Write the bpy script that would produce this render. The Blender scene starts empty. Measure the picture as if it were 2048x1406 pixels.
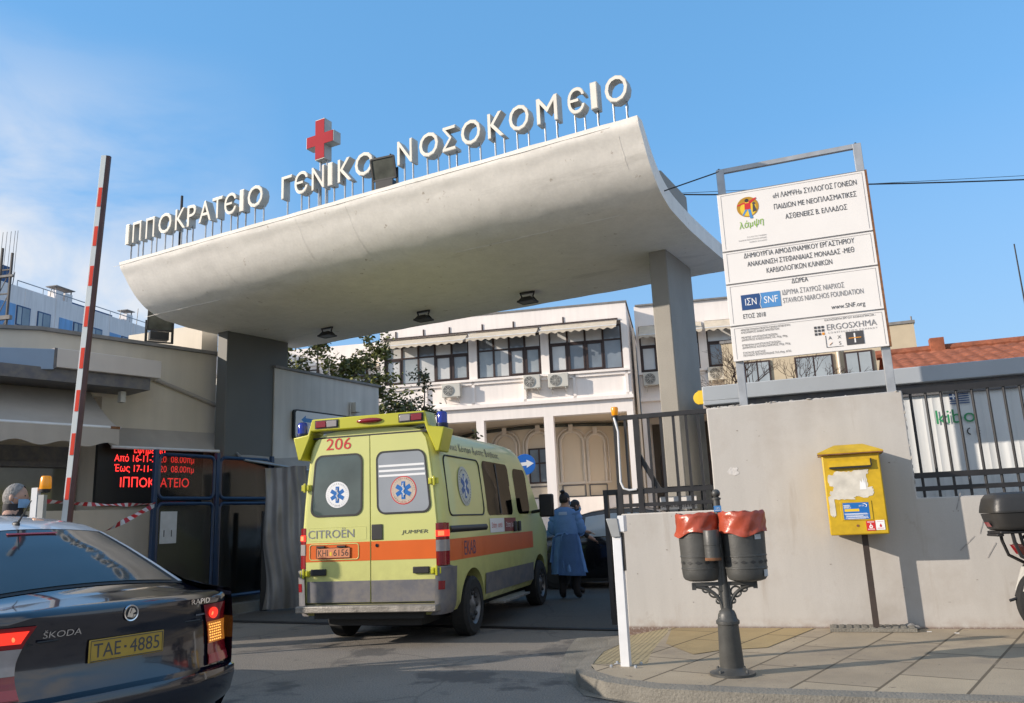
import bpy, bmesh, math, random
from mathutils import Vector, Matrix, geometry
rnd = random.Random(7)
SC = bpy.context.scene
COL = SC.collection
rad = math.radians
# ---------------------------------------------------------------- camera
FPX = 1638.0
pit, rol = rad(12.3), rad(2.5)
fw = Vector((0, math.cos(pit), math.sin(pit)))
u0 = Vector((0, -math.sin(pit), math.cos(pit)))
r0 = Vector((1, 0, 0))
cr = math.cos(rol)*r0 - math.sin(rol)*u0
cu_ = math.sin(rol)*r0 + math.cos(rol)*u0
cam = bpy.data.cameras.new('camera')
cam.sensor_width = 36.0
cam.lens = FPX/2048*36.0
cam.shift_y = -21/2048
cam.clip_end = 3000
cam.clip_start = .05
co = bpy.data.objects.new('camera', cam)
COL.objects.link(co)
m = Matrix((cr, cu_, -fw)).transposed().to_4x4()
m.translation = (0, 0, 1.3)
co.matrix_world = m
SC.camera = co
# ---------------------------------------------------------------- sun and sky
SUN_EL = rad(19.0)
SUN_AZ = math.atan2(-.9816, -.191)           # from +Y towards +X
sd = Vector((math.sin(SUN_AZ)*math.cos(SUN_EL), math.cos(SUN_AZ)*math.cos(SUN_EL), math.sin(SUN_EL)))
sl = bpy.data.lights.new('sun', 'SUN')
sl.energy = 3.9
sl.angle = rad(.5)
sl.color = (1.0, .88, .75)
so = bpy.data.objects.new('sun', sl)
COL.objects.link(so)
so.rotation_euler = sd.to_track_quat('Z', 'Y').to_euler()
W = bpy.data.worlds.new('World')
SC.world = W
W.use_nodes = True
wn, wl = W.node_tree.nodes, W.node_tree.links
bg = wn['Background']
bg.inputs[1].default_value = .15
sky = wn.new('ShaderNodeTexSky')
sky.sky_type = 'NISHITA'
sky.sun_disc = False
sky.sun_elevation = SUN_EL
sky.sun_rotation = SUN_AZ
sky.air_density = 1.0
sky.dust_density = 0.2
sky.ozone_density = 3.0
tc = wn.new('ShaderNodeTexCoord')
mp = wn.new('ShaderNodeMapping')
mp.inputs['Scale'].default_value = (1.0, 1.0, 2.2)
wl.new(tc.outputs['Generated'], mp.inputs[0])
nz = wn.new('ShaderNodeTexNoise')
nz.inputs['Scale'].default_value = 3.6
nz.inputs['Detail'].default_value = 9
nz.inputs['Roughness'].default_value = .55
nz.inputs['Distortion'].default_value = .35
wl.new(mp.outputs[0], nz.inputs['Vector'])
rp = wn.new('ShaderNodeValToRGB')
rp.color_ramp.elements[0].position = .36
rp.color_ramp.elements[1].position = .60
wl.new(nz.outputs['Fac'], rp.inputs[0])
sx = wn.new('ShaderNodeSeparateXYZ')
wl.new(tc.outputs['Generated'], sx.inputs[0])
mx_ = wn.new('ShaderNodeMapRange')           # clouds drift in the west half of the sky
mx_.inputs['From Min'].default_value = -.24
mx_.inputs['From Max'].default_value = -.46
wl.new(sx.outputs['X'], mx_.inputs['Value'])
mz_ = wn.new('ShaderNodeMapRange')
mz_.inputs['From Min'].default_value = .52
mz_.inputs['From Max'].default_value = .30
wl.new(sx.outputs['Z'], mz_.inputs['Value'])
mu = wn.new('ShaderNodeMath'); mu.operation = 'MULTIPLY'
wl.new(mx_.outputs[0], mu.inputs[0]); wl.new(mz_.outputs[0], mu.inputs[1])
mu2 = wn.new('ShaderNodeMath'); mu2.operation = 'MULTIPLY'
my_ = wn.new('ShaderNodeMapRange')           # unseen cloud added behind the camera as neutral fill light
my_.inputs['From Min'].default_value = .05
my_.inputs['From Max'].default_value = -.35
wl.new(sx.outputs['Y'], my_.inputs['Value'])
mmx = wn.new('ShaderNodeMath'); mmx.operation = 'MAXIMUM'
wl.new(mu.outputs[0], mmx.inputs[0]); wl.new(my_.outputs[0], mmx.inputs[1])
wl.new(mmx.outputs[0], mu2.inputs[0]); wl.new(rp.outputs[0], mu2.inputs[1])
mixc = wn.new('ShaderNodeMix'); mixc.data_type = 'RGBA'
wl.new(mu2.outputs[0], mixc.inputs[0])
even = wn.new('ShaderNodeMix'); even.data_type = 'RGBA'          # evens the sky out towards a clear winter blue
even.inputs[0].default_value = .5
even.inputs[7].default_value = (.70, 2.35, 4.55, 1)
wl.new(sky.outputs[0], even.inputs[6])
low = wn.new('ShaderNodeMapRange')           # paler air towards the horizon
low.inputs['From Min'].default_value = .42
low.inputs['From Max'].default_value = .05
low.inputs['To Max'].default_value = .75
wl.new(sx.outputs['Z'], low.inputs['Value'])
pale = wn.new('ShaderNodeMix'); pale.data_type = 'RGBA'
pale.inputs[7].default_value = (1.55, 2.35, 3.45, 1)
wl.new(low.outputs[0], pale.inputs[0]); wl.new(even.outputs[2], pale.inputs[6])
wl.new(pale.outputs[2], mixc.inputs[6])
mixc.inputs[7].default_value = (4.0, 4.0, 4.05, 1)
wl.new(mixc.outputs[2], bg.inputs[0])
SC.view_settings.view_transform = 'Standard'
SC.view_settings.look = 'None'
SC.view_settings.exposure = 0.58
SC.view_settings.gamma = 1.0

# ---------------------------------------------------------------- helpers
def mat(name, col, rough=.6, metal=0., var=.1, vs=3., bump=0., bs=60., coat=0., spec=.5, emit=None, es=0., streak=0., fine=.0, fs=80.):
    m = bpy.data.materials.new(name)
    m.use_nodes = True
    n, l = m.node_tree.nodes, m.node_tree.links
    b = n['Principled BSDF']
    b.inputs['Roughness'].default_value = rough
    b.inputs['Metallic'].default_value = metal
    b.inputs['Coat Weight'].default_value = coat
    b.inputs['Coat Roughness'].default_value = .04
    b.inputs['Specular IOR Level'].default_value = spec
    c4 = (*col, 1)
    b.inputs['Base Color'].default_value = c4
    if emit:
        b.inputs['Emission Color'].default_value = (*emit, 1)
        b.inputs['Emission Strength'].default_value = es
    t = n.new('ShaderNodeTexCoord')
    cur = None
    def layer(scale, amt, stretch=None, detail=5):
        nonlocal cur
        x = n.new('ShaderNodeTexNoise')
        x.inputs['Scale'].default_value = scale
        x.inputs['Detail'].default_value = detail
        src = t.outputs['Object']
        if stretch:
            mpn = n.new('ShaderNodeMapping')
            mpn.inputs['Scale'].default_value = stretch
            l.new(src, mpn.inputs[0]); src = mpn.outputs[0]
        l.new(src, x.inputs['Vector'])
        r = n.new('ShaderNodeMapRange')
        r.inputs['From Min'].default_value = .3; r.inputs['From Max'].default_value = .7
        r.inputs['To Min'].default_value = 1-amt; r.inputs['To Max'].default_value = 1+amt*.6
        l.new(x.outputs['Fac'], r.inputs['Value'])
        mm = n.new('ShaderNodeMix'); mm.data_type = 'RGBA'; mm.blend_type = 'MULTIPLY'
        mm.inputs[0].default_value = 1
        if cur is None: mm.inputs[6].default_value = c4
        else: l.new(cur, mm.inputs[6])
        l.new(r.outputs[0], mm.inputs[7])
        cur = mm.outputs[2]
    if var: layer(vs, var)
    if streak: layer(6., streak, (1, 1, .08))
    if fine: layer(fs, fine, None, 2)
    if cur: l.new(cur, b.inputs['Base Color'])
    if bump:
        x = n.new('ShaderNodeTexNoise')
        x.inputs['Scale'].default_value = bs; x.inputs['Detail'].default_value = 6
        l.new(t.outputs['Object'], x.inputs['Vector'])
        bp = n.new('ShaderNodeBump'); bp.inputs['Strength'].default_value = bump; bp.inputs['Distance'].default_value = .02
        l.new(x.outputs['Fac'], bp.inputs['Height']); l.new(bp.outputs[0], b.inputs['Normal'])
    return m

class MB:
    def __init__(s): s.v = []; s.f = []; s.mi = []; s.cm = 0
    def add(s, pts, faces):
        o = len(s.v); s.v += [tuple(p) for p in pts]
        for f in faces: s.f.append(tuple(o+i for i in f)); s.mi.append(s.cm)
        return s
    def m(s, i): s.cm = i; return s
    def box(s, x0, x1, y0, y1, z0, z1):
        return s.add([(x0,y0,z0),(x1,y0,z0),(x1,y1,z0),(x0,y1,z0),(x0,y0,z1),(x1,y0,z1),(x1,y1,z1),(x0,y1,z1)],
                     [(0,3,2,1),(4,5,6,7),(0,1,5,4),(1,2,6,5),(2,3,7,6),(3,0,4,7)])
    def poly(s, pts): return s.add(pts, [tuple(range(len(pts)))])
    def bar(s, p, q, w, h=None, up=(0,0,1)):
        p, q = Vector(p), Vector(q); d = (q-p).normalized(); h = h or w
        up = Vector(up)
        if abs(d.dot(up)) > .98: up = Vector((0,1,0)) if abs(d.y) < .9 else Vector((1,0,0))
        a = d.cross(up).normalized(); b = a.cross(d).normalized()
        a = a*w/2; b = b*h/2
        P = [p-a-b, p+a-b, p+a+b, p-a+b, q-a-b, q+a-b, q+a+b, q-a+b]
        return s.add(P, [(0,1,2,3),(7,6,5,4),(0,4,5,1),(1,5,6,2),(2,6,7,3),(3,7,4,0)])
    def tube(s, pts, r, n=8, cap=True):
        pts = [Vector(p) for p in pts]; N = len(pts)
        rs = r if isinstance(r, (list, tuple)) else [r]*N
        o = len(s.v); prev = None
        for i, p in enumerate(pts):
            d = (pts[min(i+1, N-1)]-pts[max(i-1, 0)]).normalized()
            if prev is None:
                a = d.cross(Vector((0,0,1)))
                if a.length < .05: a = d.cross(Vector((0,1,0)))
            else: a = prev - d*prev.dot(d)
            a.normalize(); prev = a; b = d.cross(a)
            for k in range(n):
                t = 2*math.pi*k/n
                s.v.append(tuple(p+(a*math.cos(t)+b*math.sin(t))*rs[i]))
        for i in range(N-1):
            for k in range(n):
                k2 = (k+1) % n
                s.f.append((o+i*n+k, o+i*n+k2, o+(i+1)*n+k2, o+(i+1)*n+k)); s.mi.append(s.cm)
        if cap:
            s.f.append(tuple(o+k for k in range(n))[::-1]); s.mi.append(s.cm)
            s.f.append(tuple(o+(N-1)*n+k for k in range(n))); s.mi.append(s.cm)
        return s
    def lathe(s, prof, c=(0,0,0), n=24, axis='z', cap=True):
        o = len(s.v); c = Vector(c)
        for r, z in prof:
            for k in range(n):
                t = 2*math.pi*k/n; x, y = r*math.cos(t), r*math.sin(t)
                p = {'z': (x,y,z), 'x': (z,x,y), 'y': (x,z,y)}[axis]
                s.v.append(tuple(c+Vector(p)))
        for i in range(len(prof)-1):
            for k in range(n):
                k2 = (k+1) % n
                s.f.append((o+i*n+k, o+i*n+k2, o+(i+1)*n+k2, o+(i+1)*n+k)); s.mi.append(s.cm)
        for i in (0, len(prof)-1):
            if cap and prof[i][0] > 1e-4:
                s.f.append(tuple(o+i*n+k for k in range(n))); s.mi.append(s.cm)
        return s
    def prism(s, poly, fn, d):
        """poly of (u,v) mapped by fn to 3-D, pushed by the vector d"""
        n = len(poly); d = Vector(d); A = [Vector(fn(u, v)) for u, v in poly]
        s.add(A+[p+d for p in A], [tuple(range(n)), tuple(range(2*n-1, n-1, -1))]+[(i, n+i, n+(i+1) % n, (i+1) % n) for i in range(n)])
        return s
    def grid(s, fn, nu, nv):
        P = [fn(i/nu, j/nv) for j in range(nv+1) for i in range(nu+1)]
        w = nu+1
        return s.add(P, [(j*w+i, j*w+i+1, (j+1)*w+i+1, (j+1)*w+i) for j in range(nv) for i in range(nu)])
    def ball(s, c, rx, ry=None, rz=None, n=14, k=9):
        ry = ry or rx; rz = rz or rx; c = Vector(c)
        return s.grid(lambda u, v: tuple(c+Vector((rx*math.cos(2*math.pi*u)*math.sin(math.pi*v), ry*math.sin(2*math.pi*u)*math.sin(math.pi*v), -rz*math.cos(math.pi*v)))), n, k)
    def text(s, t, h, o, ux=(1,0,0), uz=(0,0,1), al='l', bold=0., w=None, sp=1., shear=0., wl=None):
        """t with capitals h tall from o along ux; w stretches it to a width, wl only shrinks to it"""
        o, ux, uz = Vector(o), Vector(ux).normalized(), Vector(uz).normalized()
        H = glyph('H', 0)[3]; k = h/H; x = 0; items = []
        for ch in t:
            if ch == ' ': x += .28*sp; continue
            g = glyph(ch, bold); items.append((x, g)); x += g[4]*sp
        x -= (sp-1)*.5
        kx = k
        if w: kx = w/max(x, .01)
        if wl and x*k > wl: kx = wl/x
        off = {'l': 0, 'c': -x/2, 'r': -x}[al]
        for gx, g in items:
            s.add([o+ux*((gx+off+px)*kx+shear*py*k)+uz*(py*k) for px, py in g[0]], g[1])
        return s
    def glyph3d(s, ch, bold, x0, x1, z0, z1, y0, y1):
        g = glyph(ch, bold); xs = [p[0] for p in g[0]]; ys = [p[1] for p in g[0]]
        a, b, c, d = min(xs), max(xs), min(ys), max(ys)
        f = [(x0+(p[0]-a)/(b-a)*(x1-x0), z0+(p[1]-c)/(d-c)*(z1-z0)) for p in g[0]]
        n = len(f)
        s.add([(x, y0, z) for x, z in f]+[(x, y1, z) for x, z in f],
              list(g[1])+[tuple(n+i for i in t[::-1]) for t in g[1]]+[(i, n+i, n+j, j) for i, j in g[2]])
        return s
    def build(s, name, mats, parent=None, bevel=0., smooth=35., loc=None, yaw=None, label=None, seg=2):
        me = bpy.data.meshes.new(name)
        me.from_pydata(s.v, [], s.f)
        for mm in (mats if isinstance(mats, (list, tuple)) else [mats]): me.materials.append(mm)
        me.polygons.foreach_set('material_index', s.mi)
        bm = bmesh.new(); bm.from_mesh(me)
        bmesh.ops.remove_doubles(bm, verts=bm.verts, dist=1e-5)
        bmesh.ops.recalc_face_normals(bm, faces=bm.faces)
        bm.to_mesh(me); bm.free()
        if smooth:
            me.shade_smooth(); me.set_sharp_from_angle(angle=rad(smooth))
        o = bpy.data.objects.new(name, me); COL.objects.link(o)
        if parent: o.parent = parent
        if loc is not None: o.location = loc
        if yaw is not None: o.rotation_euler = (0, 0, -rad(yaw))
        if bevel:
            b = o.modifiers.new('bevel', 'BEVEL'); b.width = bevel; b.segments = seg; b.limit_method = 'ANGLE'; b.angle_limit = rad(40)
        if label: o['label'] = label
        return o

_G = {}
def _mesh_of(t, bold):
    c = bpy.data.curves.new('glyph', 'FONT'); c.body = t; c.fill_mode = 'NONE'; c.resolution_u = 3; c.offset = bold
    o = bpy.data.objects.new('glyph', c); COL.objects.link(o)
    dg = bpy.context.evaluated_depsgraph_get(); e = o.evaluated_get(dg); me = e.to_mesh()
    V = [(v.co.x, v.co.y) for v in me.vertices]; E = [tuple(x.vertices) for x in me.edges]
    e.to_mesh_clear(); bpy.data.objects.remove(o); bpy.data.curves.remove(c)
    return V, E
_adv = {}
def _right(t):
    if t not in _adv: _adv[t] = max(p[0] for p in _mesh_of(t, 0)[0])
    return _adv[t]
def glyph(ch, bold):
    if (ch, bold) in _G: return _G[(ch, bold)]
    V, E = _mesh_of(ch, bold)
    adv = _right('I'+ch+'I')-_right('II')
    r = geometry.delaunay_2d_cdt([Vector(p) for p in V], E, [], 0, 1e-6)
    vs, fs = [tuple(p) for p in r[0]], r[2]
    keep = []
    for f in fs:
        cx = sum(vs[i][0] for i in f)/3; cy = sum(vs[i][1] for i in f)/3; wn_ = 0
        for a, b in E:
            (x1, y1), (x2, y2) = V[a], V[b]
            if (y1 <= cy) != (y2 <= cy):
                xi = x1+(cy-y1)/(y2-y1)*(x2-x1)
                if xi > cx: wn_ += 1 if y2 > y1 else -1
        if wn_: keep.append(tuple(f))
    used = sorted({i for f in keep for i in f}); mpx = {o: n for n, o in enumerate(used)}
    vs = [vs[i] for i in used]; keep = [tuple(mpx[i] for i in f) for f in keep]
    ec = {}
    for f in keep:
        for i in range(3):
            a, b = f[i], f[(i+1) % 3]; ec.setdefault((min(a, b), max(a, b)), []).append((a, b))
    bd = [x[0] for x in ec.values() if len(x) == 1]
    g = (vs, keep, bd, max(p[1] for p in vs) if vs else 0, adv)
    _G[(ch, bold)] = g
    return g

class Lines:
    """writing whose every line becomes a part of its own"""
    def __init__(s): s.L = []
    def text(s, *a, **k): s.L.append(MB().text(*a, **k)); return s
    def build(s, name, m, parent, smooth=0):
        for b in s.L: b.build(name, m, parent, smooth=0)
def thing(name, label, cat, loc=(0,0,0), yaw=0, group=None):
    o = bpy.data.objects.new(name, None); COL.objects.link(o)
    o.location = loc; o.rotation_euler = (0, 0, -rad(yaw)); o.empty_display_size = .2
    return tag(o, label, cat, group)
def tag(o, label, cat, group=None):
    o['label'] = label; o['category'] = cat
    if group: o['group'] = group
    return o
def struct(o): o['kind'] = 'structure'; return o
def frame(yaw):
    a = rad(yaw); return Vector((math.cos(a), -math.sin(a), 0)), Vector((math.sin(a), math.cos(a), 0))
def XZ(y): return lambda u, v: (u, y, v)
def rrect(x0, x1, z0, z1, r, n=5):
    P = []
    for cx, cz, a0 in ((x1-r, z1-r, 0), (x0+r, z1-r, 90), (x0+r, z0+r, 180), (x1-r, z0+r, 270)):
        for i in range(n+1):
            a = rad(a0+90*i/n); P.append((cx+r*math.cos(a), cz+r*math.sin(a)))
    return P
def dup_tree(o, loc=None, label=None):
    c = o.copy(); COL.objects.link(c)
    if loc is not None: c.location = loc
    if label: c['label'] = label
    for ch in list(o.children):
        k = ch.copy(); COL.objects.link(k); k.parent = c
        for g in ch.children:
            d = g.copy(); COL.objects.link(d); d.parent = k
    return c

# ---------------------------------------------------------------- materials
M = {}
M['white_paint'] = mat('white wall paint', (.60, .585, .56), .75, var=.10, vs=1.6, bump=.25, bs=45, fine=.06)
M['grey_render'] = mat('painted concrete', (.50, .485, .45), .7, var=.10, vs=1.2, bump=.35, bs=14, streak=.10, fine=.05, fs=30)
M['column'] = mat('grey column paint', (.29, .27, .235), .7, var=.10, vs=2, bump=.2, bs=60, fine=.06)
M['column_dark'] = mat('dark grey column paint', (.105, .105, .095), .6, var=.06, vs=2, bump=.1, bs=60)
M['gh_wall'] = mat('grey white render', (.62, .555, .455), .75, var=.08, vs=1.2, bump=.15, bs=60, streak=.06)
M['coping'] = mat('stone coping', (.22, .21, .20), .8, var=.2, vs=6)
M['black_metal'] = mat('black painted steel', (.018, .017, .018), .45, var=.3, vs=8)
M['rust'] = mat('rusty edge', (.20, .09, .04), .9, var=.4, vs=20)
M['grey_metal'] = mat('grey painted metal', (.30, .31, .31), .45, .2, var=.15, vs=6)
M['galv'] = mat('galvanised steel', (.42, .43, .44), .42, .5, var=.18, vs=8)
M['white_metal'] = mat('white painted metal', (.68, .69, .70), .4, var=.08, vs=6)
M['anthracite'] = mat('anthracite cast iron', (.060, .060, .056), .45, var=.25, vs=10, bump=.08, bs=80)
M['red_bag'] = mat('red plastic bag', (.36, .062, .030), .32, var=.2, vs=9, bump=.35, bs=12)
M['post_yellow'] = mat('yellow post paint', (.54, .345, .008), .5, var=.16, vs=7, fine=.08, fs=25, streak=.06)
M['post_side'] = M['post_yellow']
M['paper'] = mat('torn paper', (.62, .585, .51), .9, var=.22, vs=9, bump=.08, bs=40, spec=.1)
M['blue_label'] = mat('blue label', (.01, .13, .42), .4, var=.03)
M['white'] = mat('white print', (.78, .78, .78), .5, var=0)
M['red'] = mat('red print', (.55, .02, .025), .45, var=0)
M['yellow'] = mat('yellow print', (.75, .50, .03), .5, var=0)
M['black'] = mat('black print', (.02, .02, .02), .55, var=0)
M['dark_text'] = mat('dark grey print', (.055, .055, .06), .6, var=0)
M['grey_text'] = mat('grey print', (.20, .20, .21), .6, var=0)
M['board'] = mat('white sign board', (.74, .715, .69), .6, var=.04, vs=2)
M['board_edge'] = mat('board trim', (.60, .62, .62), .45, var=.05)
M['navy'] = mat('navy print', (.015, .06, .19), .5, var=0)
M['skyblue'] = mat('light blue print', (.07, .24, .52), .5, var=0)
M['green_text'] = mat('green print', (.06, .30, .10), .5, var=0)
M['lime_text'] = mat('leaf green print', (.22, .42, .02), .5, var=0)
M['orange_print'] = mat('orange print', (.70, .28, .02), .5, var=0)
M['brown_print'] = mat('ochre print', (.42, .22, .01), .5, var=0)
M['skin'] = mat('skin', (.42, .25, .18), .5, var=.08, vs=20)
M['glass_dark'] = mat('dark glass', (.012, .015, .018), .04, var=0, spec=.7)
M['glass_blue'] = mat('window glass', (.20, .235, .27), .05, var=.3, vs=.7, spec=.8)
M['glass_curtain'] = mat('curtained glass', (.62, .62, .60), .08, var=.15, vs=1.1, spec=.8)
M['glass_grey'] = mat('grey window glass', (.36, .39, .40), .06, var=.3, vs=.8, spec=.8)
M['brown_frame'] = mat('dark brown window frame', (.045, .026, .022), .5, var=.1)
M['hosp'] = mat('cream white render', (.90, .83, .775), .8, var=.05, vs=.6, bump=.06, bs=20, streak=.05)
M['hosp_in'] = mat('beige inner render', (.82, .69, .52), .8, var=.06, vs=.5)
M['hosp_mould'] = mat('white moulding', (.80, .70, .58), .7, var=.05)
M['awning_cream'] = mat('cream awning cloth', (.58, .50, .39), .85, var=.08, vs=2, streak=.1)
M['awning_grey'] = mat('grey awning cloth', (.40, .36, .315), .85, var=.08, vs=1.5, streak=.05)
M['ac_white'] = mat('white unit casing', (.58, .56, .50), .5, var=.06)
M['ac_grille'] = mat('dark fan grille', (.10, .10, .10), .6, var=.1)
M['orange_lens'] = mat('orange beacon lens', (.75, .28, .01), .25, var=.1, emit=(1, .35, .01), es=.12)
M['glass_side'] = mat('dark side glass', (.008, .008, .009), .08, var=0, spec=.06)
_n, _l = M['glass_side'].node_tree.nodes, M['glass_side'].node_tree.links
_g = _n.new('ShaderNodeBsdfGlossy'); _g.inputs[0].default_value = (.07, .07, .075, 1); _g.inputs['Roughness'].default_value = .05
_l.new(_g.outputs[0], _n['Material Output'].inputs[0])
M['tail_red'] = mat('red lamp plastic', (.22, .008, .012), .15, var=.05, coat=.5)
M['tyre'] = mat('tyre rubber', (.014, .014, .014), .85, var=.2, vs=20, bump=.2, bs=80)
M['rim'] = mat('grey wheel rim', (.16, .16, .165), .4, .6, var=.1)
M['plastic_black'] = mat('black plastic', (.016, .016, .017), .5, var=.1)
M['plastic_grey'] = mat('grey plastic trim', (.115, .115, .13), .55, var=.12, vs=5)
M['chrome'] = mat('chrome', (.75, .76, .78), .12, 1., var=0)
M['blue_steel'] = mat('blue painted steel', (.014, .035, .085), .35, var=.15, vs=6)
M['red_tape'] = mat('red tape', (.45, .015, .02), .4, var=.05)
M['white_tape'] = mat('white tape', (.62, .62, .64), .4, var=.05)
# ================================================================ GROUND
def stain(m, scale, lo, hi, col, stretch=(1,1,1), low=None):
    n, l = m.node_tree.nodes, m.node_tree.links
    b = n['Principled BSDF']; old = b.inputs['Base Color'].links[0].from_socket
    t = n.new('ShaderNodeTexCoord'); mpn = n.new('ShaderNodeMapping'); mpn.inputs['Scale'].default_value = stretch
    l.new(t.outputs['Object'], mpn.inputs[0])
    x = n.new('ShaderNodeTexNoise'); x.inputs['Scale'].default_value = scale; x.inputs['Detail'].default_value = 8; x.inputs['Roughness'].default_value = .65
    l.new(mpn.outputs[0], x.inputs['Vector'])
    r = n.new('ShaderNodeMapRange'); r.inputs['From Min'].default_value = lo; r.inputs['From Max'].default_value = hi
    l.new(x.outputs['Fac'], r.inputs['Value']); fac = r.outputs[0]
    if low:
        sxx = n.new('ShaderNodeSeparateXYZ'); l.new(t.outputs['Object'], sxx.inputs[0])
        q = n.new('ShaderNodeMapRange'); q.inputs['From Min'].default_value = low[1]; q.inputs['From Max'].default_value = low[0]
        l.new(sxx.outputs['Z'], q.inputs['Value'])
        mm = n.new('ShaderNodeMath'); mm.operation = 'MULTIPLY'; l.new(fac, mm.inputs[0]); l.new(q.outputs[0], mm.inputs[1]); fac = mm.outputs[0]
    k = n.new('ShaderNodeMix'); k.data_type = 'RGBA'; l.new(fac, k.inputs[0]); l.new(old, k.inputs[6]); k.inputs[7].default_value = (*col, 1)
    l.new(k.outputs[2], b.inputs['Base Color'])
def asphalt(name, c, patch=.18):
    m = mat(name, c, .88, var=patch, vs=.55, bump=.6, bs=70, fine=.38, fs=75)
    n, l = m.node_tree.nodes, m.node_tree.links
    b = n['Principled BSDF']; old = b.inputs['Base Color'].links[0].from_socket
    t = n.new('ShaderNodeTexCoord'); nzz = n.new('ShaderNodeTexNoise'); nzz.inputs['Scale'].default_value = 1.3; nzz.inputs['Detail'].default_value = 3
    add = n.new('ShaderNodeMixRGB'); add.blend_type = 'ADD'; add.inputs[0].default_value = .35
    l.new(t.outputs['Object'], nzz.inputs['Vector']); l.new(t.outputs['Object'], add.inputs[1]); l.new(nzz.outputs['Color'], add.inputs[2])
    vo = n.new('ShaderNodeTexVoronoi'); vo.feature = 'DISTANCE_TO_EDGE'; vo.inputs['Scale'].default_value = .55
    l.new(add.outputs[0], vo.inputs['Vector'])
    r = n.new('ShaderNodeMapRange'); r.inputs['From Min'].default_value = .0; r.inputs['From Max'].default_value = .012
    r.inputs['To Min'].default_value = .72; r.inputs['To Max'].default_value = 1
    l.new(vo.outputs['Distance'], r.inputs['Value'])
    x = n.new('ShaderNodeMix'); x.data_type = 'RGBA'; x.blend_type = 'MULTIPLY'; x.inputs[0].default_value = 1
    l.new(old, x.inputs[6]); l.new(r.outputs[0], x.inputs[7]); l.new(x.outputs[2], b.inputs['Base Color'])
    return m
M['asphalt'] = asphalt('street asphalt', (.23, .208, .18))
stain(M['asphalt'], .9, .54, .60, (.105, .098, .09))
stain(M['asphalt'], 5, .64, .72, (.075, .072, .07))
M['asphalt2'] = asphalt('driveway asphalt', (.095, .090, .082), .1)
M['concrete'] = mat('rough concrete', (.20, .185, .155), .9, var=.25, vs=3, bump=.5, bs=50, fine=.2, fs=120)
def slabs(name, c, w, h, ang, off, mort=.012):
    m = mat(name, c, .8, var=.16, vs=2.2, bump=.2, bs=90, fine=.14, fs=150)
    n, l = m.node_tree.nodes, m.node_tree.links
    b = n['Principled BSDF']; old = b.inputs['Base Color'].links[0].from_socket
    t = n.new('ShaderNodeTexCoord'); mpn = n.new('ShaderNodeMapping')
    mpn.inputs['Rotation'].default_value = (0, 0, rad(ang)); mpn.inputs['Location'].default_value = (off[0], off[1], 0)
    l.new(t.outputs['Object'], mpn.inputs[0])
    k = n.new('ShaderNodeTexBrick'); l.new(mpn.outputs[0], k.inputs['Vector'])
    k.inputs['Scale'].default_value = 1; k.inputs['Brick Width'].default_value = w; k.inputs['Row Height'].default_value = h
    k.inputs['Mortar Size'].default_value = mort; k.inputs['Mortar Smooth'].default_value = .3
    k.inputs['Color1'].default_value = (1, 1, 1, 1); k.inputs['Color2'].default_value = (.80, .80, .82, 1); k.inputs['Mortar'].default_value = (.30, .29, .27, 1)
    x = n.new('ShaderNodeMix'); x.data_type = 'RGBA'; x.blend_type = 'MULTIPLY'; x.inputs[0].default_value = 1
    l.new(old, x.inputs[6]); l.new(k.outputs['Color'], x.inputs[7]); l.new(x.outputs[2], b.inputs['Base Color'])
    return m
M['slab'] = slabs('grey paving slabs', (.385, .315, .22), 1.0, .509, -53, (0, -.089))
stain(M['slab'], 1.5, .53, .70, (.23, .19, .145))
stain(M['slab'], 11, .64, .70, (.12, .095, .075))
M['slab_tan'] = slabs('tan paving slabs', (.37, .275, .135), 1.0, .509, -53, (0, -.089))
M['tactile'] = slabs('tactile paving', (.44, .37, .22), .075, .045, -20, (0, 0), .010)
struct(MB().poly([(-400,-300,0), (400,-300,0), (400,900,0), (-400,900,0)]).build('road', M['asphalt'], smooth=0))
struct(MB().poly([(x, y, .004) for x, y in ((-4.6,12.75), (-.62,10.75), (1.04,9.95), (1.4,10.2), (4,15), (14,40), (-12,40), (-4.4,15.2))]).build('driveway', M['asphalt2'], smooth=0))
KO = [(1.02,9.3,.02), (.97,8.77,.025), (.74,8.25,.035), (.60,7.6,.06), (.53,7.1,.10)]
KI = [(1.55,9.3,.12), (1.45,8.75,.12), (1.25,8.1,.12), (1.08,7.5,.12), (.98,7.02,.12)]
b = MB()
for i in range(4): b.poly([KO[i], KI[i], KI[i+1], KO[i+1]])
struct(b.build('tactile_paving', M['tactile'], smooth=0))
def wp_(s, t): return (2.13+.9397*s+.342*t, 8.85-.342*s+.9397*t)
edge = [(.53,7.1), (.54,6.78), (.68,6.47), (.95,6.2), (1.6,5.9), (2.6,5.5), (9.5,3.0)]
inner = [(.98,7.02)]
TANB = [wp_(-.62, -.02), wp_(.80, -.02), wp_(.42, -1.25), wp_(.05, -1.42), (1.42, 7.35), (1.30, 8.0), (1.47, 8.72)]
struct(MB().poly([(p[0], p[1], .1245) for p in TANB]).build('tan_paving', M['slab_tan'], smooth=0))
top = [(x, y, .12) for x, y in edge] + [(14.5,1.2,.12), (16,4.2,.12)] + [(1.75,9.3,.12)] + [p for p in KI]
struct(MB().poly(top).build('sidewalk', M['slab'], smooth=0))
b = MB()                                   # kerb stones, round the corner and along the street
kp = [Vector((x, y, 0)) for x, y in [(1.02,9.3), (.97,8.77), (.74,8.25), (.60,7.6), (.53,7.1)]+edge[1:]+[(14.5,1.2)]]
kz = [.02, .025, .035, .06, .10]+[.121]*20
no = []
for i, p in enumerate(kp):
    d = (kp[min(i+1, len(kp)-1)]-kp[max(i-1, 0)]).normalized(); no.append(Vector((d.y, -d.x, 0)) if False else Vector((-d.y, d.x, 0)))
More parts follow.
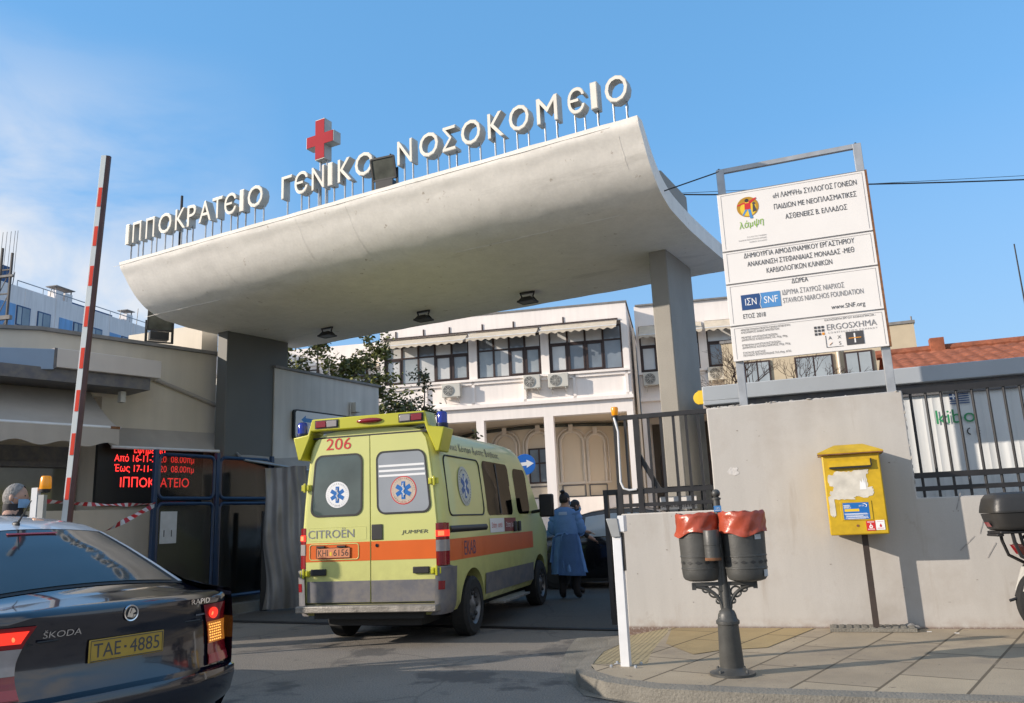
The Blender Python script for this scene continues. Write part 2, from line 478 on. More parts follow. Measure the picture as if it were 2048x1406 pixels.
for i in range(len(kp)-1):
    a, c = kp[i], kp[i+1]; na, nc = no[i]*-.13, no[i+1]*-.13
    za, zc = kz[i]+.003, kz[i+1]+.003
    b.add([a+na*.0+Vector((0,0,-.02)), c+Vector((0,0,-.02)), c+Vector((0,0,zc)), a+Vector((0,0,za)),
           a+na+Vector((0,0,-.02)), c+nc+Vector((0,0,-.02)), c+nc+Vector((0,0,zc-.012)), a+na+Vector((0,0,za-.012))],
          [(0,1,2,3), (3,2,6,7), (7,6,5,4)])
struct(b.build('kerb', M['concrete'], smooth=20))
struct(MB().poly([(x, y, .005) for x, y in ((.62,9.6), (.54,9.36), (.42,8.7), (.31,7.86), (.33,7.14), (.42,6.5), (.60,6.3), (.80,6.05), (.84,6.28), (.56,6.55), (.42,6.8), (.40,7.1), (.47,7.6), (.62,8.3), (.85,8.85), (.9,9.3))]).build('concrete_apron', M['concrete'], smooth=0))
# ================================================================ BOUNDARY WALL AND WHAT STANDS AT IT
WY = 20.0
WA, WB = frame(WY)
W0 = Vector((2.13, 8.85, 0))
def wp(s, t, z=0.): return W0+WA*s+WB*t+Vector((0, 0, z))
M['wallmat'] = mat('white wall with stains', (.46, .44, .412), .85, var=.05, spec=.2, vs=1.1, bump=.07, bs=24, streak=.05, fine=.03)
stain(M['wallmat'], 1.1, .50, .72, (.38, .35, .315))
stain(M['wallmat'], 4.5, .60, .80, (.34, .30, .26), (1, 1, .10))
stain(M['wallmat'], 3.2, .63, .76, (.33, .29, .25))
stain(M['wallmat'], 14, .68, .74, (.12, .09, .07))
stain(M['wallmat'], 9, .40, .80, (.28, .21, .17), low=(.12, .24))
stain(M['wallmat'], 40, .30, .50, (.16, .11, .09), low=(.12, .145))
wall = thing('boundary_wall', 'white rendered boundary wall with a tall middle block behind the litter bins', 'wall', W0, WY)
b = MB()
prof = [(-1.08,0), (10,0), (10,1.34), (1.885,1.34), (1.885,2.405), (1.3,2.40), (.6,2.395), (-.06,2.39), (-.055,1.8), (-.06,1.31), (-1.08,1.31)]
b.prism(prof, lambda u, v: (u, 0, v), (0, .28, 0))
b.build('masonry', M['wallmat'], wall, bevel=.012)
b = MB()
for i in range(40):
    s = rnd.uniform(-.05, 1.88); b.ball((s, rnd.uniform(.0, .1), 2.395+rnd.uniform(0, .006)), rnd.uniform(.01, .03), .02, .008, 6, 4)
for i in range(26):
    z = rnd.uniform(1.36, 2.39); b.ball((1.886, rnd.uniform(.0, .05), z), .006, .012, rnd.uniform(.008, .022), 6, 4)
b.build('chipped_edge', M['wallmat'], wall)
def blot(b, cx, cz, w, h, y, n, amp, seed, d=.0015):
    r = random.Random(seed); P = []
    for k in range(n):
        a = 2*math.pi*k/n; q = 1-amp*r.random(); P.append((cx+q*w/2*math.cos(a), cz+q*h/2*math.sin(a)))
    b.prism(P, XZ(y), (0, d, 0))
b = MB(); blot(b, .16, 1.70, .13, .11, -.0025, 22, .35, 2); b.build('plaster_patch', mat('fresh filler', (.54, .52, .50), .8, var=.1, vs=20, bump=.5, bs=30), wall, smooth=0)
b = MB(); r_ = random.Random(11)
for i in range(4):
    x, z = 2.22+r_.random()*.40, .72+r_.random()*.58; a = r_.uniform(.7, 1.25); l_ = r_.uniform(.03, .11)
    b.bar((x-l_*math.cos(a), -.0022, z-l_*math.sin(a)), (x+l_*math.cos(a), -.0022, z+l_*math.sin(a)), r_.uniform(.004, .012), .002, (0, 1, 0))
b.build('scuff_marks', mat('grey scuffs', (.33, .315, .30), .9, var=.3, vs=30), wall)
b = MB(); r_ = random.Random(5)
for i in range(26):
    x, z = r_.uniform(-1.0, 3.3), r_.uniform(.25, 2.2)
    if x > 1.85 or x < -.05: z = min(z, 1.2)
    blot(b, x, z, r_.uniform(.012, .035), r_.uniform(.006, .018), -.0018, 9, .5, i)
b.build('chips', mat('exposed render', (.26, .23, .20), .9, var=.2, vs=30), wall, smooth=0)
# --- fence on the right-hand low wall
fr = thing('railing', 'long black bar railing on the low wall behind the motorcycle', 'railing', wp(0, .1), WY, 'black bar railings on the wall')
b = MB(); b.bar((1.89, 0, 2.40), (9.9, 0, 2.40), .05, .06); b.build('top_rail', M['black_metal'], fr)
b = MB(); b.bar((1.89, 0, 1.555), (9.9, 0, 1.555), .05, .055); b.build('middle_rail', M['black_metal'], fr)
b = MB(); b.bar((1.89, 0, 1.425), (9.9, 0, 1.425), .045, .045); b.build('bottom_rail', M['black_metal'], fr)
b = MB(); b.tube([(0, 0, 1.34), (0, 0, 2.40)], .0135, 8)
bar0 = b.build('bar', M['black_metal'], fr, loc=(1.965, 0, 0))
for i in range(1, 56):
    c = bar0.copy(); COL.objects.link(c); c.location.x = 1.965+i*.1385
# --- fence on the left low wall
fl = thing('railing', 'short black bar railing on the low wall beside the open gateway', 'railing', wp(0, .1), WY, 'black bar railings on the wall')
b = MB(); b.bar((-1.12, 0, 2.375), (-.06, 0, 2.375), .05, .05); b.build('top_rail', M['black_metal'], fl)
b = MB(); b.bar((-1.12, 0, 1.545), (-.06, 0, 1.545), .045, .05); b.build('middle_rail', M['black_metal'], fl)
b = MB(); b.bar((-1.12, 0, 1.40), (-.06, 0, 1.40), .045, .04); b.build('bottom_rail', M['black_metal'], fl)
b = MB(); b.bar((0, 0, 1.33), (0, 0, 2.37), .028)
for i, s in enumerate((-.985, -.72, -.58, -.44, -.30, -.17)):
    if i == 0: q0 = b.build('bar', M['black_metal'], fl, loc=(s, 0, 0))
    else:
        c = q0.copy(); COL.objects.link(c); c.location.x = s
b = MB(); b.bar((-1.095, 0, 1.28), (-1.095, 0, 2.37), .05); b.build('end_post', M['black_metal'], fl)
b = MB(); b.bar((-.86, 0, 1.28), (-.86, 0, 2.37), .06); b.bar((-.86, .03, 1.95), (-.66, .03, 1.56), .05); b.build('gate_stay', M['black_metal'], fl)
bc = thing('beacon', 'small amber warning beacon on top of the black fence end post', 'beacon', wp(-1.095, .1, 2.37), WY)
b = MB(); b.lathe([(.03, .04), (.036, .05), (.042, .12), (.036, .135), (0, .14)], n=16); b.build('lens', M['orange_lens'], bc)
b = MB(); b.lathe([(.034, .0), (.04, .012), (.04, .035), (.03, .041)], n=16); b.build('base', M['plastic_black'], bc)
cd = MB().tube([(-1.10, -.04, 2.38), (-1.085, -.05, 2.33), (-1.06, -.05, 2.22), (-1.065, -.05, 2.0), (-1.07, -.05, 1.66), (-1.04, -.05, 1.585), (-.98, -.04, 1.565), (-.9, -.03, 1.57)], .0125, 8).build('conduit_pipe', M['white_metal'], loc=wp(0, .1), yaw=WY)
tag(cd, 'thin white cable conduit curling down the fence post below the amber beacon', 'pipe')
sg = thing('notice_sign', 'small white notice plate with black capitals behind the railing bars', 'sign', wp(-.47, .16, 1.37), WY)
b = MB(); b.box(-.20, .20, .0, .008, -.035, .105); b.build('plate', M['board'], sg)
b = MB(); b.text('AΠAΓOPEYETAI', .035, (0, -.003, -.012), al='c', bold=.02, wl=.36); b.build('lettering', M['dark_text'], sg, smooth=0)
# --- sliding gate leaf, open behind the low wall
gt = thing('sliding_gate', 'black steel sliding gate leaf drawn back behind the low white wall', 'gate', wp(0, .42), WY)
b = MB(); b.bar((-1.34, 0, .16), (-1.34, 0, 1.58), .05, .07); b.bar((-1.20, 0, .16), (-1.20, 0, 1.56), .04, .05); b.bar((-1.37, 0, 1.56), (1.9, 0, 1.56), .05, .06); b.box(-1.36, 1.9, -.03, .03, .10, .34)
b.build('gate_frame', M['black_metal'], gt)
b = MB()
for i in range(22): b.bar((-1.05+i*.135, 0, .3), (-1.05+i*.135, 0, 1.54), .022)
b.build('gate_bars', M['black_metal'], gt)
tr = MB().tube([(-4.3, 12.65, .012), (-.62, 10.75, .012), (1.04, 9.93, .012), (1.5, 9.7, .012)], .018, 8).build('gate_rail', M['black_metal'])
tag(tr, 'dark steel gate rail lying across the driveway entrance', 'rail')
# ================================================================ PROJECT SIGN BOARD
bd = thing('information_board', 'large white project sign board on two grey posts above the white wall', 'sign', wp(0, .03, 2.40), WY)
SB0, SB1, ZB0, ZB1 = .28, 1.835, .47, 2.41       # local z from the wall top
for s, zt in ((.335, 2.72), (1.80, 2.74)):
    b = MB(); b.bar((s, .06, -.3), (s, .06, zt), .085, .06, (0,1,0)); b.build('post', M['galv'], bd, bevel=.004)
    b = MB(); b.ball((s-.01, .06, zt+.012), .014); b.build('bolt', M['plastic_black'], bd)
b = MB(); b.bar((.30, .06, 2.70), (1.84, .06, 2.72), .05, .05); b.build('top_rail', M['galv'], bd)
zs = [2.41, 1.72, 1.34, .865, .47]
pan = []
for i in range(4):
    b = MB(); b.box(SB0, SB1, -.012, .02, zs[i+1]+.004, zs[i]-.004)
    p = b.build('panel', M['board'], bd, bevel=.003); pan.append(p)
    b = MB()
    for x0, x1, z0, z1 in ((SB0, SB1, zs[i]-.008, zs[i]-.004), (SB0, SB1, zs[i+1]+.004, zs[i+1]+.006)): b.box(x0, x1, -.016, -.0122, z0, z1)
    x0, x1, z0, z1 = SB0+.04, SB1-.03, zs[i+1]+.03, zs[i]-.03
    for a, c in (((x0, z1), (x1, z1)), ((x0, z0), (x0, z1)), ((x1, z0), (x1, z1))):
        b.box(min(a[0], c[0])-.0012, max(a[0], c[0])+.0012, -.0145, -.0125, min(a[1], c[1])-.0012, max(a[1], c[1])+.0012)
    b.build('panel_edge', M['grey_text'], p)
b = MB(); b.box(SB1, SB1+.022, -.012, .03, .47, 2.41); b.build('edge_trim', M['rust'], bd)
TY = -.0155
def bt(b, t, h, x, z, al='c', bold=.02, wl=None, sp=1.0, w=None, uz=(0,0,1)): b.text(t, h, (x, TY, z), al=al, bold=bold, wl=wl, sp=sp, w=w, uz=uz)
b = Lines()
bt(b, '«H ΛAMΨH» ΣYΛΛOΓOΣ ΓONEΩN', .060, 1.31, 2.255, w=.87)
bt(b, 'ΠAIΔIΩN ME NEOΠΛAΣMATIKEΣ', .058, 1.30, 2.125, w=.855)
bt(b, 'AΣΘENEIEΣ B. EΛΛAΔOΣ', .058, 1.30, 1.995, w=.635)
b.build('lettering', M['dark_text'], pan[0], smooth=0)
# round emblem: ochre disc, two figures with raised arms, script below
lx, lz = .60, 2.205
b = MB()
def disc2(b, cx, cz, r, y, n=32, rz=None):
    b.poly([(cx+r*math.cos(2*math.pi*k/n), y, cz+(rz or r)*math.sin(2*math.pi*k/n)) for k in range(n)])
b.m(0); disc2(b, lx, lz, .118, TY); b.m(1); disc2(b, lx+.005, lz-.02, .088, TY-.0008)
b.m(2); b.poly([(lx-.035, TY-.0016, lz-.03), (lx+.03, TY-.0016, lz-.03), (lx+.035, TY-.0016, lz+.045), (lx-.03, TY-.0016, lz+.045)])
b.poly([(lx-.03, TY-.0016, lz+.04), (lx-.11, TY-.0016, lz+.02), (lx-.11, TY-.0016, lz+.035), (lx-.02, TY-.0016, lz+.06)])
b.poly([(lx+.03, TY-.0016, lz+.03), (lx+.10, TY-.0016, lz+.085), (lx+.095, TY-.0016, lz+.10), (lx+.01, TY-.0016, lz+.06)])
b.m(3); disc2(b, lx-.005, lz+.075, .022, TY-.0018, 12); b.m(4)
b.poly([(lx-.03, TY-.0016, lz-.03), (lx+.0, TY-.0016, lz-.03), (lx-.05, TY-.0016, lz-.10), (lx-.065, TY-.0016, lz-.09)])
b.poly([(lx+.0, TY-.0016, lz-.03), (lx+.03, TY-.0016, lz-.03), (lx+.045, TY-.0016, lz-.14), (lx+.015, TY-.0016, lz-.14)])
b.m(5); b.poly([(lx+.05, TY-.0016, lz-.07), (lx+.095, TY-.0016, lz-.06), (lx+.075, TY-.0016, lz+.015), (lx+.055, TY-.0016, lz+.015)]); disc2(b, lx+.067, lz+.03, .016, TY-.0018, 10)
b.m(6)
b.text('λάμψη', .075, (lx+.02, TY-.001, lz-.235), ux=(1,0,.10), uz=(.08,0,1), al='c', bold=.004, w=.27)
b.build('emblem', [M['brown_print'], M['yellow'], M['red'], M['brown_frame'], M['skyblue'], M['dark_text'], M['lime_text']], pan[0], smooth=0)
b = Lines()
bt(b, 'ΣYΛΛOΓOΣ ΓONEΩN', .014, .765, 1.845, 'r'); bt(b, 'ΠAIΔIΩN ME NEOΠΛAΣMATIKEΣ AΣΘENEIEΣ', .014, .765, 1.815, 'r', wl=.30); bt(b, 'BOPEIOY EΛΛAΔOΣ', .014, .765, 1.785, 'r')
b.build('small_print', M['grey_text'], pan[0], smooth=0)
b = Lines()
bt(b, 'ΔHMIOYPΓIA AIMOΔYNAMIKOY EPΓAΣTHPIOY', .056, 1.07, 1.615, w=1.14)
bt(b, 'ANAKAINIΣH ΣTEΦANIAIAΣ MONAΔAΣ -MEΘ', .056, 1.08, 1.515, w=1.10)
bt(b, 'KAPΔIOΛOΓIKΩN KΛINIKΩN', .056, 1.06, 1.415, w=.68)
b.build('lettering', M['dark_text'], pan[1], smooth=0)
b = Lines(); bt(b, 'ΔΩPEA', .052, 1.05, 1.262, w=.17); bt(b, 'ETOΣ 2018', .05, .425, .935, 'l', w=.24); bt(b, 'www.SNF.org', .048, 1.66, .925, 'r', w=.33)
b.build('lettering', M['dark_text'], pan[2], smooth=0)
b = Lines(); bt(b, 'IΔPYMA ΣTAYPOΣ NIAPXOΣ', .056, .855, 1.145, 'l', 0, w=.63); bt(b, 'STAVROS NIARCHOS FOUNDATION', .056, .855, 1.055, 'l', 0, w=.81)
b.build('foundation_name', M['grey_text'], pan[2], smooth=0)
b = MB(); b.m(0); b.box(.425, .625, TY-.001, TY+.001, 1.03, 1.20); b.m(1); b.box(.627, .835, TY-.001, TY+.001, 1.03, 1.20)
b.m(2); b.text('IΣN', .075, (.525, TY-.002, 1.08), al='c', w=.13); b.text('SNF', .075, (.735, TY-.002, 1.08), al='c', w=.15)
b.tube([(.63, TY-.001, 1.03), (.618, TY-.001, 1.075), (.628, TY-.001, 1.11), (.638, TY-.001, 1.15), (.628, TY-.001, 1.2)], .003, 6)
b.build('logo_block', [M['navy'], M['skyblue'], M['white']], pan[2], smooth=0)
b = Lines()
for i, (t, w) in enumerate((('APXITEKTONIKH MEΛETH-ΓENIKH EΠIBΛEΨH:', .52), ('AΛEΞANΔPOΣ ΔOBAΣ APXITEKTΩN', .40), ('', 0), ('MEΛETEΣ H/M EΓKATAΣTAΣEΩN:', .38), ('ΔHMHTPIOΣ KΛEIΣIOYNHΣ Hλ. Mηχ. Mηχ.', .48), ('', 0), ('EΠIBΛEΨH H/M EΓKATAΣTAΣEΩN :', .41), ('ΔHMHTPIOΣ KOYΦOΛAMΠPOΣ Mηχ. Mηχ.', .50), ('', 0), ('ΣTATIKOΣ EΛEΓXOΣ:', .24), ('ΛEONIΔAΣ ΦOYNTOYKIΔHΣ Πολ.Mηχ. AΠΘ.', .50))):
    if t: bt(b, t, .022, .385, .80-i*.0283, 'l', .008, w=w)
bt(b, 'KATAΣKEYH EPΓOY KOINOΠPAΞIA :', .022, 1.745, .805, 'r', .008, w=.50)
b.build('lettering', M['dark_text'], pan[3], smooth=0)
b = Lines(); bt(b, 'ERGOSXHMA', .062, 1.255, .705, 'l', .0, w=.49); bt(b, 'CONSTRUCTION COMPANY', .018, 1.265, .668, 'l', 0, w=.48, sp=1.4)
b.build('company_name', M['grey_text'], pan[3], smooth=0)
b = MB()
for i in range(3):
    for j in range(3):
        b.m(1 if (i == 2 and j == 0) else 0); b.box(1.135+i*.036, 1.16+i*.036, TY-.001, TY+.001, .662+j*.036, .687+j*.036)
b.m(0); b.box(1.235, 1.239, TY-.001, TY+.001, .525, .65); b.box(1.235, 1.40, TY-.001, TY+.001, .521, .525)
bt(b, 'A', .034, 1.28, .605); bt(b, 'X', .034, 1.37, .605); bt(b, 'S', .034, 1.37, .54); b.m(1); b.bar((1.265, TY-.001, .545), (1.295, TY-.001, .572), .006, .002)
b.m(0); b.box(1.435, 1.605, TY-.001, TY+.001, .525, .665); b.m(2); b.box(1.512, 1.526, TY-.003, TY-.0015, .545, .645); b.m(1); b.box(1.46, 1.58, TY-.0045, TY-.0031, .592, .600)
b.build('company_logos', [M['dark_text'], M['orange_print'], M['white']], pan[3], smooth=0)
# ================================================================ POST BOX
pb = thing('post_box', 'yellow post box with torn paper on a brown pole against the white wall', 'post box', wp(1.30, -.22, .12), WY)
# local: x along wall, y towards the wall, z up from the pavement
b = MB(); b.bar((.055, 0, -.02), (.055, 0, .92), .055, .055); b.build('pole', M['black_metal'] if False else mat('brown pole paint', (.045, .032, .026), .6, var=.3, vs=10, streak=.2), pb)
X0, X1, Y0, Y1, Z0, Z1 = -.25, .27, -.20, .18, .90, 1.665
b = MB(); b.box(X0, X1, Y0, Y1, Z0, Z1); b.build('box_body', M['post_yellow'], pb, bevel=.012)
b = MB(); R = [(X0-.035, Y0-.04), (X1+.035, Y0-.04), (X1+.035, Y1+.02), (X0-.035, Y1+.02)]; r2 = [(X0+.13, Y0+.14), (X1-.13, Y0+.14), (X1-.13, Y1-.08), (X0+.13, Y1-.08)]
P = [(x, y, 1.664) for x, y in R]+[(x, y, 1.685) for x, y in R]+[(x, y, 1.762) for x, y in r2]
b.add(P, [(3,2,1,0)]+[(i, (i+1) % 4, 4+(i+1) % 4, 4+i) for i in range(4)]+[(4+i, 4+(i+1) % 4, 8+(i+1) % 4, 8+i) for i in range(4)]+[(8,9,10,11)])
rf = b.build('lid', M['post_yellow'], pb, smooth=20)
b = MB(); b.box(X0-.037, X1+.037, Y0-.043, Y0-.039, 1.661, 1.672); b.box(X1+.034, X1+.038, Y0-.04, Y1+.02, 1.661, 1.675); b.build('rusty_rim', M['rust'], rf)
b = MB(); b.add([(X0+.06, Y0-.002, 1.605), (X1-.09, Y0-.002, 1.605), (X1-.09, Y0-.04, 1.545), (X0+.06, Y0-.04, 1.545), (X0+.06, Y0-.002, 1.54), (X1-.09, Y0-.002, 1.54)], [(0,1,2,3), (3,2,5,4), (0,3,4), (1,5,2)])
fl_ = b.build('slot_flap', M['post_yellow'], pb, smooth=0)
b = MB(); b.box(X0+.06, X1-.085, Y0-.036, Y0-.001, 1.528, 1.5425); b.box(X1-.088, X1-.078, Y0-.03, Y0-.001, 1.54, 1.61); b.build('slot', M['black'], pb)
b = MB(); fy = Vector((0, -.038, -.06)).normalized(); b.text('Post', .034, (X0+.185, Y0-.020, 1.562), (1,0,0), (0, .53, .85), bold=.02, w=.11)
b.add([(X1-.15+k*.011, Y0-.021, 1.564) for k in range(4)]+[(X1-.15+k*.011+.002, Y0-.009, 1.588-(k % 2)*.006) for k in range(4)], [(0,1,5,4), (2,3,7,6)])
b.build('lettering', M['grey_text'] if False else mat('faded print', (.72, .68, .50), .6, var=.1, vs=30), fl_, smooth=0)
# torn poster remains: ragged sheets a couple of millimetres thick
def ragged(b, cx, cz, w, h, y, n=34, amp=.16, seed=1):
    r = random.Random(seed); P = []
    for k in range(n):
        a = 2*math.pi*k/n; c, s = math.cos(a), math.sin(a); q = 1/max(abs(c), abs(s))
        q *= 1-amp*r.random()
        P.append((cx+c*q*w/2, cz+s*q*h/2))
    b.prism(P, XZ(y), (0, .0015, 0))
b = MB(); F_ = Y0-.0022
ragged(b, -.02, 1.375, .33, .27, F_, 44, .16, 3); ragged(b, -.165, 1.415, .11, .13, F_-.0004, 26, .25, 4); ragged(b, -.10, 1.275, .25, .09, F_-.0008, 30, .25, 5)
ragged(b, .10, 1.485, .13, .05, F_-.0006, 24, .35, 6); ragged(b, -.205, 1.17, .055, .21, F_-.0004, 26, .2, 7); ragged(b, .09, 1.30, .19, .09, F_-.001, 30, .2, 9)
b.build('torn_poster', M['paper'], pb, smooth=0)
b = MB(); b.prism([(.06, 1.32), (.12, 1.32), (.115, 1.42), (.105, 1.38), (.098, 1.43), (.085, 1.385), (.07, 1.41)], XZ(F_-.0025), (0, .001, 0)); b.build('white_scrap', M['white'], pb, smooth=0)
b = MB(); b.box(-.135, .145, Y0-.006, Y0-.001, 1.035, 1.215); b.build('label_frame', M['post_yellow'], pb, bevel=.003)
b = MB(); b.m(0).box(-.112, .118, Y0-.0075, Y0-.0061, 1.045, 1.20); b.m(1).box(-.10, .03, Y0-.0083, Y0-.0077, 1.118, 1.142); b.m(2)
for i, (a, c, z, h) in enumerate(((-.105, -.05, 1.178, .005), (-.105, -.045, 1.169, .004), (-.105, -.06, 1.16, .004), (-.105, -.04, 1.152, .004), (-.105, .095, 1.098, .005), (-.10, .105, 1.09, .004), (-.09, .06, 1.078, .004), (-.095, .1, 1.07, .005), (-.1, .105, 1.058, .004), (-.08, .08, 1.052, .003))): b.box(a, c, Y0-.0083, Y0-.0077, z-h/2, z+h/2)
b.text('ΕΛΤΑ'.replace('Ε', 'E').replace('Τ', 'T').replace('Α', 'A'), .013, (.03, Y0-.0084, 1.162), bold=.03)
b.tube([(.06, Y0-.008, 1.185), (.085, Y0-.008, 1.187), (.102, Y0-.008, 1.175), (.098, Y0-.008, 1.16), (.085, Y0-.008, 1.157)], [.001, .004, .005, .003, .001], 6)
b.build('label', [M['blue_label'], M['yellow'], M['white']], pb, smooth=0)
b = MB(); b.m(0).box(.075, .155, Y0-.004, Y0-.0005, .935, 1.027); b.m(1).box(.158, .236, Y0-.0045, Y0-.0005, .940, 1.030)
b.m(1); disc2(b, .115, .972, .016, Y0-.005); b.m(0); disc2(b, .200, .975, .010, Y0-.0055); b.poly([(.19, Y0-.0055, .98), (.21, Y0-.0055, .98), (.20, Y0-.0055, 1.0)])
disc2(b, .115, .972, .006, Y0-.0055); b.m(1); b.bar((.115, Y0-.005, .985), (.113, Y0-.005, 1.003), .008, .001)
for z in (1.012, 1.018, .945, .951): b.m(1).box(.085, .145, Y0-.005, Y0-.0041, z-.0015, z+.0015); b.m(0)
for z in (1.015, .952, .958): b.box(.168, .226, Y0-.0053, Y0-.0046, z-.001, z+.001)
b.build('stickers', [M['red'], M['white']], pb, smooth=0)
b = MB(); b.lathe([(.012, -.004), (.012, 0), (.008, .002)], (-.0, Y0, .985), 12, 'y'); b.build('lock', M['rust'], pb)
# ================================================================ LITTER BINS ON A POLE
bn = thing('litter_bin', 'pair of dark cast iron litter bins with red liners on an ornate pole', 'litter bin', (1.515, 6.42, .12), 8)
bn.scale = (1, 1, .982)
b = MB(); b.lathe([(.165, 0), (.165, .018), (.12, .03), (.085, .055), (.085, .06), (.088, .075), (.076, .35), (.078, .36), (.086, .365), (.086, .385), (.072, .40), (.066, .43), (.056, .455), (.035, .472), (.026, .48), (.026, 1.285), (.034, 1.287), (.034, 1.30), (.02, 1.305), (.016, 1.31)], n=28)
b.ball((0, 0, 1.335), .033); pole = b.build('pole', M['anthracite'], bn)
b = MB()
for a in range(4):
    t = rad(45+90*a); b.lathe([(.012, .0), (.012, .016), (.006, .024)], (.135*math.cos(t), .135*math.sin(t), .022), 8)
b.build('anchor_bolts', M['anthracite'], bn)
for sgn in (-1, 1):
    b = MB()                               # pierced bracket: plate with a ring
    arc = [(sgn*(.03+.20*(1-math.cos(rad(a)))), .475+.165*math.sin(rad(a))) for a in range(0, 91, 10)]
    b.tube([(x, 0, z) for x, z in arc], .014, 8); b.bar((sgn*.02, 0, .655), (sgn*.235, 0, .655), .03, .028); b.bar((sgn*.03, 0, .46), (sgn*.03, 0, .66), .02)
    for cx, cz, r in ((.08, .595, .038), (.14, .618, .024), (.052, .53, .018)): b.tube([(sgn*(cx+r*math.cos(2*math.pi*k/14)), 0, cz+r*math.sin(2*math.pi*k/14)) for k in range(15)], .008, 6, False)
    b.bar((sgn*.225, 0, .615), (sgn*.225, 0, .665), .03)
    b.build('bracket', M['anthracite'], bn)
def bin_(name, cx, cy):
    c = (cx, cy, 0)
    b = MB(); b.lathe([(.05, .672), (.10, .676), (.132, .688), (.144, .706), (.149, .735), (.150, .765), (.1535, .768), (.1535, .777), (.150, .78), (.151, .855), (.1555, .858), (.1555, .868), (.152, .871), (.160, 1.155), (.156, 1.155), (.148, .95)], c, 36)
    k = b.build(name, M['anthracite'], bn)
    b = MB()
    for i in range(14):
        a = 2*math.pi*i/14; d = Vector((math.cos(a), math.sin(a), 0)); e = Vector((-math.sin(a), math.cos(a), 0)); p = Vector(c)+d*.1535+Vector((0,0,.818))
        b.poly([p-e*.024, p-Vector((0,0,.013)), p+e*.024, p+Vector((0,0,.013))])
    b.build('vent_slots', M['black'], k, smooth=0)
    r = random.Random(cx); n = 60
    ph = [r.uniform(0, 6.28) for _ in range(6)]
    def wob(a, s): return .004*math.sin(4*a+ph[0]+s*4)+.004*math.sin(9*a+ph[1]-s*7)+.002*math.sin(23*a+ph[2]+s*9)
    def low(a): return 1.03+.020*math.sin(2*a+ph[3])+.010*math.sin(5*a+ph[4])
    b = MB()
    def f(u, v):
        a = 2*math.pi*u; zl = low(a); zt = 1.185+.006*math.sin(3*a+ph[5])+.004*math.sin(11*a)
        if v < .55: q = v/.55; z = zl+(zt-zl)*q; R_ = .166+(.010 if q < .15 else .004)+wob(a, q)*(1.2-q*.5)
        elif v < .65: z = zt+.004; R_ = .160+wob(a, 1)*.6
        else: q = (v-.65)/.35; z = zt-.22*q; R_ = .152-.03*q+wob(a, 2)
        return (cx+R_*math.cos(a), cy+R_*math.sin(a), z)
    b.grid(f, n, 20); b.build('bag_liner', M['red_bag'], k, smooth=60)
    return k
kb = bin_('bin', .168, -.05)
bin_('bin', -.150, .07)
b = MB(); b.box(.285, .335, -.205, -.203, .0, .001)
for a, z, w, h in ((-1.02, 1.0, .055, .035), (-.62, .735, .055, .05)):
    d = Vector((math.cos(a), math.sin(a), 0)); e = Vector((-math.sin(a), math.cos(a), 0)); p = Vector((.168, -.05, z))+d*(.1615 if z > .9 else .1535)
    st_ = MB(); st_.poly([p-e*w/2-Vector((0,0,h/2)), p+e*w/2-Vector((0,0,h/2)), p+e*w/2+Vector((0,0,h/2)), p-e*w/2+Vector((0,0,h/2))])
    st_.build('sticker', M.setdefault('dirty', mat('dirty white sticker', (.42, .44, .45), .6, var=.3, vs=20)), kb, smooth=0)
b = MB(); b.lathe([(.052, .835), (.058, .84), (.058, .94), (.056, .942), (.056, .948), (.058, .95), (.058, 1.055), (.055, 1.06), (.05, 1.055), (.05, 1.0)], (-.075, -.13, 0), 24); b.box(-.06, -.01, -.12, .0,   .92, .95); at_ = b.build('ash_tray', M['anthracite'], bn)
b = MB(); b.lathe([(.0585, .837), (.0592, .84), (.059, .858)], (-.075, -.13, 0), 24); b.build('rust_band', M['rust'], at_)
b = MB(); b.bar((-.03, -.01, .60), (-.03, -.01, 1.05), .03, .02); b.build('mounting_rail', M['anthracite'], bn)
b = MB(); b.m(0).box(-.028, .028, -.0275, -.0262, 1.195, 1.24); b.m(1).text('172', .014, (-.0, -.029, 1.212), al='c', bold=.02); b.m(1).box(-.022, .022, -.0290, -.0277, 1.203, 1.206)
b.build('number_sticker', [M['skyblue'], M['white']], pole, smooth=0)
# ================================================================ WHITE BOLLARD POST
bo = thing('barrier_rest', 'white square steel post with slanted head on the pavement corner', 'post', (.80, 6.96, .105), 24)
b = MB(); b.bar((0, 0, 0), (0, 0, 1.04), .075, .06); b.build('post', M['white_metal'], bo, bevel=.004)
b = MB(); b.box(-.13, .13, -.11, .11, .0, .014); bp_ = b.build('base_plate', M['white_metal'], bo, bevel=.003)
b = MB()
for x in (-.1, .1):
    for y in (-.08, .08): b.lathe([(.013, .014), (.013, .028), (.006, .036)], (x, y, 0), 6)
b.build('bolts', M['galv'], bp_)
b = MB(); b.add([(-.075, -.05, 1.17), (-.035, -.05, 1.02), (.04, -.05, 1.02), (.02, -.05, 1.17), (-.075, .05, 1.17), (-.035, .05, 1.02), (.04, .05, 1.02), (.02, .05, 1.17)], [(0,1,2,3), (7,6,5,4), (0,4,5,1), (1,5,6,2), (2,6,7,3), (3,7,4,0)]); b.build('slanted_head', M['grey_metal'], bo, bevel=.004)
b = MB(); b.box(.022, .075, -.04, .04, 1.06, 1.19); b.build('side_plate', M['white_metal'], bo, bevel=.003)
b = MB(); b.box(.04, .052, -.02, .02, .75, 1.05); b.build('latch_strip', M['black_metal'], bo)
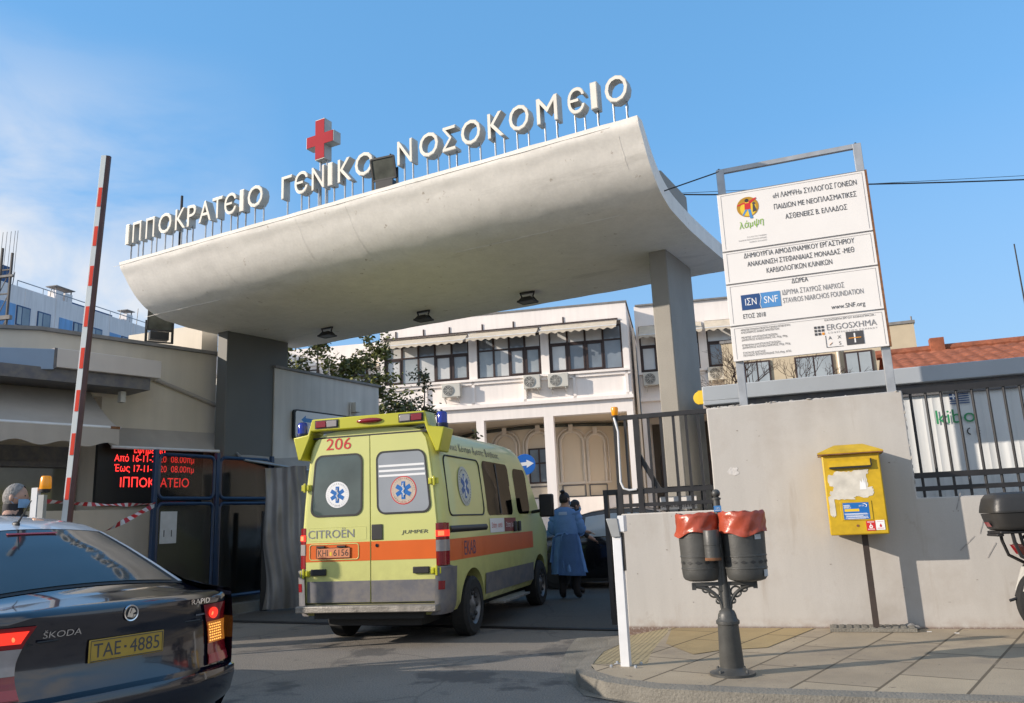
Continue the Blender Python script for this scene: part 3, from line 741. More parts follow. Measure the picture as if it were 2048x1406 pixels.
# ================================================================ GRATE, STONE, LITTER
gm = thing('paving_grate', 'ribbed concrete slab lying at the foot of the post box pole', 'slab', wp(1.30, -.13, .121), WY)
b = MB(); b.box(-.36, .40, -.14, .13, 0, .035)
for i in range(11): b.box(-.34+i*.068, -.295+i*.068, -.12, .11, .035, .042)
b.build('slab', M['concrete'], gm, bevel=.003)
sn = MB(); sn.ball((0, 0, .03), .055, .04, .032, 9, 6); sn.ball((.05, -.02, .022), .04, .03, .022, 8, 5)
o = sn.build('stone', M['coping'], loc=wp(1.66, -.07, .12), yaw=WY, smooth=0); tag(o, 'small grey stone at the wall foot right of the post box pole', 'stone')
for i, (s, t) in enumerate(((1.80, -.22), (2.02, -.30))):
    o = MB().box(-.02, .02, -.006, .006, 0, .003).build('paper_scrap', M['white'], loc=wp(s, t, .121), yaw=WY+20*i)
    tag(o, ['tiny white paper scrap on the pavement nearest the post box', 'tiny white paper scrap on the pavement nearer the motorcycle'][i], 'litter', 'paper scraps on the pavement')
# ================================================================ MOTORCYCLE (rear end enters the picture)
mc = thing('motorcycle', 'dark motorcycle with black top case parked by the white wall', 'motorcycle', (4.46, 7.22, .12), 6)
# local x forward, rear axle at x=0
def wheel(cx, r):
    b = MB(); n = 40
    b.lathe([(r-.11, -.045), (r-.05, -.06), (r-.012, -.04), (r, 0), (r-.012, .04), (r-.05, .06), (r-.11, .045), (r-.115, .0), (r-.11, -.045)], (cx, 0, r), n, 'y', False)
    t = b.build('tyre', M['tyre'], mc)
    b = MB(); b.lathe([(r-.10, -.03), (r-.13, -.03), (r-.13, .03), (r-.10, .03)], (cx, 0, r), n, 'y', False); b.lathe([(.05, -.05), (.05, .05), (.02, .06)], (cx, 0, r), 16, 'y')
    for k in range(5): a = 2*math.pi*k/5; b.bar((cx+.04*math.cos(a), 0, r+.04*math.sin(a)), (cx+(r-.12)*math.cos(a), 0, r+(r-.12)*math.sin(a)), .04, .03, (0,1,0))
    b.build('rim', M['rim'], t)
wheel(0, .31); wheel(1.33, .31)
b = MB(); b.tube([(0, -.09, .31), (.45, -.1, .36)], .03); b.tube([(0, .09, .31), (.45, .1, .36)], .03); b.tube([(1.33, .09, .31), (1.12, .08, .82), (1.05, .07, 1.0)], .024); b.tube([(1.33, -.09, .31), (1.12, -.08, .82), (1.05, -.07, 1.0)], .024); b.tube([(1.08, 0, .88), (.75, 0, .75), (.3, 0, .78)], .035); b.tube([(.05, 0, .84), (.3, 0, .78), (.5, 0, .4), (.85, 0, .4), (1.06, 0, .85)], .025); b.build('frame', M['black_metal'], mc)
b = MB(); b.ball((.66, 0, .42), .22, .15, .17); b.tube([(.75, -.14, .3), (.4, -.17, .24), (-.05, -.18, .34)], [.025, .03, .045]); b.build('engine', M['plastic_grey'], mc)
b = MB(); b.ball((.80, 0, .86), .27, .14, .12, 18, 10); b.build('fuel_tank', mat('dark maroon paint', (.05, .012, .012), .2, coat=.6, var=0), mc)
b = MB(); b.grid(lambda u, v: (-.12+.75*u, .13*math.cos(math.pi*v)*(1-.3*u), .80+.05*math.sin(math.pi*v)-.03*math.sin(math.pi*u)+.03*(1-u)), 14, 10); b.build('seat', M['plastic_black'], mc)
b = MB(); b.add([(-.26, -.06, .80), (.2, -.09, .74), (.2, .09, .74), (-.26, .06, .80), (-.22, -.05, .70), (.2, -.09, .62), (.2, .09, .62), (-.22, .05, .70)], [(0,1,2,3), (7,6,5,4), (0,4,5,1), (2,6,7,3), (3,7,4,0), (1,5,6,2)]); tailm = b.build('tail_fairing', mat('maroon tail paint', (.06, .016, .012), .2, coat=.6, var=0), mc, bevel=.02)
b = MB(); b.add([(-.265, -.055, .79), (-.265, .055, .79), (-.225, .05, .71), (-.225, -.05, .71)], [(0,1,2,3)]); b.build('tail_light', M['tail_red'], tailm)
b = MB()
for y in (-.11, .11): b.tube([(-.30, y, .885), (-.295, y, .82), (-.26, y, .70), (-.14, y, .63), (.1, y, .60)], .0145); b.tube([(-.22, y*.6, .885), (-.21, y*.6, .8), (-.13, y*.7, .70), (.05, y*.7, .68)], .0145)
b.build('grab_rail', M['black_metal'], mc)
b = MB(); b.box(-.40, .10, -.13, .13, .885, .91); b.box(-.42, -.36, -.10, .10, .865, .888); b.build('rack', M['black_metal'], mc, bevel=.008)
b = MB()
def case(z0, z1, xs, ys, k):
    b.grid(lambda u, v: tuple(Vector((-.19+xs[0]*0, 0, 0))+Vector((sup(math.cos(2*math.pi*u))*(.24-.035*abs(v-k)*2), sup(math.sin(2*math.pi*u))*(.20-.03*abs(v-k)*2), z0+(z1-z0)*v))), 40, 8)
def sup(x): return math.copysign(abs(x)**.45, x)
rows = [(.86, .915), (.92, .93), (.985, 1.0), (1.045, 1.02)]
prof_ = [(.915, .78), (.93, .86), (1.0, .95), (1.055, 1.0)]
pro2 = [(1.06, 1.03), (1.075, 1.035), (1.12, 1.0), (1.18, .93), (1.215, .82), (1.228, .6), (1.232, 0)]
def shell(name, P):
    b = MB(); n = len(P)-1
    def f(u, v):
        i = min(int(v*n), n-1); q = v*n-i; z = P[i][0]+(P[i+1][0]-P[i][0])*q; k = P[i][1]+(P[i+1][1]-P[i][1])*q
        return (-.195+sup(math.cos(2*math.pi*u))*.245*k+(.02*(z-1.0)), sup(math.sin(2*math.pi*u))*.20*k, z)
    b.grid(f, 44, n*3); return b.build(name, M['top_case'], tc_, smooth=40)
M['top_case'] = mat('dull black case plastic', (.028, .027, .026), .38, var=.15, vs=6, bump=.12, bs=160)
tc_ = thing('top_case', 'black rounded top case clipped onto the motorcycle rack', 'top case', (4.46, 7.22, .12), 6)
shell('lower_shell', [(.911, 0)]+prof_); lidc = shell('lid', pro2)
b = MB(); b.add([(-.449, -.045, .985), (-.449, .045, .985), (-.425, .04, .945), (-.425, -.04, .945)], [(0,1,2,3)]); b.build('reflector', M['tail_red'], lidc)
b = MB(); b.add([(-.17, -.085, .62), (-.17, .085, .62), (-.28, .085, .36), (-.28, -.085, .36), (-.15, -.085, .62), (-.15, .085, .62), (-.26, .085, .36), (-.26, -.085, .36)], [(0,1,2,3), (7,6,5,4), (0,3,7,4), (1,5,6,2), (2,6,7,3), (0,4,5,1)]); b.tube([(-.24, 0, .37), (-.36, 0, .335)], .012)
b.add([(-.10, -.05, .66), (-.02, -.05, .62), (-.20, -.05, .38), (-.25, -.05, .36), (-.10, .05, .66), (-.02, .05, .62), (-.20, .05, .38), (-.25, .05, .36)], [(0,1,2,3), (7,6,5,4), (0,4,5,1), (1,5,6,2), (2,6,7,3), (3,7,4,0)])
mgd = b.build('mudguard', M['plastic_black'], mc)
b = MB(); b.add([(-.185, -.09, .60), (-.185, .09, .60), (-.265, .09, .41), (-.265, -.09, .41), (-.18, -.09, .603), (-.18, .09, .603), (-.26, .09, .413), (-.26, -.09, .413)], [(0,1,2,3), (7,6,5,4), (0,3,7,4), (1,5,6,2), (2,6,7,3), (0,4,5,1)]); b.build('licence_plate', mat('dull white plate', (.42, .41, .38), .5, var=.15, vs=20), mc)
b = MB(); b.tube([(1.02, -.34, 1.06), (1.02, -.2, 1.08), (1.06, 0, 1.02), (1.02, .2, 1.08), (1.02, .34, 1.06)], .014); b.ball((1.2, 0, .88), .09); b.build('handlebar', M['black_metal'], mc)
b = MB(); b.grid(lambda u, v: (1.33+.34*math.cos(math.pi*(.15+.65*u)), .07*(2*v-1), .31+.34*math.sin(math.pi*(.15+.65*u))), 12, 3); b.build('front_mudguard', M['plastic_black'], mc)
# ================================================================ CONTAINER CABIN BEHIND THE WALL
M['cabin'] = mat('white sandwich panel', (.66, .67, .66), .5, var=.06, vs=1.5, streak=.12)
M['fascia'] = mat('blue grey roof fascia', (.36, .39, .42), .45, var=.06, vs=2)
cb = thing('cabin', 'white ribbed prefabricated cabin with grey roof fascia behind the railing', 'cabin', wp(-.10, 1.45), WY)
b = MB()
CW = 9.5
def rib(u, v):
    x = u*CW; q = (x/.10) % 1; return (x, -.0025 if q < .3 else .0025, .12+2.4*v)
P = []; n = int(CW/.02)
b.grid(rib, n, 1); b.box(0, CW, .03, 2.6, .12, 2.52); b.build('wall_panel', M['cabin'], cb, smooth=20)
b = MB(); b.box(-.14, CW+.1, -.17, 2.75, 2.635, 2.82); b.box(-.14, .3, -.165, .2, 2.585, 2.64); rf2 = b.build('roof_fascia', M['fascia'], cb, bevel=.01)
b = MB(); b.box(-.10, CW, -.05, 2.7, 2.50, 2.64); b.build('soffit', M['plastic_grey'], rf2)
b = MB(); b.lathe([(.0, -.03), (.085, -.02), (.085, .02), (.0, .03)], (-.19, -.02, 2.70), 16, 'y'); b.box(-.21, -.14, -.06, -.0, 2.62, 2.79); b.build('end_cap', M['yellow'], rf2)
b = MB(); b.text('k', .05, (-.165, -.172, 2.73)); b.text('ib', .05, (-.165, -.172, 2.655), ); 
for x in (.35, 2.12, 4.6, 7.1): 
    pass
b = MB(); b.text('kibo', .155, (2.42, -.018, 2.16), bold=.05, w=.42); b.build('cabin_lettering', mat('cabin green', (.03, .26, .10), .5, var=0), cb, smooth=0)
b = MB(); b.tube([(2.765-.035*math.sin(rad(a)), -.02, 2.055+.035*math.cos(rad(a))) for a in range(10, 171, 16)], .0065, 6); b.build('conformity_letter', M['black'], cb); b = MB(); b.tube([(2.86-.035*math.sin(rad(a)), -.02, 2.055+.035*math.cos(rad(a))) for a in range(10, 171, 16)], .0065, 6); b.bar((2.83, -.02, 2.055), (2.86, -.02, 2.055), .011, .004); b.build('conformity_letter', M['black'], cb)
b = MB(); fx, fz, fh = 2.60, 2.375, .013
for i in range(9):
    if i % 2 == 0: b.box(fx, fx+.20, -.019, -.017, fz+i*fh, fz+(i+1)*fh-.002)
b.build('flag_stripes', M['navy'], cb); b = MB(); b.box(fx, fx+.085, -.021, -.0195, fz+4*fh, fz+9*fh); b.build('flag_canton', M['navy'], cb)
b = MB(); b.box(fx+.034, fx+.05, -.024, -.022, fz+4*fh, fz+9*fh); b.box(fx, fx+.034, -.024, -.022, fz+6*fh, fz+7.2*fh); b.box(fx+.05, fx+.085, -.024, -.022, fz+6*fh, fz+7.2*fh); b.build('flag_cross', M['white'], cb)
# ================================================================ RED TILED ROOF BUILDING AND OTHERS BEYOND
M['tile'] = mat('terracotta roof tile', (.30, .095, .045), .8, var=.35, vs=4, fine=.2, fs=18)
rb = thing('tiled_roof_house', 'low house with a red clay tile roof behind the grey cabin', 'house', wp(0, 6), WY)
b = MB(); b.box(2.6, 14, .15, 6.5, 0, 3.30); b.build('wall', mat('dull plaster', (.20, .185, .165), .85, var=.1), rb)
def tilef(side):
    y0, y1 = (-.35, 2.9) if side == 0 else (6.4, 2.9)
    def f(u, v):
        x = 2.42+u*11.8; k = v*14; st = (k % 1)
        return (x, y0+(y1-y0)*v, 3.28+(4.22-3.28)*v+.022*abs(math.sin(math.pi*x/.22))-.028*st+.02)
    return f
b = MB(); b.grid(tilef(0), 460, 84)
b.grid(lambda u, v: (2.42+u*11.8, 6.4+(2.9-6.4)*v, 3.28+.94*v), 4, 2)
b.poly([(2.6, .0, 3.3), (2.6, 6.2, 3.3), (2.6, 2.9, 4.1)]); ro = b.build('roof', M['tile'], rb, smooth=30)
b = MB()
for i in range(30): b.tube([(2.35+i*.4, 2.9, 4.24), (2.77+i*.4, 2.9, 4.255)], [.10, .085], 10)
b.build('ridge_tiles', M['tile'], ro)
b = MB(); b.box(3.35, 3.6, 2.75, 3.0, 4.15, 4.46); b.build('chimney', M['tile'], ro)
yb = thing('yellow_building', 'pale yellow flat roofed building block beyond the red tiled roof', 'building', (14.05, 30.3, 0), 20)
b = MB(); b.box(-6, 1.05, 0, 7, 0, 7.85); b.build('wall', mat('pale yellow render', (.52, .43, .30), .8, var=.06), yb)
for s0, s1 in ((-5.2, -4.2), (-3.3, -1.9), (-1.5, -.5)):
    b = MB(); b.m(0).box(s0, s1, -.06, .0, 5.9, 7.0); b.m(1).box(s0+.07, (s0+s1)/2-.03, -.075, -.061, 5.97, 6.93); b.box((s0+s1)/2+.03, s1-.07, -.075, -.061, 5.97, 6.93); b.build('window', [M['brown_frame'], M['glass_grey']], yb, smooth=0)
b = MB(); b.tube([(-1.7, -.08, 0), (-1.7, -.08, 7.8)], .05, 8); b.build('drainpipe', M['hosp_mould'], yb)
b = MB(); b.box(-6.05, 1.1, -.05, 7.05, 7.852, 7.96); b.tube([(1.0, .05, 7.9), (1.0, .05, 8.12)], .03); b.build('roof_edge', M['coping'], yb)
# bare shrub behind the board
bs = thing('bare_shrub', 'leafless brown twiggy shrub behind the foot of the sign board', 'shrub', (4.1, 13.2, 0))
b = MB()
def twig(p, d, l, r, k):
    q = p+d*l; b.tube([p, (p+q)/2+Vector((rnd.uniform(-.04, .04),)*3), q], [r, r*.8, r*.6], 5, False)
    if k:
        for _ in range(3): twig(q, (d+Vector((rnd.uniform(-.9, .9), rnd.uniform(-.7, .7), rnd.uniform(-.35, .6)))).normalized(), l*rnd.uniform(.55, .85), r*.6, k-1)
for x in (-.5, .1, .55): twig(Vector((x, 0, 0)), Vector((rnd.uniform(-.1, .1), 0, 1)), 2.75, .03, 0); 
for x in (-.5, -.2, .1, .3, .55): twig(Vector((x, 0, 2.5)), Vector((rnd.uniform(-.6, .6), rnd.uniform(-.3, .3), .8)).normalized(), .5, .02, 4)
b.build('twigs', mat('reddish bark', (.16, .075, .045), .8, var=.3), bs)
# cables and mast
def cable(pts, r, label, sag=.15):
    b = MB(); P = []
    for i in range(len(pts)-1):
        a, c = Vector(pts[i]), Vector(pts[i+1])
        for k in range(12): t = k/12; P.append(a.lerp(c, t)-Vector((0, 0, sag*4*t*(1-t))))
    P.append(Vector(pts[-1])); o = b.tube(P, r, 5).build('cable', M['black'], smooth=60)
    tag(o, label, 'cable', 'overhead cables')
cable([(2.36, 11.0, 5.74), (5.2, 11.0, 5.76), (12.0, 11, 5.82)], .011, 'thick black overhead cable running right from the canopy past the sign board', .06)
cable([(2.36, 11.1, 5.79), (12.0, 11.1, 5.90)], .004, 'thin black overhead wire just above the thick cable by the sign board', .02)
cable([(2.46, 8.80, 5.10), (1.85, 8.98, 4.97)], .008, 'short black wire from the sign board post top to the canopy', .0)
po = MB().tube([(12.9, 20, 0), (12.9, 20, 7.62)], [.035, .016], 8).build('mast_pole', M['black_metal']); tag(po, 'thin dark mast at the far right edge above the tiled roof', 'mast')
# ================================================================ ENTRANCE CANOPY
CY = 28.5
CA, CB = frame(CY)
def cpt(s, t, z=0.): return CA*s+CB*t+Vector((0, 0, z))
CS, CT = -7.2, 10.8
can = thing('entrance_canopy', 'curved grey concrete gate canopy on two wall-like columns, carrying the hospital letters', 'canopy', cpt(CS, CT), CY)
low = [(8.02,5.60),(8.05,5.50),(8.13,5.39),(8.25,5.22),(8.40,5.06),(8.60,4.925),(8.86,4.83),(9.25,4.785),(9.84,4.77),(10.6,4.785),(11.4,4.81),(12.0,4.83)]
upp = [(12.0,5.06),(11.2,5.03),(10.0,5.0),(9.2,5.02),(8.85,5.08),(8.6,5.19),(8.4,5.35),(8.26,5.50),(8.17,5.60)]
def smooth_prof(P, k=4):
    R = []
    for i in range(len(P)-1):
        p0, p1, p2, p3 = P[max(i-1, 0)], P[i], P[i+1], P[min(i+2, len(P)-1)]
        for j in range(k):
            t = j/k
            R.append(tuple(.5*((2*p1[c])+(-p0[c]+p2[c])*t+(2*p0[c]-5*p1[c]+4*p2[c]-p3[c])*t*t+(-p0[c]+3*p1[c]-3*p2[c]+p3[c])*t**3) for c in (0, 1)))
    return R+[P[-1]]
LP = smooth_prof(low); UP = smooth_prof(upp)
ring = LP+UP
S0, S1 = -11.46, -2.66
def hump(s, k):
    return .012*math.sin(s*3.1+k*.7)*math.sin(k*.5+s)+.007*math.sin(s*7.3-k)+.005*math.sin(s*13.7+k*1.9)
NS = 90; NR = len(ring); P = []
for i in range(NS+1):
    s = S0+(S1-S0)*i/NS
    for k, (t, z) in enumerate(ring):
        a = hump(s, k) if 2 < k < 36 else hump(s, 0)*.4
        P.append((s-CS, t-CT-a*.5, z+a*.5))
F = [tuple(range(NR))[::-1], tuple(NS*NR+k for k in range(NR))]
for i in range(NS):
    for k in range(NR):
        k2 = (k+1) % NR
        F.append((i*NR+k, i*NR+k2, (i+1)*NR+k2, (i+1)*NR+k))
M['shell'] = mat('weathered cream concrete paint', (.82, .79, .735), .75, var=.06, spec=.25, vs=.8, bump=.12, bs=7, streak=.05, fine=.04, fs=26)
stain(M['shell'], 7, .64, .74, (.34, .27, .20))
stain(M['shell'], 2.2, .60, .85, (.46, .44, .40), (.25, 1.2, 1.2))
shb = MB(); shb.add(P, F); sh = shb.build('shell', M['shell'], can, smooth=38)
b = MB()
def seam(s, k0, k1, r=.006, ds=0.):
    b.tube([(s-CS+ds*(k-k0)/max(k1-k0, 1)+rnd.uniform(-.004, .004), LP[k][0]-CT-.002, LP[k][1]-.002) for k in range(k0, k1)], r, 5)
for s, k0, k1 in ((-9.35, 13, 22), (-7.72, 3, 18), (-6.83, 4, 24), (-2.92, 6, 15)): seam(s, k0, k1, .0009)
for s0, s1, k in ((-11.7, -9.9, 22), (-5.6, -3.2, 24), (-11.6, -3, 2)):
    b.tube([(s0-CS+(s1-s0)*i/24, LP[k][0]-CT-.003, LP[k][1]-.003+rnd.uniform(-.003, .003)) for i in range(25)], .0035, 5)
for i in range(0):
    s = rnd.uniform(S0+.2, S1-.2); k = rnd.choice([1, 2, 3, 5, 18, 20, 22, 24, 25, 26]); b.ball((s-CS, LP[k][0]-CT, LP[k][1]), rnd.uniform(.02, .07), .010, rnd.uniform(.008, .02), 8, 5)
b.build('plaster_seams', M['shell'], sh)
b = MB(); b.box(S0-CS+.2, S1-CS-.03, 8.82-CT, 9.84-CT, 4.95, 5.27); b.build('upstand', M['column'], sh, bevel=.03)
for s0, s1, t0, t1 in ((-3.42, -3.175, 10.3, 11.45), (-11.33, -11.08, 9.94, 11.42)):
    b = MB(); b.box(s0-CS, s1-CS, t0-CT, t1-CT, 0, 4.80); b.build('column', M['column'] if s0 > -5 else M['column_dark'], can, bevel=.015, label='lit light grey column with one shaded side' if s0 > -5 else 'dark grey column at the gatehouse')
# ---------------------------------------------------------------- letters on the canopy lip
M['letter'] = mat('letter sheet metal', (.44, .43, .39), .5, .1, var=.12, vs=8)
M['letter_face'] = mat('letter face', (.66, .63, .56), .75, var=.05, vs=8)
def support_z(t): return 5.6
L1 = [('I', -11.47, .12, 'Ι'), ('Π', -11.28, .21, 'Π'), ('Π', -10.96, .21, 'Π'), ('O', -10.66, .31, 'Ο'), ('K', -10.27, .23, 'Κ'), ('P', -10.0, .2, 'Ρ'), ('A', -9.74, .27, 'Α'), ('T', -9.45, .22, 'Τ'), ('Є', -9.19, .25, 'Є'), ('I', -8.88, .10, 'Ι'), ('O', -8.71, .31, 'Ο')]
L2 = [('Γ', -8.04, .20, 'Γ'), ('Є', -7.79, .25, 'Є'), ('N', -7.47, .23, 'Ν'), ('I', -7.18, .09, 'Ι'), ('K', -7.0, .24, 'Κ'), ('O', -6.70, .31, 'Ο')]
L3 = [('N', -5.99, .24, 'Ν'), ('O', -5.64, .30, 'Ο'), ('Σ', -5.28, .20, 'Σ'), ('O', -5.0, .29, 'Ο'), ('K', -4.61, .23, 'Κ'), ('O', -4.31, .28, 'Ο'), ('M', -3.93, .28, 'Μ'), ('Є', -3.52, .22, 'Є'), ('I', -3.23, .09, 'Ι'), ('O', -3.05, .28, 'Ο')]
ordn = ['first', 'second', 'third', 'fourth', 'fifth', 'sixth', 'seventh', 'eighth', 'ninth', 'tenth', 'eleventh']
for word, nm in ((L1, 'left'), (L2, 'middle'), (L3, 'right')):
    for i, (g, s, w, gr) in enumerate(word):
        zb = 5.895-(s+7)*.006; hh = .335
        t = thing('channel_letter', 'white letter %s standing on rods, %s letter of the %s word on the canopy' % (gr, ordn[i], nm), 'letter', cpt(s+w/2, 8.14, 5.58), CY, 'white letters along the canopy edge')
        z0, z1 = zb-5.58, zb-5.58+hh
        bo_ = .030 if g == 'Є' else .052; w = .085 if g == 'I' else w
        b = MB()
        if g == 'I':
            b.box(-w/2, w/2, -.04, .09, z0, z1)
        else: b.glyph3d(g, bo_, -w/2, w/2, z0, z1, -.04, .09)
        lb = b.build('letter_body', M['letter'], t, smooth=30)
        b = MB()
        if g == 'I': b.box(-w/2+.008, w/2-.008, -.044, -.041, z0+.008, z1-.008)
        else: b.glyph3d(g, bo_-.012, -w/2+.006, w/2-.006, z0+.007, z1-.007, -.044, -.041)
        b.build('letter_face', M['letter_face'], lb, smooth=30)
        xs = [0.] if g in 'IT' else ([-w*.28, w*.28] if g != 'Γ' and g != 'P' else [-w*.3])
        if g == 'T': xs = [.0]
        for x in xs:
            zt = z0+.03 if g not in 'OAKNMЄ' else z0+.05
            b = MB(); b.tube([(x, .05, -.02), (x, .05, zt)], .0115, 8); b.build('support_rod', M['galv'], t)
        if rnd.random() < .45:
            b = MB(); x = xs[-1]; b.tube([(x+.012, .03, z0+.02), (x+.03, .02, z0-.06), (x+.012, .03, z0-.14), (x+.04, .02, -.0)], .004, 5); b.build('cable', M['black'], t)
cx_ = thing('red_cross', 'red cross sign on two poles above the middle word on the canopy', 'cross', cpt(-7.38, 8.22, 5.58), CY)
b = MB(); h = .25; a = .085
cross = [(-a,-.30), (a,-.30), (a,-a), (h,-a), (h,a), (a,a), (a,.31), (-a,.31), (-a,a), (-h,a), (-h,-a), (-a,-a)]
b.prism([(u, v+1.09) for u, v in cross], XZ(-.06), (0, .15, 0)); q = b.build('cross_body', M['letter'], cx_, smooth=30)
b = MB(); b.prism([(u*.965, v*.97+1.09) for u, v in cross], XZ(-.065), (0, .004, 0)); b.build('cross_face', mat('faded red face', (.36, .045, .055), .8, var=.08, vs=4, spec=.05), q, smooth=0)
for x in (-.06, .06):
    b = MB(); b.tube([(x, .03, -.02), (x, .03, .8)], .017, 8); b.build('support_pole', M['galv'], cx_)
an = MB().tube([(0, 0, 0), (0, 0, .5), (0, 0, 1.05)], [.028, .024, .02], 8).build('antenna_mast', M['black_metal'], loc=cpt(-10.45, 8.35, 5.56), yaw=CY); tag(an, 'short black mast rising behind the left word of canopy letters', 'mast')
# ---------------------------------------------------------------- floodlights
M['flood_body'] = mat('black floodlight casting', (.02, .02, .019), .5, var=.2, vs=10)
M['flood_glass'] = mat('floodlight glass', (.085, .09, .075), .35, var=.45, vs=5, spec=.15)
def flood(label, loc, yaw, tilt, sz, group=None, ballast=True):
    t = thing('floodlight', label, 'floodlight', loc, yaw, group)
    c, s = math.cos(rad(tilt)), math.sin(rad(tilt))
    def T(x, y, z): return (x, y*c-z*s, z*c+y*s+sz*.95)
    b = MB(); w, h, d = sz*.5, sz*.42, sz*.5
    P = [T(*p) for p in ((-w,0,-h), (w,0,-h), (w,0,h), (-w,0,h), (-w*.85,d*.45,-h*.85), (w*.85,d*.45,-h*.85), (w*.8,d*.6,h*.8), (-w*.8,d*.6,h*.8))]
    b.add(P, [(4,5,6,7), (0,4,7,3), (1,2,6,5), (0,1,5,4), (2,3,7,6)])
    for p, q in (((-w,0,-h), (w,0,-h)), ((w,0,-h), (w,0,h)), ((w,0,h), (-w,0,h)), ((-w,0,h), (-w,0,-h))): b.bar(T(*p), T(*q), sz*.07)
    for x in (-.7*w, .7*w): b.ball(T(x, .02, h+.02), sz*.05, n=8, k=5)
    for k in range(4): b.bar(T(-w*.7, d*(.30+.06*k), h*(.5-.3*k)+.0), T(w*.7, d*(.30+.06*k), h*(.5-.3*k)), sz*.04, sz*.16)
    b.build('housing', M['flood_body'], t)
    b = MB(); b.poly([T(-w*.93, -.002, -h*.92), T(w*.93, -.002, -h*.92), T(w*.93, -.002, h*.92), T(-w*.93, -.002, h*.92)]); b.build('lens', M['flood_glass'], t, smooth=0)
    b = MB()
    for x in (-w*1.06, w*1.06): b.bar((x, d*.25, 0), (x, d*.25, sz*.95), sz*.10, sz*.05)
    b.bar((-w*1.06, d*.25, .012), (w*1.06, d*.25, .012), sz*.1, .02)
    if ballast: b.box(-w*.75, w*.75, d*.05, d*.85, sz*.14, sz*.48)
    b.build('bracket', M['flood_body'], t)
    return t
flood('black floodlight on the canopy edge between the middle and right words', cpt(-6.22, 8.10, 5.585), 20, 14, .34)
flood('black floodlight on the gatehouse roof edge below the canopy left end', (-5.99, 13.56, 4.50), -36, 8, .40)
def soffit_light(label, s, t):
    z = 4.79; o = thing('soffit_floodlight', label, 'floodlight', cpt(s, t, z), CY, 'square lamps under the canopy soffit'); o.scale = (.85, .85, .78)
    b = MB(); w = .15; h = .12
    for p, q in (((-w,-h), (w,-h)), ((w,-h), (w,h)), ((w,h), (-w,h)), ((-w,h), (-w,-h))): b.bar((*p, -.19), (*q, -.19), .03)
    b.add([(-w,-h,-.185), (w,-h,-.185), (w,h,-.185), (-w,h,-.185), (-w*.6,-h*.6,-.10), (w*.6,-h*.6,-.10), (w*.6,h*.6,-.10), (-w*.6,h*.6,-.10)], [(4,5,6,7), (0,4,7,3), (1,2,6,5), (0,1,5,4), (2,3,7,6)])
    b.build('housing', M['flood_body'], o)
    b = MB(); b.poly([(-w*.92,-h*.9,-.2), (w*.92,-h*.9,-.2), (w*.92,h*.9,-.2), (-w*.92,h*.9,-.2)]); b.build('lens', M['flood_glass'], o, smooth=0)
    b = MB()
    for x in (-.16, .16): b.bar((x, 0, .04), (x*.7, 0, -.10), .02); b.bar((x*.7, 0, -.10), (x, .05, -.18), .02)
    b.box(-.14, .14, -.03, .03, -.02, .03); b.build('bracket', M['flood_body'], o)
soffit_light('square lamp under the canopy, nearest the dark left column', -9.68, 10.93)
soffit_light('square lamp under the canopy, middle one between the columns', -7.66, 11.03)
soffit_light('square lamp under the canopy, nearest the right column', -5.71, 11.09)
# ================================================================ GATEHOUSE ON THE LEFT
GY = -52.0
GA, GB = frame(GY)
G0 = Vector((-5.35, 14.5, 0))
def gp(s, t, z=0.): return G0+GA*s+GB*t+Vector((0, 0, z))
def gl(p): d = Vector(p)-G0; return (d.dot(GA), d.dot(GB))
struct(MB().prism([(-4.15,15.3), (-4.28,14.75), (-5.5,12.3), (-7.4,10.7), (-14,8.3), (-20,16), (-9,22)], lambda u, v: (u, v, -.05), (0, 0, .20)).build('pavement', M['concrete'], smooth=0))
gh = thing('gatehouse', 'grey rendered gatehouse kiosk with flat roof and sign boxes left of the gate', 'gatehouse', G0, GY)
K = gp(-3.0, 0); Lf = K+Vector((-.92, -.39, 0))*6
kl, ll = gl(K), gl(Lf)
b = MB(); b.prism([(0,0), kl, ll, (ll[0], 7), (0, 5)], lambda u, v: (u, v, 3.5), (0, 0, .93)); b.prism([(0,0), (-2.0,0), (-2.0,.9), (-7.5,.9), (-7.5,5), (0,5)], lambda u, v: (u, v, 0), (0, 0, 3.5)); b.build('wall', M['gh_wall'], gh)
b = MB(); b.prism([(.05,-.06), (kl[0]-.02,kl[1]-.06), (ll[0]-.03,ll[1]-.06), (ll[0], ll[1]+.30), (kl[0]+.1, kl[1]+.24), (.05,.24)], lambda u, v: (u, v, 4.432), (0, 0, .055)); b.build('coping', M['coping'], gh)
Q = gp(-.31, 0); dl = Vector((-math.cos(rad(20)), math.sin(rad(20)), 0))
b = MB(); b.prism([gl(Q), (0.003,-.003), gl(gp(0, 0)+dl*1.7), gl(Q+dl*1.7)], lambda u, v: (u, v, 4.42), (0, 0, .54)); b.build('roof_block', M['gh_wall'], gh)
b = MB(); b.box(-3.06, -1.47, -.80, .0, 3.74, 4.02); b.build('sign_box', mat('pale grey sign panel', (.60, .55, .51), .5, var=.05), gh, bevel=.008)
d2 = Vector((-.92, -.39, 0)); a2 = gp(-3.09, -.8); c2 = a2+d2*3.2; bk = gp(-3.09, 0); bk2 = bk+d2*3.2
b = MB(); b.prism([gl(a2), gl(c2), gl(bk2), gl(bk)], lambda u, v: (u, v, 3.70), (0, 0, .30)); b.build('sign_box', mat('blue grey sign panel', (.24, .32, .43), .45, var=.04), gh, bevel=.008, label='blue grey sign box at the far left')
b = MB(); b.box(-3.10, -3.06, -.80, -.4, 3.72, 4.02); b.box(-6.5, -1.6, -.72, -.02, 3.55, 3.735); b.build('soffit', M['plastic_grey'], gh)
b = MB(); b.box(-1.95, -1.87, -.5, -.4, 3.36, 3.53); b.build('camera_box', M['ac_white'], gh)
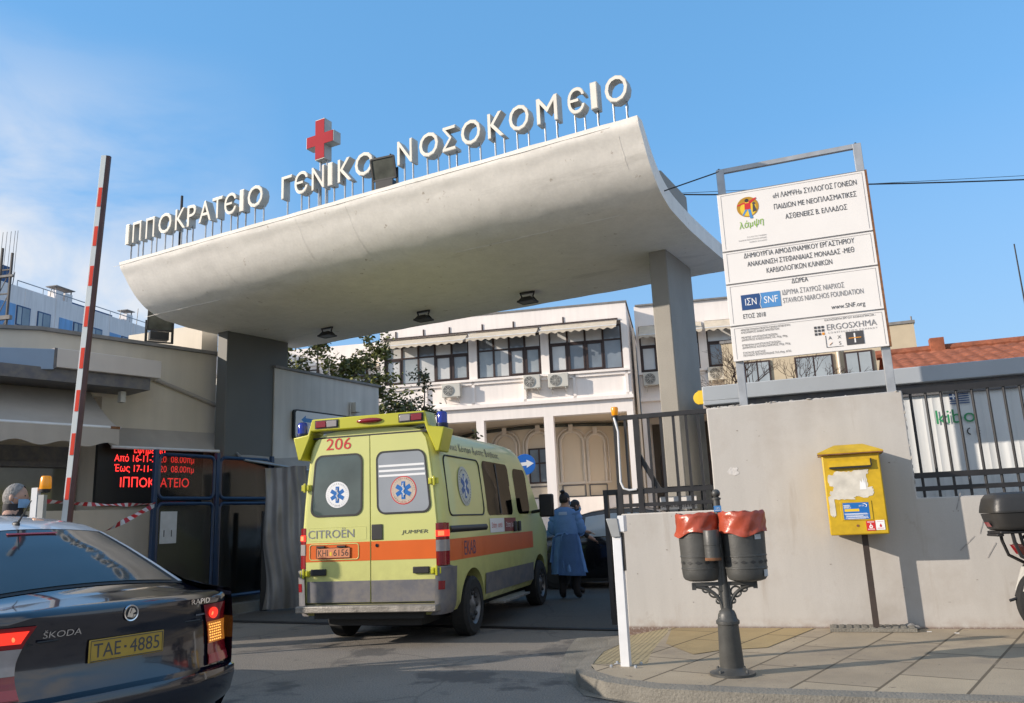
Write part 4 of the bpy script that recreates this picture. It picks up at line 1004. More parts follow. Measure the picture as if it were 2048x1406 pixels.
b = MB(); b.tube([(-1.40, -.04, 3.93), (.06, -.04, 3.50), (.10, -.04, 3.49)], .035, 10); b.tube([(.02, -.04, 3.515), (.12, -.04, 3.485)], .045, 10); b.build('awning_roller', M['awning_grey'], gh)
def awning(name, parent, s0, s1, ztop, zf, out, val, mt, y0=-.02, wave=.5, sides=True):
    b = MB(); b.grid(lambda u, v: (s0+(s1-s0)*u, y0-out*v, ztop+(zf-ztop)*v-.05*math.sin(math.pi*v)), 12, 8)
    b.grid(lambda u, v: (s0+(s1-s0)*u, y0-out*v+.0, ztop+(zf-ztop)*v-.05*math.sin(math.pi*v)-.012), 12, 8)
    if val:
        n = 60
        for dy in (0, .008):
            b.grid(lambda u, v: (s0+(s1-s0)*u, y0-out-.03+dy-.01*v, zf-(val+.035*math.cos(2*math.pi*u*(s1-s0)/wave))*v), n, 2)
    o = b.build(name, mt, parent, smooth=60)
    b = MB(); b.tube([(s0-.02, y0-out-.01, zf), (s1+.02, y0-out-.01, zf)], .025, 8); b.build('front_bar', M['white_metal'], o)
    return o
awning('awning', gh, -6.4, -2.21, 3.56, 2.88, 1.0, .26, M['awning_grey'], wave=.62)
b = MB(); b.box(-2.34, -2.2, -1.055, -1.0, 2.86, 2.90); b.build('brand_tab', M['rust'], gh)
awning('awning', gh, -2.0, -.02, 3.02, 2.66, .42, 0, M['awning_grey'])
b = MB(); b.box(-7.2, -2.08, .70, .78, .95, 2.75)
for s in (-7.2, -5.9, -4.9, -4.1, -3.3, -2.12): b.box(s-.04, s+.04, .64, .70, .9, 2.75)
b.box(-7.2, -2.08, .64, .70, 2.42, 2.50); b.box(-7.2, -2.08, .60, .71, .86, .95); b.build('window_front', M['plastic_grey'], gh)
b = MB(); b.m(0).box(-7.1, -5.95, .675, .69, 1.0, 2.4); b.m(1).box(-5.85, -4.95, .675, .69, 1.0, 2.4); b.m(2).box(-4.85, -4.15, .675, .69, 1.0, 2.4); b.m(0).box(-4.05, -3.36, .675, .69, 1.0, 2.4); b.m(2).box(-3.24, -2.2, .675, .69, 1.0, 2.4)
b.build('window_glass', [M['glass_dark'], mat('warm window glass', (.18, .13, .06), .1, var=.4, vs=2), mat('pale window glass', (.16, .16, .13), .1, var=.4, vs=1.5)], gh, smooth=0)
b = MB(); b.box(-3.0, -1.15, -.06, .0, .75, 1.72); b.build('counter_panel', M['gh_wall'], gh)
led = thing('led_display', 'black display panel with glowing red lettering under the small grey awning', 'display', gp(0, -.10), GY)
b = MB(); b.box(-2.06, -.26, 0, .085, 1.78, 2.86); b.build('casing', M['plastic_black'], led)
M['led'] = mat('glowing red diodes', (.6, .02, .02), .5, var=0, emit=(1., .035, .03), es=1.6)
b = Lines(); b.text('Eφημερία', .125, (-1.22, -.006, 2.615), al='c', bold=.012, w=.55); b.text('Aπό 16-11-2020  08.00πμ', .105, (-1.80, -.006, 2.475), bold=.004, w=1.38); b.text('Έως 17-11-2020  08.00πμ', .105, (-1.80, -.006, 2.315), bold=.004, w=1.38); b.text('IΠΠOKPATEIO', .15, (-1.70, -.006, 2.07), bold=.02, w=1.20)
b.build('lettering', M['led'], led, smooth=0)
# annex wall running back behind the left column
aw = thing('annex_building', 'pale blue grey rendered annex wall behind the dark left column', 'building', (-4.27, 15.3, 0), -61.5)
b = MB(); b.box(-.35, 2.74, 0, 4, 0, 4.25); b.build('wall', mat('blue grey render', (.58, .555, .51), .8, var=.10, vs=1.2, streak=.12, bump=.1), aw)
b = MB(); b.box(-.37, 2.78, -.04, 4.04, 4.253, 4.30); b.build('coping', M['coping'], aw)
b = MB(); b.box(1.8, 1.98, -.14, -.001, 3.62, 3.82); b.tube([(1.76, -.03, 3.3), (1.76, -.03, 3.83)], .015); b.build('alarm_box', M['ac_white'], aw)
sp = thing('direction_sign', 'white direction sign with blue arrow on the annex wall above the ambulance', 'sign', tuple(Vector((-4.27, 15.3, 0))), -61.5)
b = MB(); b.prism(rrect(.10, 2.1, 2.95, 3.52, .06), XZ(-.07), (0, .065, 0)); b.build('frame', M['black'], sp)
b = MB(); b.prism(rrect(.13, 2.07, 2.98, 3.49, .05), XZ(-.074), (0, .003, 0)); b.build('plate', M['board'], sp, smooth=0)
b = MB(); b.poly([(.28, -.0755, 3.33), (.40, -.0755, 3.42), (.40, -.0755, 3.37), (.8, -.0755, 3.36), (.8, -.0755, 3.30), (.40, -.0755, 3.29), (.40, -.0755, 3.25)]); b.box(.85, 1.7, -.0765, -.0745, 3.29, 3.36); b.build('arrow', M['skyblue'], sp, smooth=0)
# downpipe bundle between gatehouse and column
dp = MB(); dp.box(-.05, .12, -.05, .12, 0, 3.9); dp.tube([(.20, 0, 0), (.20, 0, 4.4)], .045, 10); dp.box(.02, .34, -.1, .1, 3.05, 3.55)
o = dp.build('downpipe', M['column'], loc=(-5.22, 14.72, 0), yaw=-40); tag(o, 'grey downpipe bundle between the gatehouse corner and the dark column', 'pipe')
ga = thing('gate_awning', 'sloping grey cloth awning at the foot of the dark left column', 'awning', (-5.3, 14.6, 0))
b = MB(); T0, T1, U0, U1 = Vector((-.06, .02, 3.02)), Vector((1.05, 1.45, 2.95)), Vector((.62, -.45, 2.50)), Vector((1.80, 1.0, 2.28))
for dz in (0, -.012): b.grid(lambda u, v: tuple(T0.lerp(T1, u).lerp(U0.lerp(U1, u), v)+Vector((0, 0, dz-.05*math.sin(math.pi*v)+.02*math.sin(9*u)*v))), 14, 8)
b.build('cloth', M['awning_grey'], ga, smooth=60)
b = MB(); b.tube([U0, U1], .02); b.tube([T0, U0], .018); b.tube([T1, U1], .018); b.build('frame', M['galv'], ga)
M['pvc'] = mat('milky plastic curtain', (.24, .235, .23), .22, var=.35, vs=1.2, bump=.3, bs=5)
cu = MB()
def curt(u, v):
    x = -4.28+.75*u; z = 2.30*v+.03; return (x+.04*math.sin(9*v)*(1-v), 14.0-.25*u+.05*math.sin(u*9+2.2*math.sin(v*3+u*3))+.03*math.sin(u*23+v*5)+.03*math.sin(v*9-u*6)+.16*(1-v)**2*math.sin(3*u), z)
cu.grid(curt, 70, 24); o = cu.build('plastic_curtain', M['pvc'], smooth=60); tag(o, 'crumpled milky plastic sheet curtain hanging left of the ambulance', 'curtain')
o = MB().box(-.06, .06, -.03, .03, 0, 1.62).build('black_post', M['black'], loc=(-4.30, 14.15, .0), yaw=-30); tag(o, 'flat black post beside the milky plastic curtain', 'post')
# ---------------------------------------------------------------- blue steel partition
M['smoky'] = bpy.data.materials.new('smoky acrylic'); M['smoky'].use_nodes = True
n_, l_ = M['smoky'].node_tree.nodes, M['smoky'].node_tree.links
tr_ = n_.new('ShaderNodeBsdfTransparent'); tr_.inputs[0].default_value = (.55, .57, .57, 1); gl_ = n_.new('ShaderNodeBsdfGlossy'); gl_.inputs['Roughness'].default_value = .08
fr_ = n_.new('ShaderNodeFresnel'); fr_.inputs[0].default_value = 1.45; mxs = n_.new('ShaderNodeMixShader')
l_.new(fr_.outputs[0], mxs.inputs[0]); l_.new(tr_.outputs[0], mxs.inputs[1]); l_.new(gl_.outputs[0], mxs.inputs[2]); l_.new(mxs.outputs[0], n_['Material Output'].inputs[0])
pt = thing('steel_partition', 'dark blue steel partition frames with smoky panes beside the gatehouse', 'partition', (-4.37, 14.75, .15), -61)
for s in (-2.42, -1.24, -.03):
    b = MB(); b.bar((s, 0, 0), (s, 0, 2.44), .065); b.build('post', M['blue_steel'], pt, bevel=.006)
for s0, s1 in ((-2.36, -1.30), (-1.18, -.08)):
    for z0, z1 in ((1.70, 2.37), (.13, 1.62)):
        P = rrect(s0, s1, z0, z1, .10, 6); P.append(P[0])
        b = MB(); b.tube([(u, 0, v) for u, v in P], .030, 8, False); b.build('pane_frame', M['blue_steel'], pt)
        b = MB(); b.prism(rrect(s0, s1, z0, z1, .10, 6), XZ(-.003), (0, .006, 0)); b.build('pane', M['smoky'], pt, smooth=0)
b = MB(); b.box(-2.30, -2.0, -.012, -.006, 1.02, 1.50); b.build('paper_notice', mat('notice paper', (.50, .51, .52), .8, var=.1, vs=9), pt)
b = MB(); b.box(-2.235, -2.22, -.015, -.0125, 1.12, 1.22); b.box(-2.10, -2.085, -.015, -.0125, 1.12, 1.22); b.build('notice_print', M['dark_text'], pt)
# behind the partition: dark sheet added to stand in for the passage's shade
o = MB().box(-.9, .95, 0, .06, .1, 2.75).build('shade_backdrop', M['plastic_black'], loc=(-5.0, 15.15, 0), yaw=-48); tag(o, 'dark backdrop sheet added behind the blue partition for the shaded passage', 'backdrop')
# ---------------------------------------------------------------- barrier and tape
br = thing('barrier', 'raised red and white barrier boom standing upright above the dark car', 'barrier', (-5.205, 9.5, 0), 3)
d = Vector((.036, .005, 1)).normalized()
b = MB(); sec = [(-.068,-.008), (-.05,-.035), (.012,-.035), (.012,.03), (-.05,.03)]
A0 = d*.75; A1 = d*5.98
b.add([A0+Vector((x, y, 0)) for x, y in sec]+[A1+Vector((x, y, 0)) for x, y in sec], [tuple(range(5))[::-1], tuple(range(5, 10))]+[(i, (i+1) % 5, 5+(i+1) % 5, 5+i) for i in range(5)])
bm_ = b.build('boom', mat('white boom paint', (.62, .66, .66), .6, var=.05, spec=.2), br)
b = MB()
for x0, x1, y0, y1 in ((.0125, .048, -.030, .025),):
    P0 = [A0+Vector(p+(0,)) for p in ((x0, y0), (x1, y0+.02), (x1, y1), (x0, y1))]; P1 = [p+(A1-A0) for p in P0]
    b.add(P0+P1, [(3,2,1,0), (4,5,6,7)]+[(i, (i+1) % 4, 4+(i+1) % 4, 4+i) for i in range(4)])
b.build('edge_profile', mat('dark maroon profile', (.10, .045, .04), .5, var=.2, vs=6), bm_)
M['red_band'] = mat('red reflective band', (.72, .055, .03), .6, var=.03, spec=.2)
for k in range(8):
    z = 1.74+.508*k; b = MB(); b.add([d*z+Vector((-.034, -.041, 0)), d*z+Vector((.0105, -.041, 0)), d*(z+.25)+Vector((.0105, -.041, 0)), d*(z+.25)+Vector((-.034, -.041, 0)), d*z+Vector((-.034, -.0352, 0)), d*z+Vector((.0105, -.0352, 0)), d*(z+.25)+Vector((.0105, -.0352, 0)), d*(z+.25)+Vector((-.034, -.0352, 0))], [(0,1,2,3), (7,6,5,4), (0,4,5,1), (2,6,7,3), (1,5,6,2), (3,7,4,0)]); b.build('red_band', M['red_band'], bm_)
b = MB(); b.box(-.17, .17, .05, .32, 0, 1.10); b.build('cabinet', M['white_metal'], br, bevel=.02)
bp2 = thing('beacon_post', 'white square post with an amber beacon left of the barrier boom', 'post', (-5.24, 9.0, 0), 12)
b = MB(); b.bar((0, 0, 0), (0, 0, 1.86), .075, .05); b.build('post', M['white_metal'], bp2)
b = MB(); b.box(.036, .12, -.02, .03, 1.2, 1.78); b.build('bracket', M['grey_metal'], bp2)
b = MB(); b.lathe([(.055, 0), (.06, .02), (.055, .12), (.045, .14), (0, .145)], (.115, .0, 1.84), 14); b.build('beacon', M['orange_lens'], bp2)
b = MB(); b.lathe([(.03, -.04), (.05, -.03), (.055, .0)], (.115, 0, 1.84), 14); b.build('beacon_base', M['plastic_black'], bp2)
def tape(label, p, q, n, w=.05, sag=.03, tw=1.2):
    b = MB(); p, q = Vector(p), Vector(q); dd = q-p; side = dd.cross(Vector((0,0,1))).normalized()
    N = n*4; P = []
    for i in range(N+1):
        t = i/N; c = p+dd*t-Vector((0,0,sag*4*t*(1-t))); a = tw*math.sin(t*9); P += [c+(Vector((0,0,1))*math.cos(a)+side*math.sin(a))*w/2, c-(Vector((0,0,1))*math.cos(a)+side*math.sin(a))*w/2]
    o = len(b.v); b.v += [tuple(x) for x in P]
    for i in range(N):
        b.f.append((o+2*i, o+2*i+1, o+2*i+3, o+2*i+2)); b.mi.append((i//4) % 2)
    o = b.build('barrier_tape', [M['white_tape'], M['red_tape']], smooth=60); tag(o, label, 'tape', 'red and white barrier tapes')
tape('red and white tape stretched level from the beacon post to the blue partition', (-5.2, 9.03, 1.72), (-5.52, 12.62, 1.77), 30)
tape('red and white tape sloping down from the blue partition behind the car roof', (-5.52, 12.6, 1.75), (-5.25, 9.0, 1.05), 26, .07)
# ================================================================ HOSPITAL BUILDING AT THE BACK
HY = 11.0
HA, HB = frame(HY)
H0 = Vector((4.8, 34.0, 0))
def hpt(s, t, z=0.): return H0+HA*s+HB*t+Vector((0, 0, z))
ho = thing('hospital_building', 'two storey cream pink hospital building with brown windows and scalloped awnings', 'building', H0, HY)
b = MB()
b.box(-10.95, .12, 0, 9, 9.44, 10.2); b.box(-10.95, .12, .30, 9, 6.0, 9.44)
for s0, s1 in ((-10.95,-10.78), (-6.86,-6.50), (-3.65,-3.30), (-.14,.12)): b.box(s0, s1, .0, .31, 7.32, 9.445)
b.box(-10.95, .121, -.10, .3, 7.24, 7.34)
b.box(-10.95, .12, .07, .31, 6.2, 7.245)
for s in (-10.9, -8.85, -6.7, -4.42, -2.27, -.05): b.box(s-.06, s+.06, -.02, .08, 6.2, 7.245)
b.box(-10.95, .12, -.02, .08, 7.10, 7.242); b.box(-10.95, .12, -.02, .08, 6.2, 6.32)
b.box(-11.0, .18, -.16, .4, 6.06, 6.205)
b.box(-10.95, .12, .0, .5, 5.52, 6.065)
for s0, s1 in ((-9.9,-9.55), (-6.62,-6.28), (-3.66,-3.26), (-.15,.12)): b.box(s0, s1, .0, .42, 0, 5.525)
b.box(.10, .125, .4, 3.0, 0, 9.44)
b.box(-10.95, .12, 8.5, 9, 0, 6.0); b.box(-10.95, -10.8, .5, 8.5, 0, 5.6)
b.build('facade', M['hosp'], ho, smooth=0)
b = MB(); b.box(-11.0, .17, -.04, 9.05, 10.2, 10.27); b.box(.45, 9.75, 1.5, 9.05, 10.35, 10.42); b.build('roof_edge', M['coping'], ho)
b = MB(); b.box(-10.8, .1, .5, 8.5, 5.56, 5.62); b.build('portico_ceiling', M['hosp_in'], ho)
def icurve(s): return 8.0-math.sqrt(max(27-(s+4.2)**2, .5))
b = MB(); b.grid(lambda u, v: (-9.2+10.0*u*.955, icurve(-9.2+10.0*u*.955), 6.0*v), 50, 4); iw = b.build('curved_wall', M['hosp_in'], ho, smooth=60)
b = MB(); b.tube([(s_, icurve(s_)-.06, 5.42) for s_ in [-9.1+i*.3 for i in range(31)]], .085, 6); b.build('cornice', mat('dark green grey cornice', (.07, .075, .06), .7), iw)
b = MB()
arcs = [(-7.55, .52), (-6.02, .55), (-4.4, .55), (-2.9, .50), (-1.84, .37)]
for s, r in arcs:
    for rr, th in ((r, .075), (r+.16, .05)):
        pth = [(s-rr, 2.85)]+[(s-rr*math.cos(rad(a)), 4.62+rr*math.sin(rad(a))) for a in range(0, 181, 15)]+[(s+rr, 2.85)]
        b.tube([(x, icurve(x)-.05, z) for x, z in pth], th, 6)
    b.box(s-.1, s+.1, icurve(s)-.22, icurve(s)-.02, 4.62+r-.02, 4.62+r+.3)
    b.bar((s-r-.2, icurve(s-r-.2)-.04, 2.8), (s+r+.2, icurve(s+r+.2)-.04, 2.8), .1)
b.build('arch_mouldings', M['hosp_mould'], iw)
b = MB()
for s, r in arcs:
    for p, q in (((s-r, 2.2), (s+r, 2.2)), ((s-r, 2.7), (s+r, 2.7)), ((s-r, 2.2), (s-r, 2.7)), ((s+r, 2.2), (s+r, 2.7))): b.bar((p[0], icurve(p[0])-.03, p[1]), (q[0], icurve(q[0])-.03, q[1]), .05)
b.build('plinth_panels', M['plastic_grey'], iw)
b = MB(); b.box(-9.15, 0, 2.5, 2.9, 0, 2.15); b.build('plinth', M['hosp'], iw)
for s, r in arcs[:3]:
    b = MB(); y = icurve(s)-.04
    b.m(0).box(s-r+.08, s+r-.08, y, y+.03, 2.85, 4.40); b.m(1)
    for x in (s-r+.1, s, s+r-.1): b.box(x-.035, x+.035, y-.03, y, 2.85, 4.42)
    for z in (2.88, 3.75, 4.40): b.box(s-r+.08, s+r-.08, y-.028, y, z-.035, z+.035)
    b.build('arched_window', [M['glass_blue'], M['brown_frame']], iw, smooth=0)
def window(parent, s0, s1, z0, z1, y, nc, tr, seed, nm='window'):
    r = random.Random(seed); f = MB(); w = .042
    for i in range(nc+1):
        x = s0+(s1-s0)*i/nc; f.box(x-w, x+w, y-.04, y+.06, z0, z1)
    for z in (z0+.03, z1-.03, tr): f.box(s0, s1, y-.035, y+.055, z-w*.8, z+w*.8)
    for i in range(nc):
        if r.random() < .55:
            x0, x1 = s0+(s1-s0)*i/nc+w, s0+(s1-s0)*(i+1)/nc-w
            for p, q in (((x0+.03, z0+.08), (x0+.03, tr-.06)), ((x1-.03, z0+.08), (x1-.03, tr-.06)), ((x0, z0+.1), (x1, z0+.1)), ((x0, tr-.08), (x1, tr-.08))): f.bar((p[0], y-.03, p[1]), (q[0], y-.03, q[1]), .06)
    o = f.build(nm, M['brown_frame'], parent, smooth=0)
    g = MB()
    for i in range(nc):
        x0, x1 = s0+(s1-s0)*i/nc+w, s0+(s1-s0)*(i+1)/nc-w
        g.m(r.choice((0, 1, 1))).box(x0, x1, y, y+.03, tr+.04, z1)
        k = r.random(); g.m(0 if k < .35 else 1 if k < .65 else 2)
        if k > .8:
            xm = x0+(x1-x0)*r.uniform(.35, .7); g.m(2).box(x0, xm, y, y+.03, z0, tr-.04); g.m(1).box(xm, x1, y+.001, y+.031, z0, tr-.04)
        else: g.box(x0, x1, y, y+.03, z0, tr-.04)
    g.build('panes', [M['glass_blue'], M['glass_curtain'], M['glass_grey']], o, smooth=0)
    if True:
        c = MB(); rr = random.Random(seed+5)
        return o
window(ho, -10.75, -6.9, 7.36, 9.1, .16, 5, 8.55, 1)
window(ho, -6.46, -3.68, 7.36, 9.2, .16, 4, 8.6, 2)
window(ho, -3.27, -.18, 7.36, 9.3, .16, 4, 8.65, 3)
awning('awning', ho, -10.75, -6.9, 9.36, 8.98, .75, .12, M['awning_cream'], y0=-.02, wave=.34)
awning('awning', ho, -6.76, -3.72, 9.40, 9.02, .75, .12, M['awning_cream'], y0=-.02, wave=.34)
awning('awning', ho, -3.55, -.30, 9.44, 9.06, .75, .12, M['awning_cream'], y0=-.02, wave=.34)
b = MB()
for s in (-10.2, -8.9, -7.7, -6.2, -4.8, -2.6): b.box(s-.03, s+.03, -.03, 0, 9.5, 9.78)
b.bar((-10.8, -.05, 9.46), (-.25, -.05, 9.50), .05); b.build('awning_brackets', M['brown_frame'], ho)
# right wing, set back
b = MB(); b.box(.4, 9.7, 1.6, 9, 9.44, 10.35); b.box(.4, 9.7, 1.9, 9, 6.0, 9.44)
for s0, s1 in ((.4,.52), (1.95,2.25), (3.08,3.42), (4.55,5.0), (6.2,6.6), (7.6,8.0), (9.3,9.7)): b.box(s0, s1, 1.6, 1.95, 7.32, 9.445)
b.box(.4, 9.7, 1.5, 1.9, 7.24, 7.34); b.box(.4, 9.7, 1.66, 1.95, 6.2, 7.245); b.box(.4, 9.7, 1.6, 1.95, 7.12, 7.242)
for s in (.5, 2.1, 3.3, 4.7, 6.4, 8.0): b.box(s-.06, s+.06, 1.6, 1.7, 6.2, 7.245)
b.box(.4, 9.75, 1.45, 1.95, 6.06, 6.205); b.box(.4, 9.7, 1.6, 2.0, 5.5, 6.065); b.box(.4, .7, 1.6, 2, 0, 5.5); b.box(2.0, 2.3, 1.6, 2, 0, 5.5); b.box(4.6, 4.9, 1.6, 2, 0, 5.5); b.box(.4, 9.7, 5, 9, 0, 6)
b.build('wing_facade', M['hosp'], ho, smooth=0)
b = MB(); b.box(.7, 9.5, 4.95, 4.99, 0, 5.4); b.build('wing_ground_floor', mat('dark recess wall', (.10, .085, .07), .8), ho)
b = MB()
for s in (1.0, 2.6, 3.6, 5.4): b.box(s, s+.75, 4.85, 4.93, 0, 3.9)
b.build('wing_door', M['brown_frame'], ho)
window(ho, .55, 1.95, 7.36, 9.3, 1.76, 2, 8.55, 14); window(ho, 2.28, 3.08, 7.36, 9.1, 1.76, 1, 8.55, 15); window(ho, 3.45, 4.52, 7.36, 9.1, 1.76, 1, 8.5, 16); window(ho, 5.05, 6.2, 7.36, 9.1, 1.76, 2, 8.5, 17); window(ho, 6.65, 7.6, 7.36, 9.1, 1.76, 2, 8.5, 18); window(ho, 8.1, 9.25, 7.36, 9.1, 1.76, 2, 8.5, 19)
awning('awning', ho, .55, 1.98, 9.42, 8.9, .6, .12, M['awning_cream'], y0=1.58, wave=.34); awning('awning', ho, 2.1, 3.25, 9.42, 8.98, .6, .12, M['awning_cream'], y0=1.58, wave=.34); awning('awning', ho, 3.38, 4.9, 9.42, 8.98, .6, .12, M['awning_cream'], y0=1.58, wave=.34)
b = MB(); b.tube([(.30, 1.3, 0), (.30, 1.3, 9.3)], .06, 8); b.build('drainpipe', M['hosp_mould'], ho)
# left wing, set back behind the tree
b = MB(); b.box(-26, -10.95, 2.2, 9, 0, 9.9)
for z in (9.0, 7.3): b.box(-26, -10.95, 2.1, 2.2, z, z+.10)
b.build('left_wing_facade', M['hosp'], ho, smooth=0)
for i in range(4): window(ho, -14.2-3.4*i, -11.5-3.4*i, 7.45, 8.8, 2.1, 3, 8.3, 30+i)
awning('awning', ho, -14.4, -11.3, 9.0, 8.75, .5, .12, M['awning_cream'], y0=2.08, wave=.34)
# air conditioners
def aircon(i, s, t, z, w, label):
    o = thing('air_conditioner', label, 'air conditioner', hpt(s, t, z), HY, 'outdoor units on the hospital front')
    b = MB(); b.box(-w/2, w/2, -.32, -.02, 0, .58); bd_ = b.build('casing', M['ac_white'], o, bevel=.015)
    b = MB(); b.lathe([(.23, -.012), (.235, 0), (.0, .0)], (-w*.14, -.325, .29), 22, 'y'); b.build('fan_opening', M['ac_grille'], bd_)
    b = MB()
    for r in (.06, .12, .18, .225): b.tube([(-w*.14+r*math.cos(2*math.pi*k/20), -.345, .29+r*math.sin(2*math.pi*k/20)) for k in range(21)], .008, 5, False)
    for a in range(0, 180, 45): b.bar((-w*.14-.22*math.cos(rad(a)), -.345, .29-.22*math.sin(rad(a))), (-w*.14+.22*math.cos(rad(a)), -.345, .29+.22*math.sin(rad(a))), .012)
    b.build('fan_guard', M['ac_white'], bd_)
    for x in (-w*.35, w*.35): b = MB(); b.bar((x, .05, -.04), (x, -.36, -.04), .04); b.bar((x, .0, -.24), (x, -.33, -.05), .03); b.build('bracket', M['ac_white'], o)
aircon(0, -7.62, -.02, 6.60, .82, 'white outdoor unit on the hospital front, leftmost above the ambulance')
aircon(1, -4.05, -.02, 6.72, .72, 'white outdoor unit with pale grille, left one of the close pair')
aircon(2, -2.92, -.02, 6.70, .86, 'white outdoor unit with round dark fan, right one of the close pair')
aircon(3, 1.0, 1.55, 6.72, .82, 'white outdoor unit in the recess just left of the canopy column')
aircon(4, 3.75, 1.55, 6.74, .82, 'white outdoor unit between the canopy column and the sign board')
# ================================================================ TREES
def leafmat(name, c):
    m = bpy.data.materials.new(name); m.use_nodes = True
    n, l = m.node_tree.nodes, m.node_tree.links; p = n['Principled BSDF']; p.inputs['Roughness'].default_value = .55
    g = n.new('ShaderNodeNewGeometry'); r = n.new('ShaderNodeValToRGB')
    r.color_ramp.elements[0].color = (c[0]*.45, c[1]*.5, c[2]*.5, 1); r.color_ramp.elements[1].color = (c[0]*1.5, c[1]*1.35, c[2]*1.1, 1)
    l.new(g.outputs['Random Per Island'], r.inputs[0]); l.new(r.outputs[0], p.inputs['Base Color'])
    p.inputs['Transmission Weight'].default_value = 0
    return m
M['leaf'] = leafmat('green leaves', (.12, .135, .035)); M['leaf2'] = leafmat('dusty dark leaves', (.07, .082, .035)); M['bark'] = mat('tree bark', (.10, .075, .055), .9, var=.3, vs=8, bump=.5)
def tree(name, label, cat, loc, clumps, nleaf, lsz, trunk, lm, seed):
    r = random.Random(seed); t = thing(name, label, cat, loc)
    b = MB(); top = Vector(trunk[-1]); b.tube(trunk, [.12-.07*i/(len(trunk)-1) for i in range(len(trunk))], 8)
    tot = sum(c[1]**2 for c in clumps); L = MB()
    for c, R in clumps:
        c = Vector(c); base = Vector(trunk[r.randrange(len(trunk)//2, len(trunk))]); mid = base.lerp(c, .5)+Vector((r.uniform(-.15, .15), r.uniform(-.15, .15), .12))
        b.tube([base, mid, c], [.045, .03, .012], 6)
        for _ in range(9):
            e = c+Vector((r.gauss(0, .5), r.gauss(0, .5), r.gauss(.05, .5)))*R*1.25; b.tube([c, (c+e)/2+Vector((0,0,.04)), e], [.012, .008, .004], 4, False)
            for _ in range(int(nleaf*R*R/tot/9)):
                p = c.lerp(e, r.uniform(.15, 1.05))+Vector((r.gauss(0, .13), r.gauss(0, .13), r.gauss(0, .13)))*R
                d = Vector((r.uniform(-1, 1), r.uniform(-1, 1), r.uniform(-.7, .5))).normalized(); s = d.cross(Vector((r.uniform(-1, 1), r.uniform(-1, 1), r.uniform(-1, 1)))).normalized(); k = lsz*r.uniform(.6, 1.3)
                L.add([p, p+d*k*.5+s*k*.24, p+d*k, p+d*k*.5-s*k*.24], [(0,1,2,3)])
    b.build('trunk', M['bark'], t); L.build('crown', lm, t, smooth=0)
    return t
tree('broadleaf_tree', 'bushy green tree rising behind the annex wall under the canopy', 'tree', (-4.35, 20, -.3), [((-1.5,0,4.6), .8), ((-.9,.2,5.3), .75), ((-.3,0,4.7), .8), ((.1,.3,5.5), .7), ((.7,0,5.0), .75), ((-1.4,0,5.9), .6), ((.9,.2,5.9), .55), ((-.5,0,6.1), .6), ((-2.2,.2,5.4), .7), ((.3,-.1,4.2), .7), ((1.1,-.2,4.2), .6)], 9500, .13, [(-.4,0,0), (-.35,0,1.8), (-.3,.05,3.2), (-.3,0,4.4)], M['leaf'], 3)
tree('dark_shrub', 'dark straggly shrub at the end of the annex wall above the ambulance roof', 'shrub', (-2.5, 21.0, 0), [((-.5,0,4.3), .6), ((-.2,0,3.6), .65), ((.2,.1,3.9), .5), ((.5,0,3.3), .5), ((-.4,0,2.9), .7), ((.9,0,3.0), .38), ((1.25,.1,2.7), .3), ((.2,0,5.0), .35)], 3400, .12, [(-.2,0,0), (-.2,0,1.3), (-.1,0,2.6)], M['leaf2'], 5)
tree('spiky_shrub', 'thin upright shrub sprigs showing just above the ambulance beacon', 'shrub', (-1.15, 22.5, 0), [((0,0,3.0), .28), ((.05,0,3.6), .16), ((-.1,0,2.7), .3), ((.35,0,2.7), .22)], 420, .13, [(0,0,0), (0,0,1.5), (0,0,2.8)], M['leaf2'], 8)
# ================================================================ FAR BLUE AND WHITE BUILDING
bb_ = thing('clinic_building', 'long white and blue panelled building far behind the gatehouse roof', 'building', (-28.2, 45, 0), -77)
M['bwall'] = mat('pale blue white panels', (.72, .69, .68), .6, var=.05, vs=.8, streak=.12); M['bpanel'] = mat('mid blue panels', (.16, .33, .58), .5, var=.12, vs=.6, streak=.2); M['bdark'] = mat('dark blue sheet', (.022, .065, .17), .5, var=.12, vs=.5)
b = MB(); b.box(-12, 26, 0, 12, 0, 15.6)
for i in range(16): b.box(-11+2.32*i-.02, -11+2.32*i+.02, -.02, 0, 0, 15.6)
b.build('wall', M['bwall'], bb_, smooth=0)
b = MB(); b.box(-12, .02, .5, 9, 15.6, 16.75); b.box(4.6, 9.2, 1.2, 8, 15.6, 16.15); b.build('roof_house', M['bdark'], bb_)
for k in range(-3, 6):
    s = 4.35*k
    b = MB(); b.box(s-1.12, s-.06, -.05, 0, 13.1, 14.5); b.build('blue_panel', M['bpanel'], bb_)
    for a in (.03, 1.55):
        b = MB(); b.box(s+a, s+a+.98, -.05, .0, 13.35, 14.5); f = b.build('window', M['bdark'], bb_)
        b = MB(); b.m(0).box(s+a+.06, s+a+.34, -.06, -.051, 13.4, 14.42); b.m(1).box(s+a+.4, s+a+.92, -.06, -.051, 13.4, 14.42); b.build('panes', [M['glass_grey'], M['glass_blue']], f, smooth=0)
for s, n in ((3.15, 2), (9.5, 1)):
    b = MB()
    for i in range(n): b.box(s+i*.75, s+i*.75+.6, .3, .9, 15.6, 16.25)
    c = b.build('chimney', M['bwall'], bb_); b = MB(); b.box(s-.1, s+.7+.75*(n-1), .2, 1.0, 16.48, 16.53)
    for x in (s+.05, s+.55+.75*(n-1)): b.box(x-.03, x+.03, .35, .4, 16.2, 16.5)
    b.build('chimney_cap', M['coping'], c)
b = MB(); b.tube([(0, .05, 15.95), (26, .05, 15.95)], .03, 6)
for i in range(14): b.tube([(i*1.9, .05, 15.6), (i*1.9, .05, 15.95)], .025, 6)
b.build('roof_railing', M['galv'], bb_)
b = MB()
